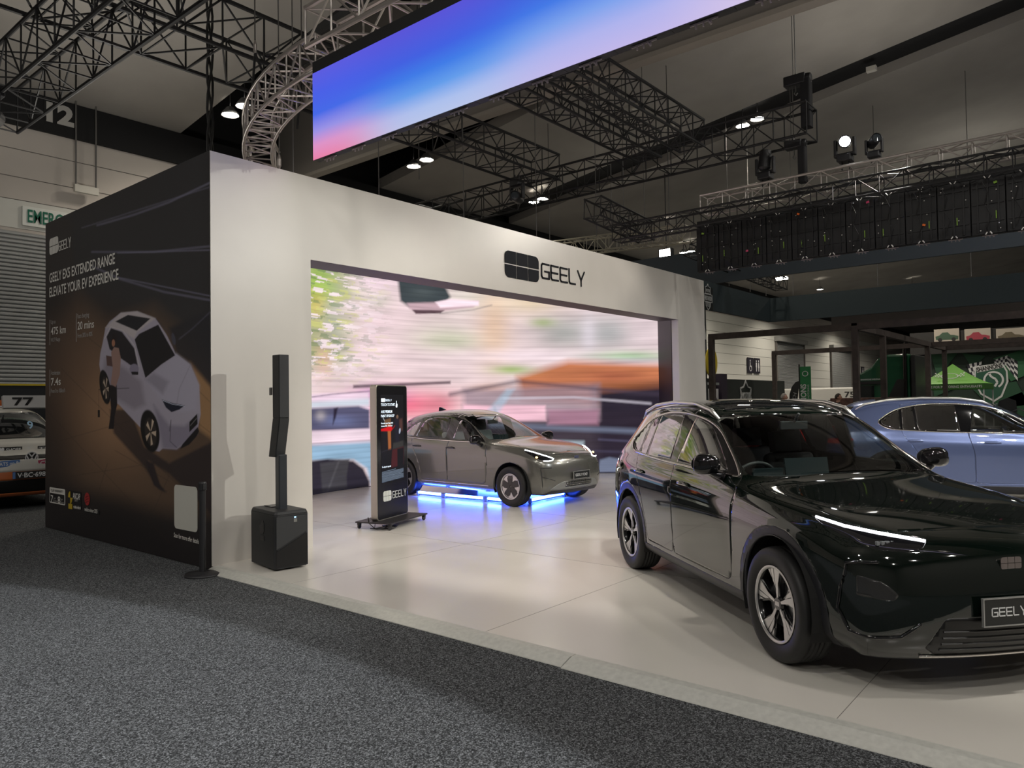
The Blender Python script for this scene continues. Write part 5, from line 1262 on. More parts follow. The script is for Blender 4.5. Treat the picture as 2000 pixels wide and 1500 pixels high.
def banner(x, y0, y1, z0, z1, face, label, name='video_banner'):
    r = empty(name, (x,(y0+y1)/2,z0), 0, label, 'screen')
    ym = (y0+y1)/2; s = -1 if face == 'front' else 1
    cab = mat('led_cabinet_black', (.01,.01,.011), .6)
    n = int(abs(y1-y0)/.5)
    for k in range(n):
        a = max(y0, y1)-.5*k
        b = BM(); box2(b, (.012,a-.498-ym,0), (.09,a-.002-ym,z1-z0))
        for q in (.12,.38): box2(b, (.09,a-q-ym-.008,.04), (.115,a-q-ym+.008,z1-z0-.04))
        box2(b, (.09,a-.49-ym,.48), (.12,a-.01-ym,.50)); obj('led_cabinet', b, cab, r)
        b = BM(); 
        for q in (-.06,.0,.06): bar(b, (.05,a-.25+q-ym,-.045), (.05,a-.25+q-ym,0), .008, 5)
        bar(b, (.05,a-.36-ym,-.008), (.05,a-.14-ym,-.008), .010, 5)
        bar(b, (.05,a-.31-ym,-.045), (.05,a-.28-ym,-.0), .01, 5); obj('cabinet_clip', b, mat('clip_grey', (.30,.26,.26), .5, .5), r)
    b = BM(); box2(b, (.0,y0-ym,z1-z0+.002), (.10,y1-ym,z1-z0+.13)); obj('header_bar', b, cab, r)
    return r, ym
rA, ymA = banner(AX, 7.10, -3.4, 4.50, 5.50, 'front', 'glowing blue and pink video banner hanging over the stand')
ny, nz = 420, 80; ys = np.linspace(7.10, -3.4, ny); zs = np.linspace(4.5, 5.5, nz); Y_, Z_ = np.meshgrid(ys, zs, indexing='ij')
pos = np.stack([np.full_like(Y_, AX), Y_, Z_], -1)
S_ = (7.10-Y_)/10.5; T_ = Z_-4.5         # s along the banner, t up
def stops(t, st):
    t0 = np.array([q[0] for q in st]); cc = np.array([lin(q[1]) for q in st]); return np.stack([np.interp(t, t0, cc[:, k]) for k in range(3)], -1)
yy = 7.10-Y_                                  # metres from the left end
lowA = [(0,(226,122,160)),(.16,(214,140,190)),(.32,(150,140,220)),(.52,(66,100,222)),(.75,(70,92,222)),(1,(88,88,214))]
lowB = [(0,(176,190,225)),(.12,(165,185,228)),(.30,(92,150,226)),(.48,(58,118,222)),(.66,(62,92,216)),(1,(86,80,206))]
lowC = [(0,(186,176,224)),(.20,(168,172,228)),(.40,(120,156,228)),(.60,(64,118,222)),(.8,(58,96,212)),(1,(76,84,205))]
lowD = [(0,(205,190,222)),(.4,(205,190,225)),(.7,(196,186,228)),(.9,(150,160,226)),(1,(120,140,222))]
cA, cB, cC, cD = stops(T_, lowA), stops(T_, lowB), stops(T_, lowC), stops(T_, lowD)
def wgt(c, w_): return np.exp(-((yy-c)/w_)**2)[..., None]
wa, wb, wc_, wd_ = wgt(0,.9), wgt(1.9,.9), wgt(4.0,1.0), np.clip((yy-4.2)/1.6,0,1)[...,None]**2*3
C = (cA*wa+cB*wb+cC*wc_+cD*wd_)/(wa+wb+wc_+wd_)
picture_grid('screen', pos-np.array([AX,ymA,4.5]), C, vcol_mat('banner_picture', 1.0), rA)
rB, ymB = banner(BX, 7.0, -3.5, 4.40, 5.36, 'back', 'far video banner seen from its dark cabled back')
random.seed(4)
# the far banner shows its back: connectors, tape and cables towards the camera
cols = [mat('tape_orange', (.8,.16,.02), .6), mat('tape_green', (.25,.45,.05), .6), mat('tape_pink', (.7,.08,.2), .6), mat('connector_white', (.6,.58,.55), .5)]
for k in range(21):
    a = 7.0-.5*k-ymB
    b = BM()
    box2(b, (-.05,a-.49,.01), (-.005,a-.01,.94))
    for q in (.1,.25,.4): box2(b, (-.075,a-q-.012,.03), (-.05,a-q+.012,.92))
    for q in (.2,.5,.78): box2(b, (-.07,a-.47,q), (-.05,a-.03,q+.02))
    obj('cabinet_frame', b, mat('cabinet_back', (.012,.012,.013), .45), rB)
    b = BM()
    for q in range(3):
        y, z = a-random.uniform(.05,.45), random.uniform(.06,.9); box(b, (-.08,y,z), (.012,.016,.016)); 
        y, z = a-random.uniform(.05,.45), random.uniform(.06,.9); box(b, (-.08,y,z), (.012,.014,.014))
    for dy in (-.02,.02): bar(b, (-.08,a-.25+dy,.93), (-.08,a-.25+dy*2.4,.97), .008, 4)
    for dy in (-.02,.02): bar(b, (-.08,a-.25+dy,.03), (-.08,a-.25+dy*2.4,-.01), .010, 4)
    obj('connector', b, cols[3], rB)
    if k % 1 == 0:
        b = BM(); y = a-random.uniform(.1,.4); box(b, (-.082,y,.30+random.uniform(-.03,.03)), (.008,.012,.13)); obj('cable_tie', b, cols[1], rB)
    if k % 2 == 0:
        b = BM(); y = a-random.uniform(.1,.4); z = random.choice([.80,.84,.3,.87]); box(b, (-.084,y,z), (.008,.05,.035), rot=Matrix.Rotation(random.uniform(-.5,.5),4,'X')); obj('marker_tape', b, cols[random.choice([0,0,1,2])], rB)
    b = BM(); y0 = a-random.uniform(.05,.2); sweep(b, [(-.085,y0,.9),(-.09,y0-.08,.7),(-.085,y0-.03,.5),(-.09,y0-.12,.3),(-.085,y0-.05,.08)], .006, 5); obj('data_cable', b, MATS['cable_black'], rB)
b = BM(); sweep(b, [(.05,ym_,1.30+.02*math.sin(i*1.7)) for i, ym_ in enumerate(np.linspace(3.4,-5.2,30))], .02, 6); obj('power_cable', b, MATS['cable_black'], rB)

# moving heads, hoists, lamps, cables
dm = mat('fixture_black', (.016,.016,.018), .4); lens_on = mat('lens_lit', (1,1,1), .3, emit=45, ecol=(.93,.95,1)); lens_off = mat('lens_dark', (.05,.06,.07), .08)
def moving_head(loc, aim, label, lit=False, s=1.0, hang=False):
    r = empty('moving_head_light', loc, 0, label, 'stage light'); sg = -1 if hang else 1
    b = BM(); vs = box(b, (0,0,.09*sg*s), (.26*s,.26*s,.14*s)); obj('base', b, dm, r, bev=.02)
    b = BM()
    for y in (-.17,.17): box(b, (0,y*s,.30*sg*s), (.11*s,.05*s,.34*s))
    box(b, (0,0,.17*sg*s), (.12*s,.38*s,.05*s)); obj('yoke', b, dm, r, bev=.012)
    b = BM()
    for y in (-.06,.06): bar(b, (0,y*s,.02*sg*s), (0,y*s,-.12*sg*s), .016*s, 6)
    obj('clamp', b, dm, r)
    d = (Vector(aim)-Vector(loc)).normalized(); q = d.to_track_quat('Z','Y').to_matrix().to_4x4(); T = Matrix.Translation((0,0,.42*sg*s)) @ q
    b = BM(); lathe(b, [(.001,-.20*s),(.09*s,-.20*s),(.125*s,-.15*s),(.125*s,.06*s),(.115*s,.19*s),(.10*s,.20*s),(.10*s,.175*s),(.001,.175*s)], 'Z', 24); b.transform(T); fix(b); hd = obj('head', b, dm, r, smooth=False)
    b = BM(); lathe(b, [(.001,.198*s),(.075*s,.192*s),(.095*s,.185*s)], 'Z', 24); b.transform(T); obj('lens', b, lens_on if lit else lens_off, hd)
    return r
moving_head((14.9,4.06,6.16), (0,0,1.6), 'lit moving head light standing on the far silver truss', True, 1.0)
moving_head((14.9,5.60,6.14), (14.9,5.3,9), 'dark moving head light left of the lit one, head pointing up', False, 1.0)
moving_head((14.9,3.55,6.13), (11,1.0,6.6), 'small dark moving head light right of the lit one', False, .8)
moving_head((13.4,10.9,6.92), (8,9,6.9), 'dark moving head light hanging above the portal top', False, 1.0, True)
moving_head((3.92,14.4,7.10), (0,8,6.5), 'dark stage light at the left edge beside the black truss', False, 1.2, True)
def hoist(x, y, z, label, zt=12.5, bag=True, s=1.0):
    r = empty('chain_hoist', (x,y,z), 0, label, 'hoist', 'chain hoists')
    b = BM(); box(b, (0,0,0), (.24*s,.42*s,.20*s)); lathe(b, [(.001,-.26*s),(.09*s,-.26*s),(.10*s,-.2*s),(.10*s,.2*s),(.001,.21*s)], 'Y', 16, c=(0,-.04,0)); obj('motor', b, dm, r, bev=.02)
    b = BM(); bar(b, (0,0,.1), (0,0,zt-z), .010, 5); bar(b, (0,.05,.1), (0,.05,zt-z), .008, 5); obj('chain', b, mat('chain_steel', (.22,.22,.21), .5, .8), r)
    b = BM(); sweep(b, [(0,0,-.1),(0,0,-.20),(0,.03,-.24),(0,0,-.28),(0,-.03,-.24)], .014, 6); obj('hook', b, MATS['chain_steel'], r)
    if bag:
        b = BM(); prism(b, roundrect(-.11*s,-.09*s,.11*s,.09*s,.03), .95*s, Matrix.Translation((0,-.20*s,-.98*s))); fix(b); obj('chain_bag', b, mat('bag_black', (.010,.010,.012), .8), r)
hoist(14.9,4.95,8.0,'chain hoist with long black bag above the far silver truss'); hoist(14.85,5.0,6.72,'lower chain hoist hanging just over the far silver truss', 7.9, True, .8)
def ceil_z(x, y): return 16.2 if 9.84 < x < 16.95 else 9.25+.14*(20-y)+(.3 if 22.3 < x < 24.1 else .0)
def wire(a, b_, label, r=.008, m=None, shackle=False, strap=False, name='suspension_wire', cat='cable'):
    a, b_ = Vector(a), Vector(b_); a.z = ceil_z(a.x, a.y); o = empty(name, a, 0, label, cat, 'suspension wires')
    b = BM(); bar(b, (0,0,0), b_-a, r, 5); obj('wire', b, m or mat('wire_grey', (.16,.155,.15), .5, .5), o)
    if shackle:
        b = BM(); q = b_-a; lathe(b, [(.012,0),(.03,.05),(.03,.15),(.012,.22)], 'Z', 8, c=(q.x,q.y,q.z)); fix(b); obj('turnbuckle', b, silvt, o)
    if strap:
        b = BM(); q = (b_-a)
        for s_ in (-1,1): bar(b, q, q+Vector((.12,.32*s_,-.75)), .022, 5)
        obj('sling', b, mat('sling_black', (.015,.015,.016), .8), o)
wire((6.70,11,11), (6.70,11,7.55), 'thin suspension wire with hook above the curved truss', .012, None, True, True)
wire((7.6,11,11), (7.6,11,7.4), 'thin suspension wire right of the hooked one above the curved truss', .010, None, True, True)
for (u, v0, v1, y, lab) in ((739,275,385,10.7,'wire dropping from the banner left end to behind the portal'),(903,210,430,10.5,'wire in front of the near black truss'),(818,290,350,12.5,'wire holding the hanging stage light'),(1215,230,480,9.5,'wire through the long cross truss left'),(1255,230,470,9.3,'wire through the long cross truss right'),
    (1043,150,470,10.2,'long wire crossing the twin trusses'),(1160,190,460,9.0,'wire under the twin trusses'),(545,240,330,9.9,'wire with turnbuckle below the curved truss'),(572,230,335,9.6,'thin wire right of the turnbuckle wire')):
    a, c = atY(u, v0, y), atY(u, v1, y); wire(a, (a.x, a.y, c.z), lab, .009, None, u in (545,), False)
b = BM(); o = empty('cable_bundle', (6.985,13,4.5), 0, 'twisted black cable bundle hanging down behind the corner of the stand', 'cable')
for k in range(3):
    sweep(b, [(.05*math.cos(i*.8+k*2.1), .05*math.sin(i*.8+k*2.1), i*.25) for i in range(30)], .022, 6)
obj('cable_strand', b, MATS['cable_black'], o, smooth=True)
for (x, y) in ((18,13.4),(18,11.2),(18,9.4)): wire((x,y,9), (x,y,6.3), 'wire holding the pale truss, '+{13.4:'left',11.2:'middle',9.4:'right'}[y]+' of three', .012)
# hanging pendants in pairs in the service gaps
lampm = mat('hall_lamp_lit', (1,1,1), .4, emit=60, ecol=(1,.93,.80))
def pendant(x, y, z, label, k=1):
    ingap = 9.84 < x < 16.95; zt = 16.25 if ingap else 9.25+.14*(20-y)+(.31 if 22.3 < x < 24.1 else .01)
    r = empty('hall_lamp', (x,y,z), 0, label, 'lamp', 'hall high bay lamps')
    b = BM(); lathe(b, [(.05,.22),(.09,.20),(.20,.06),(.22,0),(.215,0),(.19,.05),(.08,.18)], 'Z', 20); fix(b); obj('lamp_shade', b, mat('lamp_shade_grey', (.2,.2,.2), .5, .4), r)
    b = BM(); lathe(b, [(.001,.015),(.19,.02)], 'Z', 20); fix(b); obj('lamp_glass', b, lampm, r)
    b = BM(); bar(b, (0,0,.2), (0,0,zt-z), .012, 5); obj('lamp_stem', b, dm, r)
    if 'aisle' in label: lamp('AREA', (x,y,z-.05), (x,y,0), AISLE, (1,.96,.90), .42)
    else: lp = lamp('SPOT', (x,y,z-.03), (x,y,0), (1600 if 'neighb' in label else 300)*k, (1,.90,.76), .18, 140, .6)
    return r
PL = [((10.0,17.6,9.2),'left lamp of the pair over the far left'),((10.05,17.0,9.28),'right lamp of the pair over the far left'),((15.79,16.98,9.10),'left lamp of the pair under the glowing banner'),((15.79,16.4,9.18),'right lamp of the pair under the glowing banner'),
      ((22.9,9.30,10.42),'left lamp of the pair in the dark ceiling gap'),((22.9,8.82,10.52),'right lamp of the pair in the dark ceiling gap'),((21.9,17.0,9.2),'left lamp of the pair behind the long cross truss'),((21.9,16.6,9.25),'right lamp of the pair behind the long cross truss'),
      ((34.2,17.1,9.1),'left lamp of the far pair above the blue fascia'),((34.2,16.7,9.12),'right lamp of the far pair above the blue fascia'),((30,15.7,9.3),'single far lamp over the pale truss')]
PL += [((x_,y_,9.25+.14*(20-y_)-.75),'added over the neighbouring stands to brighten the far wall') for x_, y_ in ((40,16),(46,10),(52,16),(60,12),(68,16),(76,12),(36,4),(44,2))]  # extra lamps added for more light on the far back wall
PL += [((x_,y_,9.25+.14*(20-y_)-(.75 if not 9.84 < x_ < 16.95 else 1.0)),'one of the rows over the aisle in front of the stand') for x_ in (-9,-2,4.5,13.5,20,27) for y_ in (-11,-4.5)]+[((x_,3.5,10.6),'one of the rows over the aisle in front of the stand') for x_ in (-9,-3)]+[((-9,11,9.6),'one over the carpet aisle left of the printed wall')]
for p_, l_ in PL: pendant(*p_, 'lit round hall lamp, '+l_)
fl_ = empty('flood_light', (25,13.2,7.2), 0, 'square white flood light behind the end of the portal', 'lamp')
b = BM(); bar(b, (0,0,.1), (0,0,ceil_z(25,13.2)-7.2), .02, 6); obj('stem', b, dm, fl_)
b = BM(); box(b, (0,0,0), (.3,.5,.34)); obj('housing', b, dm, fl_, bev=.02)
b = BM(); box(b, (-.16,-.02,-.02), (.02,.42,.28)); obj('lamp_glass', b, lampm, fl_)
tube = empty('tube_light', (42,15,8.5), 0, 'small lit tube light under the far ceiling', 'lamp'); b = BM(); box(b, (0,0,0), (.3,.6,.12)); obj('lamp_glass', b, lampm, tube); b = BM(); bar(b, (0,0,.05), (0,0,ceil_z(42,15)-8.5), .02, 6); obj('stem', b, dm, tube)
# fittings on the ceiling panels
for (u, v) in ((1243,200),(1308,237),(1702,127)):
    q = atY(u, v, 6.0); t = ((9.25+k_*20-CAM_H)/(_ray(u,v).z+k_*_ray(u,v).y)); q = Vector((0,0,CAM_H))+_ray(u,v)*t
    o = empty('smoke_detector', q-Vector((0,0,.12)), 0, 'small white ceiling box, '+{1243:'left of the pair by the twin trusses',1308:'right of the pair by the twin trusses',1702:'alone above the dark gap at right'}[u], 'detector', 'ceiling fittings'); b = BM(); box(b, (0,0,0), (.16,.26,.14)); obj('housing', b, mat('fitting_white', (.6,.58,.52), .6), o)
s = empty('cable_tray_bracket', (7.4,19.75,7.1), 0, 'small white bracket hanging on two rods against the wall', 'bracket')
b = BM(); box2(b, (-.3,-.05,-.06), (.25,.05,.12)); obj('bracket', b, mat('fitting_white', (.6,.58,.52), .6), s)
b = BM()
for x in (-.26,.2): bar(b, (x,0,.1), (x,0,2.6), .02, 6)
obj('rod', b, mat('wire_grey', (.16,.155,.15), .5, .5), s)
# ================================================================== NEIGHBOURING STANDS
def panel(root, name, c, s, m, rot=None, bev=0): b = BM(); box(b, c, s, rot); return obj(name, b, m, root, bev=bev)
slate = mat('fascia_slate_blue', (.075,.095,.115), .7); teal = mat('fascia_teal', (.022,.036,.042), .7)
r = empty('hanging_fascia', (22,6,5.36), 0, 'slate blue fabric fascia hanging behind the far video banner', 'fascia')
panel(r, 'fabric_face', (0,-1,.54), (.12,18,1.08), slate)
r = empty('hanging_fascia', (26,9.7,4.42), 0, 'dark teal hanging fascia with a shield sign at its left end', 'fascia')
panel(r, 'fabric_face', (.06,-7,.42), (.12,14,.84), teal); panel(r, 'fabric_face', (-3.4,.06,.42), (7,.12,.84), teal)
for k, (y, ) in enumerate([(8.9,),(6.2,),(3.6,),(1.2,)]): wire((26,y,10.5), (26,y,5.3), ['wire holding the teal fascia, '+q for q in ('leftmost','second from left','third from left','rightmost')][k], .012)
for k, x in enumerate((22.5,24.2,25.6)): wire((x,9.7,9), (x,9.7,5.3), ['near','middle','far'][k]+' wire on the short side of the teal fascia', .012)
# large low ceiling banner further right
r = empty('hanging_fascia', (34,4,5.0), 0, 'broad dark brown fascia hanging behind the timber frames', 'fascia'); panel(r, 'fabric_face', (0,-1,.6), (.12,14,1.5), mat('fascia_brown', (.05,.042,.038), .7))
wht = mat('badge_white', (.55,.56,.56), .6); hdb = mat('display_wall_black', (.014,.018,.018), .55)
def shield(root, M, s, low=True):
    """bar and shield outline sign, one unit wide"""
    T = M @ Matrix.Scale(s, 4); b = BM()
    def ribbon(pts, wd):
        for p, q in zip(pts[:-1], pts[1:]):
            p, q = Vector(p), Vector(q); d = (q-p).normalized(); n = Vector((-d.y,d.x))*wd/2
            prism(b, [p-n-d*wd*.3, q-n+d*wd*.3, q+n+d*wd*.3, p+n-d*wd*.3], .02, T)
    for wd, k in ((.035,1.0),):
        ribbon([(.5,1.28),(.62,1.14),(.82,1.10),(.78,.92),(.84,.76),(.16,.76),(.22,.92),(.18,1.10),(.38,1.14),(.5,1.28)], wd)
        if low: ribbon([(.20,.28),(.24,.10),(.5,-.12),(.76,.10),(.80,.28),(.20,.28)], wd)
    fix(b); o = obj('shield_outline', b, wht, root)
    b = BM(); 
    for (x0,x1,y0,y1) in ((0,1,.70,.735),(0,1,.30,.335),(0,.035,.30,.735),(.965,1,.30,.735)): prism(b, [(x0,y0),(x1,y0),(x1,y1),(x0,y1)], .03, T)
    fix(b); obj('bar_outline', b, wht, root)
    for (s_, x, y, w_, h_) in (('MOTOR',.26,.84,.48,.17),('HARLEY-DAVIDSON',.06,.40,.88,.24),('CYCLES',.27,.07,.46,.17))[:3 if low else 2]:
        bm_ = text_bm(s_, 1.0, .004, bold=.02); xs2 = [v.co.x for v in bm_.verts]; W_ = max(xs2)-min(xs2)
        bmesh.ops.translate(bm_, vec=(-min(xs2),0,0), verts=bm_.verts); bmesh.ops.scale(bm_, vec=(w_/W_, h_/.72, 1), verts=bm_.verts); bm_.transform(T @ Matrix.Translation((x,y,.02))); obj('shield_lettering', bm_, wht, root)
r = empty('shield_sign', (20.85,9.61,4.36), 0, 'white outlined bar and shield sign on the teal fascia beside the portal', 'sign')
panel(r, 'backing', (-.10,.018,.36), (.72,.024,.70), hdb); shield(r, frame((-.40,-.002,.08),(1,0,0)), .56)
r = empty('display_wall', (28.2,13.2,0), 0, 'low black display wall with the white bar and shield sign', 'wall')
panel(r, 'wall_panel', (4,.1,1.29), (9.6,.2,2.58), hdb); shield(r, frame((2.95,-.012,.16),(1,0,0)), 1.85, False)
panel(r, 'end_fin', (.85,-.2,1.38), (.55,.35,2.76), mat('fin_purple', (.022,.014,.030), .6))
r = empty('poster_board', (28.05,12.85,1.4), 0, 'small white framed poster with a seated figure beside the purple fin', 'poster')
panel(r, 'board', (0,0,.3), (.80,.06,.9), mat('poster_white', (.6,.6,.62), .6)); b = BM(); prism(b, [(-.28,-.1),(.25,-.1),(.2,.25),(.05,.4),(.1,.6),(-.05,.68),(-.15,.55),(-.12,.4),(-.25,.2)], .01, frame((.05,-.035,.05),(1,0,0))); fix(b); obj('printed_figure', b, mat('poster_ink', (.08,.07,.08), .6), r)
panel(r, 'caption_bar', (0,0,.95), (1.0,.05,.1), mat('grey_bar', (.25,.27,.27), .6))
r = empty('sign_totem', (23.4,11.05,0), 0, 'dark totem with white letter strokes and a yellow disc beside the portal', 'sign')
panel(r, 'totem_panel', (-.05,.06,2.7), (.62,.12,5.4), mat('totem_grey', (.05,.055,.06), .6))
b = BM(); T = frame((-.36,-.002,3.75),(1,0,0)); prism(b, [(0,0),(.14,0),(.14,.95),(0,.95)], .02, T); prism(b, [(.18,.95),(.30,.95),(.60,0),(.48,0)], .02, T); fix(b); obj('letter_stroke', b, wht, r)
r = empty('round_sign', (23.5,10.86,2.96), 0, 'yellow round disc sign half hidden behind a dark post', 'sign')
b = BM(); prism(b, [(.44*math.cos(t),.50*math.sin(t)) for t in [k*math.pi/18 for k in range(36)]], .04, frame((0,-.02,0),(1,0,0))); fix(b); obj('disc', b, mat('sign_yellow', (.50,.38,.02), .55), r)
# timber / steel frames of the next stand
frm = mat('frame_rust_brown', (.060,.046,.040), .75, noise=.25, nscale=6)
def frame_stand(xs_, ys_, z, label, t=.13):
    r = empty('steel_frame', (xs_[0],ys_[0],0), 0, label, 'frame', None); x0, y0 = xs_[0], ys_[0]
    for x in xs_:
        for y in ys_: panel(r, 'post', (x-x0,y-y0,z/2), (t,t,z), frm)
    for y in ys_: panel(r, 'beam', ((xs_[-1]-x0)/2,y-y0,z-.03), (xs_[-1]-x0,t*.9,t*1.1), frm)
    for x in xs_: panel(r, 'beam', (x-x0,(ys_[-1]-y0)/2,z-.03), (t*.9,abs(ys_[-1]-y0),t*1.1), frm)
r = empty('steel_frame', (20.65,5.5,0), 0, 'open brown steel frame of posts and beams behind the blue car', 'frame')
for (x, y) in ((20.65,9.49),(20.65,5.5),(23.46,5.5),(29.6,5.5),(32.7,5.5),(30.0,11.1),(20.65,-1.5),(30,-1.5)): panel(r, 'post', (x-20.65,y-5.5,1.79), (.15,.15,3.58), frm)
for (a_, c_) in (((20.65,9.49),(20.65,-1.5)),((20.65,5.5),(32.7,5.5)),((30.0,11.1),(30.0,-1.5)),((32.7,5.5),(32.7,-1.5)),((20.65,-1.5),(32.7,-1.5))):
    panel(r, 'beam', ((a_[0]+c_[0])/2-20.65,(a_[1]+c_[1])/2-5.5,3.56), (abs(a_[0]-c_[0])+.14,abs(a_[1]-c_[1])+.14,.17), frm)
# shannons-style backdrop: dark green panel with picture strip
gk = mat('backdrop_green_black', (.010,.022,.016), .7); g1 = mat('backdrop_green', (.012,.060,.028), .7); g2 = mat('backdrop_green_light', (.02,.10,.04), .7)
X0 = 50
r = empty('printed_backdrop', (X0,0,0), 0, 'dark green faceted backdrop with a large shield and chequered flags', 'backdrop')
def onx(u, v, x=X0): p = atX(u, v, x); return (9.10-p.y, p.z)
T0 = frame((-.06,9.10,0),(0,-1,0))
panel(r, 'backdrop_panel', (.1,-.9,2.2), (.2,20,4.4), gk)
for P_, m_ in (([(1818,690),(1870,690),(1832,740)],g1),([(1880,690),(1925,695),(1900,720)],g1),([(1940,700),(2010,680),(2010,730),(1975,745)],g2),([(1822,740),(1860,715),(1862,760),(1825,775)],g1),([(1900,760),(1985,745),(2010,790),(1940,800)],g1),([(1960,780),(2010,760),(2010,830)],g1)):
    b = BM(); prism(b, [onx(*q) for q in P_], .004, T0); fix(b); obj('printed_facet', b, m_, r)
b = BM(); prism(b, [onx(*q) for q in [(1904,716),(1958,708),(1968,724),(1970,745),(1958,775),(1942,785),(1915,770),(1903,745)]], .02, T0); fix(b); obj('shield_edge', b, wht, r)
b = BM(); prism(b, [onx(*q) for q in [(1907,718),(1956,711),(1965,725),(1966,745),(1955,772),(1942,781),(1918,768),(1906,745)]], .03, T0); fix(b); obj('shield_face', b, mat('shield_green', (.015,.075,.045), .6), r)
b = BM(); prism(b, [onx(*q) for q in [(1907,718.5),(1956,711),(1959.5,718),(1909,728)]], .04, T0); fix(b); obj('shield_band', b, wht, r)
a, c = onx(1909,726.8), onx(1958.5,717.5); bm_ = text_bm('SHANNONS', 1, .0, bold=.03); W_ = max(v.co.x for v in bm_.verts); L = math.hypot(c[0]-a[0], c[1]-a[1]); bmesh.ops.scale(bm_, vec=(L/W_, .25/.72, 1), verts=bm_.verts)
bm_.transform(T0 @ Matrix.Translation((a[0], a[1]+.01, .055)) @ Matrix.Rotation(math.atan2(c[1]-a[1], c[0]-a[0]), 4, 'Z')); obj('shield_lettering', bm_, mat('letter_black', (.01,.01,.01), .6), r)
b = BM(); c = onx(1941,742); rr = .46
for t0, t1, r0, r1 in ((-60,250,.40,.50),):
    n = 24
    for k in range(n):
        a_, b_ = R(t0+(t1-t0)*k/n), R(t0+(t1-t0)*(k+1)/n)
        prism(b, [(c[0]+r0*math.cos(a_),c[1]+r0*math.sin(a_)),(c[0]+r1*math.cos(a_),c[1]+r1*math.sin(a_)),(c[0]+r1*math.cos(b_),c[1]+r1*math.sin(b_)),(c[0]+r0*math.cos(b_),c[1]+r0*math.sin(b_))], .05, T0)
for p, q in zip([(-.22,.38),(-.10,.18),(.10,.05),(.18,-.15),(.05,-.38)][:-1], [(-.10,.18),(.10,.05),(.18,-.15),(.05,-.38)]):
    p, q = Vector(p), Vector(q); d = (q-p).normalized(); n_ = Vector((-d.y,d.x))*.055; prism(b, [(c[0]+w_.x, c[1]+w_.y) for w_ in (p-n_, q-n_, q+n_, p+n_)], .05, T0)
fix(b); obj('shield_symbol', b, wht, r)
def chequer(A, B, C_, D, nu, nv, root):
    b = BM(); b2 = BM()
    for i in range(nu):
        for j in range(nv):
            f = lambda u, v: onx(*[(A[k]*(1-u)+B[k]*u)*(1-v)+(D[k]*(1-u)+C_[k]*u)*v for k in (0,1)])
            q = [f(i/nu,j/nv), f((i+1)/nu,j/nv), f((i+1)/nu,(j+1)/nv), f(i/nu,(j+1)/nv)]
            prism(b if (i+j)%2 else b2, q, .015, T0)
    fix(b); fix(b2); obj('flag_squares', b, wht, root); obj('flag_squares', b2, mat('flag_navy', (.012,.012,.022), .6), root)
chequer((1888,712),(1918,706),(1915,724),(1898,736), 6, 3, r); chequer((1940,704),(1968,694),(1966,714),(1945,712), 6, 3, r); chequer((1968,695),(1988,706),(1988,744),(1966,716), 3, 6, r)
# picture strip of cars above the backdrop
for k, (u0, u1, cc, w2) in enumerate((((1829),1877,(.04,.08,.05),'pale car picture with a dark green car, left of the strip'),(1888,1938,(.26,.03,.05),'middle car picture of the strip, a maroon convertible'),(1949,2004,(.10,.08,.05),'right car picture of the strip, a brown and tan car'))):
    q0, q1 = onx(u0,671), onx(u1,648); r = empty('car_picture', (X0-.6,9.10-q0[0]*1.0,q0[1]), 0, w2, 'picture')
    w_ = q1[0]-q0[0]; h_ = .78
    T1 = frame((0,0,0),(0,-1,0)); b = BM(); prism(b, [(0,0),(w_,0),(w_,h_),(0,h_)], .05, T1); fix(b); obj('board', b, mat('picture_cream', (.36,.32,.27), .6), r)
    b = BM(); prism(b, [(.08*w_,.16),(.95*w_,.14),(.97*w_,.33),(.80*w_,.40),(.66*w_,.42),(.55*w_,.58),(.34*w_,.57),(.22*w_,.42),(.06*w_,.36)], .01, T1 @ Matrix.Translation((0,0,.05))); 
    fix(b); obj('printed_car', b, mat('picture_ink_%d' % k, cc, .6), r)
    b = BM(); 
    for x in (.24,.78): prism(b, [(x*w_+.11*math.cos(t), .16+.11*math.sin(t)) for t in [q*math.pi/8 for q in range(16)]], .012, T1 @ Matrix.Translation((0,0,.05)))
    fix(b); obj('printed_wheel', b, mat('letter_black', (.01,.01,.01), .6), r)
r = empty('picture_rail', (X0-.45,9.1,4.3), 0, 'dark boxed rail holding the strip of car pictures', 'rail'); panel(r, 'rail_box', (0,-8,.55), (.2,18,1.3), mat('rail_black', (.015,.014,.014), .7))
# green canopy tent
r = empty('canopy_tent', (40,6.4,0), 0, 'bright green pop-up canopy tent lettered for motoring enthusiasts', 'tent'); lg = mat('canopy_green', (.10,.30,.03), .6); dg = mat('canopy_valance', (.035,.14,.02), .6)
b = BM(); h = 1.42; zb = 2.27
base = [(-h,-h),(h,-h),(h,h),(-h,h)]
for i in range(4):
    p, q = base[i], base[(i+1)%4]; N = 8
    for k in range(N):
        t0, t1 = k/N, (k+1)/N; f = lambda p, t: (p[0]*(1-t), p[1]*(1-t), zb+.95*t**1.35)
        vs = [b.verts.new(f(p,t0)), b.verts.new(f(q,t0)), b.verts.new(f(q,t1) if t1<1 else (0.001*i,0,zb+.95)), b.verts.new(f(p,t1) if t1<1 else (0,.001*i,zb+.95))]
        b.faces.new(vs)
bmesh.ops.remove_doubles(b, verts=b.verts, dist=.004); fix(b); obj('canopy', b, lg, r, sol=.01)
b = BM()
for (cx_, cy_, sx, sy) in ((0,-h,2*h,.02),(0,h,2*h,.02),(-h,0,.02,2*h),(h,0,.02,2*h)): box(b, (cx_,cy_,zb-.13), (sx,sy,.26))
obj('valance', b, dg, r)
for (x, y) in base: panel(r, 'leg', (x*.98,y*.98,1.07), (.05,.05,2.14), mat('tent_leg_white', (.5,.5,.5), .5))
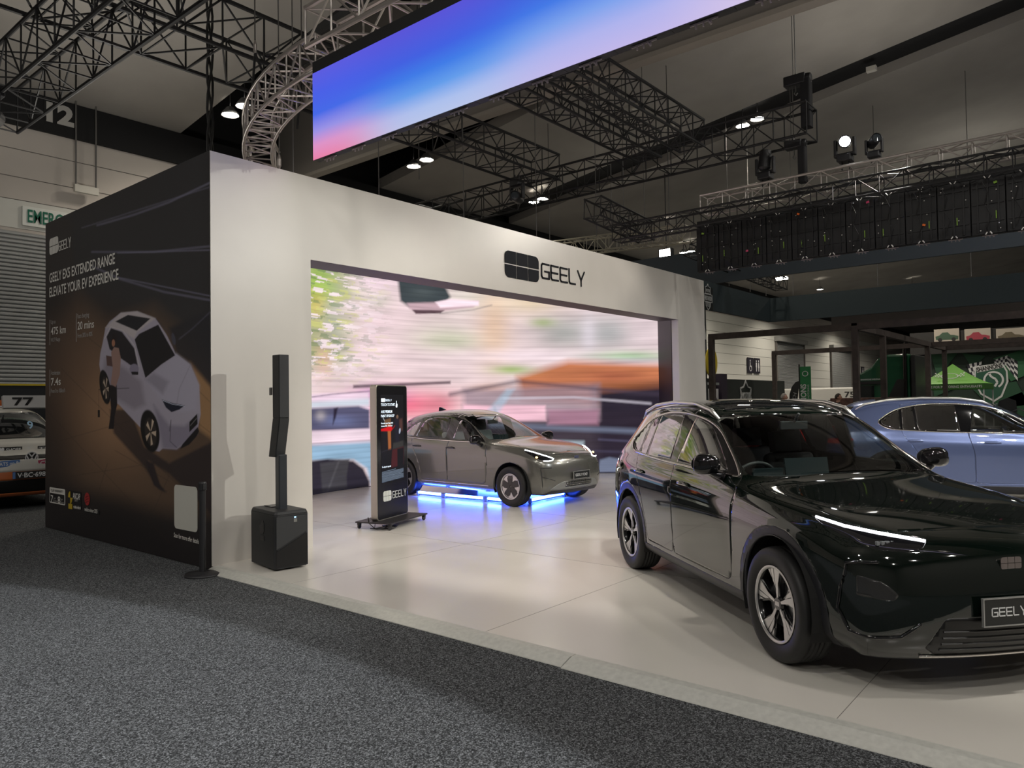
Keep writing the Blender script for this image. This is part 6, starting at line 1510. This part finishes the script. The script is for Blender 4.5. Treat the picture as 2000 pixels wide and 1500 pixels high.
def xtext(name, s, x, y, z, w_, h_, m, root):
    bm_ = text_bm(s, 1, .0, bold=.015); W_ = max(v.co.x for v in bm_.verts); bmesh.ops.scale(bm_, vec=(w_/W_, h_/.72, 1), verts=bm_.verts); bm_.transform(frame((x,y,z),(0,-1,0))); return obj(name, bm_, m, root)
xtext('valance_lettering', 'INSURANCE FOR MOTORING ENTHUSIASTS', -h-.02, h-.08, zb-.19, 2*h-.16, .11, wht, r)
b = BM(); 
for k in range(24):
    a_, b_ = 2*math.pi*k/24, 2*math.pi*(k+1)/24
    for (r0, r1) in ((.86,1.0),):
        pr = lambda rr, t: (.36*rr*math.cos(t), .16*rr*math.sin(t))
        prism(b, [pr(r0,a_),pr(r1,a_),pr(r1,b_),pr(r0,b_)], .006, frame((-.86,0,zb+.36),(0,-1,0),(.53,0,.8)))
for sg in (-1,1):
    for i in range(4):
        for j in range(3):
            if (i+j)%2: prism(b, [(sg*(.36+.06*i),-.08+.07*j+.02*i),(sg*(.42+.06*i),-.06+.07*j+.02*i),(sg*(.42+.06*i),.0+.07*j+.02*i),(sg*(.36+.06*i),-.02+.07*j+.02*i)], .006, frame((-.86,0,zb+.36),(0,-1,0),(.53,0,.8)))
fix(b); obj('canopy_emblem', b, wht, r)
# green truck cab
r = empty('truck', (35.5,7.98,0), 0, 'dark green semi truck cab parked behind the frames', 'truck'); gp = mat('truck_green', (.006,.065,.028), .25, coat=.6); dkc = mat('truck_black', (.008,.009,.010), .5)
b = BM(); prof = [(-1.35,.5),(-1.35,1.35),(-1.22,1.95),(-1.18,2.55),(-1.0,2.75),(-.55,3.0),(-.30,3.35),(.10,3.5),(.95,3.5),(.95,.5)]
prism(b, prof, 2.4, frame((1.2,0,0),(0,-1,0)) @ Matrix.Translation((0,0,0))); fix(b); o = obj('cab', b, gp, r, bev=.08); o.modifiers['edge'].segments = 3
b = BM(); box2(b, (-1.25,-1.15,.6), (1.25,-.98,3.45)); obj('fairing', b, dkc, r, bev=.03)
b = BM(); T = frame((-1.205,0,0),(0,-1,0)); prism(b, [(-1.02,1.5),(-1.0,2.2),(-.45,2.2),(-.45,1.45)], .02, T); fix(b); obj('cab_window', b, mat('truck_glass', (.01,.014,.014), .05), r)
b = BM(); prism(b, [(-1.30,2.28),(-.1,2.28),(-.1,2.40),(-1.25,2.40)], .12, T); fix(b); obj('sun_visor', b, dkc, r)
xtext('visor_lettering', 'SHANNONS INSURANCE', -1.34, .95, 2.44, .9, .07, wht, r)
b = BM(); bar(b, (-1.3,-.78,.9), (-1.3,-.78,3.75), .07, 10); bar(b, (-1.3,-.78,3.75), (-1.3,-.86,3.98), .075, 10); obj('exhaust_stack', b, mat('stack_dark', (.04,.035,.035), .25, .9), r)
b = BM(); prism(b, [(.05,1.6),(.45,2.45),(.75,2.45),(.85,1.2),(.3,1.2)], .01, T); fix(b); obj('painted_panel', b, dkc, r)
b = BM(); prism(b, [(-.4,1.5),(.2,1.25),(.25,1.1),(-.3,1.25)], .012, T); fix(b); obj('painted_panel', b, mat('truck_stripe', (.03,.14,.08), .3), r)
for (y, x) in ((.75,-1),(.75,1),(-.6,-1),(-.6,1)):
    b = BM(); lathe(b, [(.001,-.15),(.30,-.15),(.48,-.13),(.5,-.08),(.5,.08),(.48,.13),(.30,.15),(.001,.15)], 'X', 28, c=(x,y,.5)); fix(b); obj('wheel', b, mat('tyre_rubber', (.014,.014,.014), .55), r)
# flags and small things behind the cars
r = empty('banner_flag', (33,10.86,0), 0, 'tall narrow green flag with white letters running up it', 'flag'); panel(r, 'pole', (0,.26,1.6), (.05,.05,3.2), dkc)
panel(r, 'flag_cloth', (0,0,1.9), (.03,.46,2.38), mat('flag_green', (.015,.16,.05), .6))
bm_ = text_bm('SHANNONS', 1, .0, bold=.02); W_ = max(v.co.x for v in bm_.verts); bmesh.ops.scale(bm_, vec=(1.55/W_, .24/.72, 1), verts=bm_.verts); bm_.transform(Matrix.Translation((-.03,-.02,.78)) @ frame((0,0,0),(0,-1,0)) @ Matrix.Rotation(R(90),4,'Z')); obj('flag_lettering', bm_, wht, r)
bm_ = text_bm('INSURANCE FOR MOTORING', 1, .0); W_ = max(v.co.x for v in bm_.verts); bmesh.ops.scale(bm_, vec=(1.5/W_, .07/.72, 1), verts=bm_.verts); bm_.transform(Matrix.Translation((-.03,-.15,.80)) @ frame((0,0,0),(0,-1,0)) @ Matrix.Rotation(R(90),4,'Z')); obj('flag_lettering', bm_, wht, r)
b = BM()
for k in range(16):
    a_, b_ = 2*math.pi*k/16, 2*math.pi*(k+1)/16; prism(b, [(.10*math.cos(a_),.09*math.sin(a_)),(.13*math.cos(a_),.12*math.sin(a_)),(.13*math.cos(b_),.12*math.sin(b_)),(.10*math.cos(b_),.09*math.sin(b_))], .01, frame((-.03,0,2.78),(0,-1,0)))
fix(b); obj('flag_emblem', b, wht, r)
r = empty('banner_flag', (32,11.05,0), 0, 'black sail shaped flag with grey letters leaning left of the green flag', 'flag')
b = BM(); prism(b, [(-.22,.6),(.02,.6),(.28,2.46),(.10,2.40),(-.06,2.2),(-.16,1.9)], .02, frame((0,0,0),(0,-1,0))); fix(b); obj('flag_cloth', b, mat('flag_black', (.012,.012,.012), .6), r)
bm_ = text_bm('CLUTCH', 1, .0, bold=.02, shear=.2); W_ = max(v.co.x for v in bm_.verts); bmesh.ops.scale(bm_, vec=(.95/W_, .15/.72, 1), verts=bm_.verts); bm_.transform(Matrix.Translation((-.04,-.02,1.02)) @ frame((0,0,0),(0,-1,0)) @ Matrix.Rotation(R(82),4,'Z')); obj('flag_lettering', bm_, mat('letter_grey', (.25,.25,.25), .6), r)
b = BM(); bar(b, (0,.24,0), (0,.0,2.3), .02, 6); obj('pole', b, dkc, r)
r = empty('caravan', (46,14.5,0), 0, 'long white trailer with a small 75 lettering parked by the far wall', 'trailer'); o = panel(r, 'body', (0,-.4,1.55), (2.4,8.5,1.5), mat('trailer_white', (.50,.49,.46), .5), bev=.08)
xtext('body_lettering', '75', -1.215, -1.9, 1.75, .55, .32, mat('letter_black', (.01,.01,.01), .6), r); xtext('body_lettering', 'Diesel', -1.215, -2.6, 1.93, .5, .13, mat('letter_black', (.01,.01,.01), .6), r); xtext('body_lettering', 'Industries', -1.215, -2.6, 1.75, .8, .13, mat('letter_black', (.01,.01,.01), .6), r)
for y in (-2,1): b = BM(); lathe(b, [(.001,-.1),(.4,-.1),(.4,.1),(.001,.1)], 'X', 20, c=(-1.0,y,.4)); fix(b); obj('wheel', b, mat('tyre_rubber', (.014,.014,.014), .55), r)
r = empty('counter', (31.4,8.0,0), 0, 'rust brown textured counter front behind the blue car', 'counter'); panel(r, 'counter_front', (0,-.5,.85), (.6,3.6,1.7), mat('counter_rust', (.09,.045,.035), .8, noise=.5, nscale=9), bev=.03)
# row of chairs far behind
ch = empty('cafe_chair', (33.1,9.93,0), 0, 'bent metal chair seen above the black car roof, nearest the green flag', 'chair', None)
cm = mat('chair_metal', (.10,.09,.085), .4, .6)
b = BM(); box2(b, (-.2,-.2,.72), (.2,.2,.76)); obj('seat', b, cm, ch)
b = BM(); sweep(b, [(.2,-.2,.74),(.24,-.2,1.45),(.24,-.1,1.6),(.24,.1,1.6),(.24,.2,1.45),(.2,.2,.74)], .022, 6); obj('backrest', b, cm, ch)
for x in (-.18,.18):
    for y in (-.18,.18): b = BM(); bar(b, (x,y,.74), (x*1.2,y*1.2,0), .015, 6); obj('leg', b, cm, ch)
for k, (y, l_) in enumerate(((9.55,'bent metal chair seen above the black car roof, middle of the three'),(9.0,'bent metal chair seen above the black car roof, nearest the dark haired person'))):
    c = copy_tree(ch); c.location = (33.2,y*.975,0); c.rotation_euler.z = .4*k-.2; c['label'] = l_
# motorcycle glimpsed at the right edge
r = empty('motorcycle', (26.5,2.75,0), R(20), 'dark chrome motorcycle half out of frame at the right edge', 'motorcycle')
chm = mat('bike_chrome', (.5,.5,.52), .15, 1); bkp = mat('bike_black', (.01,.01,.012), .1, coat=1)
for x, nm in ((-.75,'wheel'),(.75,'wheel')):
    b = BM(); lathe(b, [(.22,-.06),(.32,-.065),(.34,0),(.32,.065),(.22,.06)], 'Y', 28, c=(x,0,.34)); bar(b, (x,-.1,.34), (x,.1,.34), .05, 10)
    for k in range(10): bar(b, (x,0,.34), (x+.23*math.cos(k*.628),0,.34+.23*math.sin(k*.628)), .006, 4)
    fix(b); obj(nm, b, bkp, r)
b = BM(); sweep(b, [(-.5,0,.75),(-.2,0,.98),(.2,0,1.02),(.42,0,.9)], [.10,.15,.17,.10], 10); fix(b); obj('fuel_tank', b, bkp, r, smooth=True)
b = BM(); box(b, (0,0,.52), (.5,.3,.4)); bar(b, (-.1,0,.6), (.05,0,.9), .11, 12); bar(b, (.15,0,.6), (.05,0,.9), .11, 12); obj('engine', b, chm, r, bev=.04)
b = BM()
for y in (-.1,.1): bar(b, (.75,y,.34), (.45,y,1.1), .025, 8)
sweep(b, [(.30,-.42,1.22),(.42,-.3,1.30),(.46,0,1.18),(.42,.3,1.30),(.30,.42,1.22)], .016, 8); obj('fork_and_bars', b, chm, r)
b = BM(); bmesh.ops.create_uvsphere(b, u_segments=16, v_segments=10, radius=.13, matrix=Matrix.Translation((.58,0,1.05))); 
obj('headlamp', b, chm, r, smooth=True)
b = BM(); prism(b, [(-.28,0),(.28,0),(.22,.36),(0,.46),(-.22,.36)], .01, Matrix.Translation((.52,0,1.2)) @ Matrix.Rotation(R(-20),4,'Y') @ frame((0,0,0),(0,1,0))); fix(b); obj('windshield', b, mat('smoked_screen', (.05,.05,.05), .1), r)
b = BM(); sweep(b, [(-.85,0,.78),(-.5,0,.72),(-.25,0,.80)], [.10,.16,.12], 8); obj('saddle', b, dkc, r, smooth=True)

# ------------------------------------------------------------------ people
def person(name, loc, rz, label, skin, hair, shirt, trousers, hair_len=.02, h=1.75):
    """standing figure: one skinned body, with clothing and hair as parts"""
    r = empty(name, loc, rz, label, 'person'); k = h/1.75
    J = dict(pel=(0,0,.95),bel=(0,0,1.10),che=(.01,0,1.30),nb=(.0,0,1.45),nk=(.01,0,1.53),hd=(.02,0,1.62),
      lh=(0,.10,.90),lk=(.02,.11,.50),la=(-.01,.12,.09),lt=(.14,.13,.03),rh=(0,-.10,.90),rk=(.05,-.11,.50),ra=(.0,-.12,.09),rt=(.15,-.13,.03),
      ls=(0,.19,1.42),le=(-.03,.24,1.14),lw=(.10,.23,.92),rs=(0,-.19,1.42),re=(-.03,-.24,1.14),rw=(.14,-.20,.95))
    Rr = dict(pel=.135,bel=.12,che=.145,nb=.08,nk=.055,hd=.07,lh=.09,lk=.062,la=.042,lt=.035,rh=.09,rk=.062,ra=.042,rt=.035,ls=.062,le=.043,lw=.028,rs=.062,re=.043,rw=.028)
    E_ = [('pel','bel'),('bel','che'),('che','nb'),('nb','nk'),('nk','hd'),('pel','lh'),('lh','lk'),('lk','la'),('la','lt'),('pel','rh'),('rh','rk'),('rk','ra'),('ra','rt'),('che','ls'),('ls','le'),('le','lw'),('che','rs'),('rs','re'),('re','rw')]
    for (sd, yy) in (('l',1),('r',-1)):
        wx, wy, wz = J[sd+'w']; J[sd+'m'] = (wx+.03, wy, wz-.08); Rr[sd+'m'] = .024; E_.append((sd+'w', sd+'m'))
        for q in range(4):
            J[sd+'f%d'%q] = (wx+.005+.018*q, wy, wz-.125-.004*(2-abs(q-1.5))); Rr[sd+'f%d'%q] = .009; J[sd+'g%d'%q] = (wx+.01+.018*q, wy-.015*yy, wz-.165); Rr[sd+'g%d'%q] = .008; E_ += [(sd+'m', sd+'f%d'%q), (sd+'f%d'%q, sd+'g%d'%q)]
        J[sd+'t'] = (wx+.06, wy-.01*yy, wz-.07); Rr[sd+'t'] = .011; J[sd+'u'] = (wx+.075, wy-.02*yy, wz-.105); Rr[sd+'u'] = .009; E_ += [(sd+'w', sd+'t'), (sd+'t', sd+'u')]
    names_ = list(J); me = bpy.data.meshes.new('body'); me.from_pydata([Vector(J[n])*k for n in names_], [(names_.index(a), names_.index(c)) for a, c in E_], [])
    o = bpy.data.objects.new('body', me); COL.objects.link(o)
    sk = o.modifiers.new('skin', 'SKIN'); 
    for i, n in enumerate(names_): me.skin_vertices[0].data[i].radius = (Rr[n]*k, Rr[n]*k*(1.0 if n not in ('pel','bel','che') else 1.25))
    me.skin_vertices[0].data[0].use_root = True
    ss = o.modifiers.new('s', 'SUBSURF'); ss.levels = ss.render_levels = 2
    bpy.context.view_layer.update(); m2 = bpy.data.meshes.new_from_object(o.evaluated_get(bpy.context.evaluated_depsgraph_get()))
    bpy.data.objects.remove(o); b = bmesh.new(); b.from_mesh(m2)
    bm_h = bmesh.new(); bmesh.ops.create_uvsphere(bm_h, u_segments=28, v_segments=20, radius=1)
    for v in bm_h.verts:
        x, y, z = v.co; fx = x*.098*(1.0 if z > -.2 else 1-.18*(-z-.2)); fy = y*.076*(1.0 if z > 0 else 1+.22*z)
        if x > .75 and abs(y) < .22 and -.35 < z < .12: fx += .022*(1-abs(y)/.22)*(1 if z < -.05 else .55)
        if x > .7 and .12 < abs(y) < .55 and .0 < z < .22: fx -= .008
        if x > .75 and abs(y) < .35 and -.58 < z < -.45: fx += .006
        v.co = Vector((fx+.02, fy, z*.118+1.655))*k
    tmp = bpy.data.meshes.new('h'); bm_h.to_mesh(tmp); bm_h.free(); b.from_mesh(tmp)
    for sg in (-1,1): bmesh.ops.create_uvsphere(b, u_segments=10, v_segments=8, radius=1, matrix=Matrix.Translation(Vector((.01,sg*.078,1.65))*k) @ Matrix.Diagonal((.018,.010,.032,1)))
    tmp2 = bpy.data.meshes.new('h2')
    for f in b.faces:
        z = f.calc_center_median().z/k; y = abs(f.calc_center_median().y)/k
        f.material_index = 0 if z > 1.50 or (y > .17 and z < 1.0 and z > .6) else (1 if z > .93 else (2 if z > .10 else 3))
    obj('body', b, [skin, shirt, trousers, mat('shoe_black', (.01,.01,.01), .5)], r, smooth=True)
    b = BM(); bmesh.ops.create_uvsphere(b, u_segments=26, v_segments=18, radius=1)
    for v in list(b.verts):
        x, y, z = v.co
        if (x > .35 and z < .52) or z < -.35 or (x > .0 and z < .05): v.tag = True
    bmesh.ops.delete(b, geom=[v for v in b.verts if v.tag], context='VERTS')
    for v in b.verts: n = .004*math.sin(v.co.x*31+v.co.y*17)*math.cos(v.co.z*23); v.co = Vector((v.co.x*(.108+n)+.015, v.co.y*(.086+n), v.co.z*(.128+n)+1.66))*k
    obj('hair', b, hair, r, smooth=True, sol=.012)
    b = BM()
    for sg in (-1,1): bmesh.ops.create_uvsphere(b, u_segments=10, v_segments=8, radius=.011*k, matrix=Matrix.Translation(Vector((.106,sg*.030,1.672))*k))
    obj('eyes', b, mat('eye_dark', (.02,.015,.012), .2), r, smooth=True)
    b = BM(); box(b, (.118*k,0,1.605*k), (.008,.042,.008)); obj('mouth', b, mat('lips', (.25,.08,.07), .5), r, bev=.002)
    return r
skin1 = mat('skin_light', (.45,.25,.18), .55); skin2 = mat('skin_mid', (.36,.19,.13), .55)
person('person', (26,9.32,0), R(-75), 'grey haired person in a dark shirt facing right behind the black car', skin1, mat('hair_grey', (.30,.28,.26), .8), mat('shirt_charcoal', (.03,.03,.035), .8), mat('trousers_navy', (.02,.02,.04), .8), h=1.86)
person('person', (26,7.52,0), R(-80), 'dark haired person facing right by the blue car roof', skin2, mat('hair_dark', (.018,.013,.010), .7), mat('shirt_black', (.015,.015,.018), .8), mat('trousers_navy', (.02,.02,.04), .8), h=1.82)
# ================================================================== THE CARS ON THE STAND
led_w = mat('drl_white', (1,1,1), .3, emit=14, ecol=(.92,.95,1)); amber = mat('indicator_amber', (1,.5,.1), .3, emit=6, ecol=(1,.55,.15)); lensg = mat('lamp_lens_grey', (.25,.26,.27), .1)
EX5['plate'] = (.48,.145,.505,.02)
def ex5(M, loc, hd, label):
    root, bvh = build_car(EX5, M, loc, hd, label)
    front_kit(root, bvh, EX5, M, 'GEELY EX5', [('daytime_light', EX5['drl'], (.0065,.0065), led_w)])
    for sg in (-1, 1):
        q = bvh.ray_cast(Vector((3, sg*.62, .845)), Vector((-1,0,0)))[0]
        if q:
            b = BM(); 
            for k in range(4): box(b, q+Vector((-.004,-sg*(.05-.03*k),.0)), (.02,.02,.022))
            obj('lamp_module', b, lensg, root, bev=.003)
    q = bvh.ray_cast(Vector((3,0,.745)), Vector((-1,0,0)))[0]
    b = BM(); emblem(b, .13, .066, frame((q.x+.004,-.065,.712),(0,1,0)), .006, .02); fix(b); obj('nose_badge', b, mat('badge_dark_chrome', (.25,.22,.22), .25, .9), root)
    b = BM()
    for z in (.29,.325,.36,.395): 
        pts = [(.0,0,z)]; pp, nn = project(bvh, densify([(-.42,z),(.42,z)], .06, False), (1,2), 1, off=.002); sweep(b, pp, .006, 5)
    obj('grille_bar', b, M['grille'], root)
    pp, nn = project(bvh, densify([(-.50,.248),(.50,.248)], .06, False), (1,2), 1, off=.006)
    if len(pp) > 3: b = BM(); sweep(b, pp, .009, 6); obj('lip_trim', b, M['chrome'], root, smooth=True)
    return root
EX5['drl'] = [(.79,.942),(.72,.912),(.60,.888),(.50,.872),(.405,.856)]
MB = car_mats("paint_black_green", (.003,.0065,.0048), 0, .05)
ex5(MB, (5.428,1.183,PZ), R(-130), 'glossy black SUV with its daytime lights on, nearest the camera')
MBL = dict(MB); MBL['paint'] = mat('paint_powder_blue', (.16,.21,.41), .28, .55, 1.0, spec=.5); MBL['seat'] = mat('cabin_cream', (.42,.42,.38), .6); pass
# front corner windows of this car are clear
hd = R(-73.5); h_ = Vector((math.cos(hd), math.sin(hd))); l_ = Vector((-h_.y, h_.x))
o_ = Vector((12.65,2.57))+h_*2.46+l_*.94
ex5(MBL, (o_.x, o_.y, PZ), hd, 'powder blue SUV with silver roof rails behind the black SUV')
MG = car_mats('paint_moss_grey', (.17,.168,.15), .5, .24); MG['glass_clear'] = glass_mat('clear_window', (.92,.94,.93), .01); MG['trim_silver'] = mat('trim_silver_grey', (.30,.31,.30), .35, .5); MG['seat'] = mat('cabin_pale_grey', (.36,.40,.40), .6); MG['dash'] = mat('dashboard_black', (.018,.020,.022), .45)
MG['rim_dark'] = MB['rim_dark']
root, bvh = build_car(EX2, MG, (10.029,7.643,PZ), R(-93), 'moss grey hatchback lit blue from underneath before the video wall')
front_kit(root, bvh, EX2, MG, 'GEELY EX2', [('daytime_light', [(.752,.905),(.66,.852),(.56,.797),(.505,.768),(.54,.746),(.62,.738),(.69,.742)], (.007,.006), led_w), ('indicator', [(.745,.80),(.735,.79)], (.014,.014), amber)])
b = BM()
for z in (.340,.368):
    pp, nn = project(bvh, densify([(-.33,z),(.33,z)], .06, False), (1,2), 1, off=.002); sweep(b, pp, .005, 5)
for y in [-.3+.06*i for i in range(11)]:
    pp, nn = project(bvh, [(y,.32),(y,.40)], (1,2), 1, off=.002)
    if len(pp) == 2: sweep(b, pp, .006, 5)
obj('grille_bar', b, MG['paint'], root)
b = BM(); prism(b, [(-2.40,1.50),(-2.50,1.565),(-2.60,1.60),(-2.64,1.60),(-2.66,1.49)], .035, frame((0,.0175,0),(1,0,0))); fix(b); obj('roof_fin', b, MG['gloss_black'], root)
q = bvh.ray_cast(Vector((3,0,.762)), Vector((-1,0,0)))[0]
b = BM(); emblem(b, .12, .06, frame((q.x+.003,-.06,.732),(0,1,0)), .005, .02); fix(b); obj('nose_badge', b, MG['chrome'], root)
# blue light tubes on their low frame under the grey car
tubem = mat('blue_tube_lit', (.4,.6,1), .4, emit=75, ecol=(.035,.10,1.0))
r = empty('underglow_frame', root.location, 0, 'low frame of glowing blue light tubes under the grey hatchback', 'light frame'); r.rotation_euler = root.rotation_euler
jm = mat('joint_clear', (.25,.35,.6), .2)
for (a, c) in (((-.36,-.66),(-.71,-.68)),((-.765,-.685),(-1.67,-.765)),((-1.725,-.77),(-2.36,-.80)),((.03,-.43),(-.10,.62)),((-.50,.66),(-2.3,.66))):
    b = BM(); bar(b, (a[0],a[1],.062), (c[0],c[1],.062), .021, 10); obj('light_tube', b, tubem, r)
    b = BM(); bar(b, (a[0],a[1],.030), (c[0],c[1],.030), .010, 6); obj('tube_rail', b, dm, r)
    for (x, y) in (a, c):
        b = BM(); box(b, (x,y,.05), (.045,.045,.075)); bar(b, (x-.025,y,.013), (x+.025,y,.013), .012, 8); obj('joint_block', b, jm, r)
# ------------------------------------------------------------------ race van parked beyond the side wall
MV = dict(MB); MV['paint'] = mat('van_white', (.55,.54,.50), .25, coat=.8); MV['orange'] = mat('van_orange', (.45,.12,.035), .3, coat=.6)
root, bvh = build_car(VAN, MV, (4.62,15.45,0), R(-92), 'white and orange race van covered in stickers beyond the printed wall')
nose = lambda y, z: bvh.ray_cast(Vector((3, y, z)), Vector((-1,0,0)))[0]
def sticker(name, s, y0, z, w_, h_, bg, fg, tilt=0, tw=None):
    q = nose(y0+w_/2, z+h_/2); T = frame((q.x+.012,y0,z),(0,1,0)) @ Matrix.Rotation(R(tilt),4,'Z')
    b = BM(); prism(b, [(0,0),(w_,0),(w_,h_),(0,h_)], .006, T); fix(b); o = obj(name, b, bg, root)
    bm_ = text_bm(s, 1, .0, bold=.02); W_ = max(v.co.x for v in bm_.verts); bmesh.ops.scale(bm_, vec=(w_*.9/W_, h_*.6/.72, 1), verts=bm_.verts); bm_.transform(T @ Matrix.Translation((w_*.05,h_*.2,.008))); obj('sticker_lettering', bm_, fg, o)
wl = mat('letter_white', (.7,.7,.7), .5); sb = mat('sticker_black', (.02,.02,.02), .5); sbl = mat('sticker_blue', (.10,.20,.45), .5); srd = mat('sticker_red', (.42,.06,.12), .5)
sticker('sticker', 'I \u2665 SHOES', -.46, .965, .42, .10, sb, wl); sticker('sticker', 'THE', .20, .97, .30, .09, sb, wl)
sticker('sticker', 'BOATS on 9', -.60, .745, .42, .10, sbl, wl, 2); sticker('sticker', 'CUSTOM', .10, .72, .46, .11, srd, wl, 8)
q = nose(0, .50); x0 = q.x+.03
b = BM(); box(b, (x0,-.05,.60), (.012,.52,.12)); p = obj('number_plate', b, sb, root, bev=.002)
bm_ = text_bm('V\u00b7BC\u00b7698', 1, .0, bold=.02); W_ = max(v.co.x for v in bm_.verts); bmesh.ops.scale(bm_, vec=(.42/W_, .08/.72, 1), verts=bm_.verts); bm_.transform(frame((x0+.008,-.24,.56),(0,1,0))); obj('plate_lettering', bm_, wl, p)
b = BM(); box(b, (x0+.002,-.29,.60), (.012,.04,.11)); obj('plate_band', b, sbl, p)
q = nose(0, .89); T = frame((q.x+.02,0,.885),(0,1,0)); b = BM()
for k in range(28):
    a_, c_ = 2*math.pi*k/28, 2*math.pi*(k+1)/28; f = lambda r_, t: (r_*math.cos(t), r_*math.sin(t)); prism(b, [f(.085,a_),f(.10,a_),f(.10,c_),f(.085,c_)], .01, T)
for pl in ([(-.045,.075),(0,.01),(.045,.075)], [(-.075,.035),(-.035,-.07),(0,-.005),(.035,-.07),(.075,.035)]):
    for p0, p1 in zip(pl[:-1], pl[1:]):
        p0, p1 = Vector(p0), Vector(p1); d = (p1-p0).normalized(); n = Vector((-d.y,d.x))*.010; prism(b, [p0-n,p1-n,p1+n,p0+n], .01, T)
fix(b); obj('round_badge', b, wl, root)
b = BM(); prism(b, [(.10*math.cos(t),.10*math.sin(t)) for t in [k*math.pi/14 for k in range(28)]], .004, T); fix(b); obj('badge_backing', b, sb, root)
b = BM(); box(b, (-.95,.55,1.86), (.10,1.1,.24), rot=Matrix.Rotation(R(-12),4,'Y')); o = obj('roof_board', b, mat('board_white', (.6,.6,.6), .5), root)
bm_ = text_bm('77', 1, .0, bold=.02); W_ = max(v.co.x for v in bm_.verts); bmesh.ops.scale(bm_, vec=(.36/W_, .19/.72, 1), verts=bm_.verts); bm_.transform(frame((-.885,.13,1.765),(0,1,0))); obj('board_lettering', bm_, sb, o)
bm_ = text_bm('9', 1, .0, bold=.02); bmesh.ops.scale(bm_, vec=(.2,.24,1), verts=bm_.verts); bm_.transform(frame((-.43,.28,1.36),(0,1,0),(-.6,0,.8))); obj('window_number', bm_, mat('window_number_blue', (.3,.5,.7), .5), root)
for sg in (-1,1):
    b = BM(); pp, nn = project(bvh, densify([(sg*.80,1.00),(sg*.66,.975),(sg*.50,.955)], .04, False), (1,2), 1, off=.004); sweep(b, pp, [.035]*len(pp), 6); obj('headlight', b, mat('lamp_glassy', (.5,.52,.55), .1, emit=.8, ecol=(.9,.95,1)), root, smooth=True)
# graphic truck side behind the van
r = empty('graphic_trailer', (4.4,19.3,0), 0, 'dark trailer with bright orange and red artwork behind the race van', 'trailer'); panel(r, 'body', (0,.2,1.15), (6.0,.4,2.3), mat('trailer_dark', (.015,.017,.02), .4), bev=.03)
TY = frame((0,-.004,0),(1,0,0)); tq = lambda L: [((lambda p: (p.x-4.4, p.z))(atY(u, v, 19.3))) for u, v in L]
b = BM(); prism(b, tq([(-20,805),(-10,785),(18,776),(34,780),(34,796),(20,806)]), .012, TY); fix(b); obj('orange_artwork', b, MV['orange'], r)
b = BM(); prism(b, tq([(30,802),(33,776),(42,774),(45,800)]), .016, TY); fix(b); obj('red_artwork', b, mat('art_red', (.45,.02,.04), .5), r)
b = BM(); prism(b, tq([(-20,796),(18,790),(20,796),(-20,802)]), .020, TY); fix(b); obj('pale_artwork', b, mat('art_pale', (.55,.6,.7), .5), r)
b = BM(); box2(b, (-3,-.02,2.26), (3,.0,2.30)); obj('yellow_edge', b, mat('sign_yellow', (.50,.38,.02), .55), r)
r = empty('stage_box', (5.5,18.9,0), 0, 'low white box half hidden behind the race van windscreen', 'box'); panel(r, 'box_body', (.4,.2,.72), (.55,.3,1.42), mat('box_white', (.5,.5,.52), .5), bev=.02)
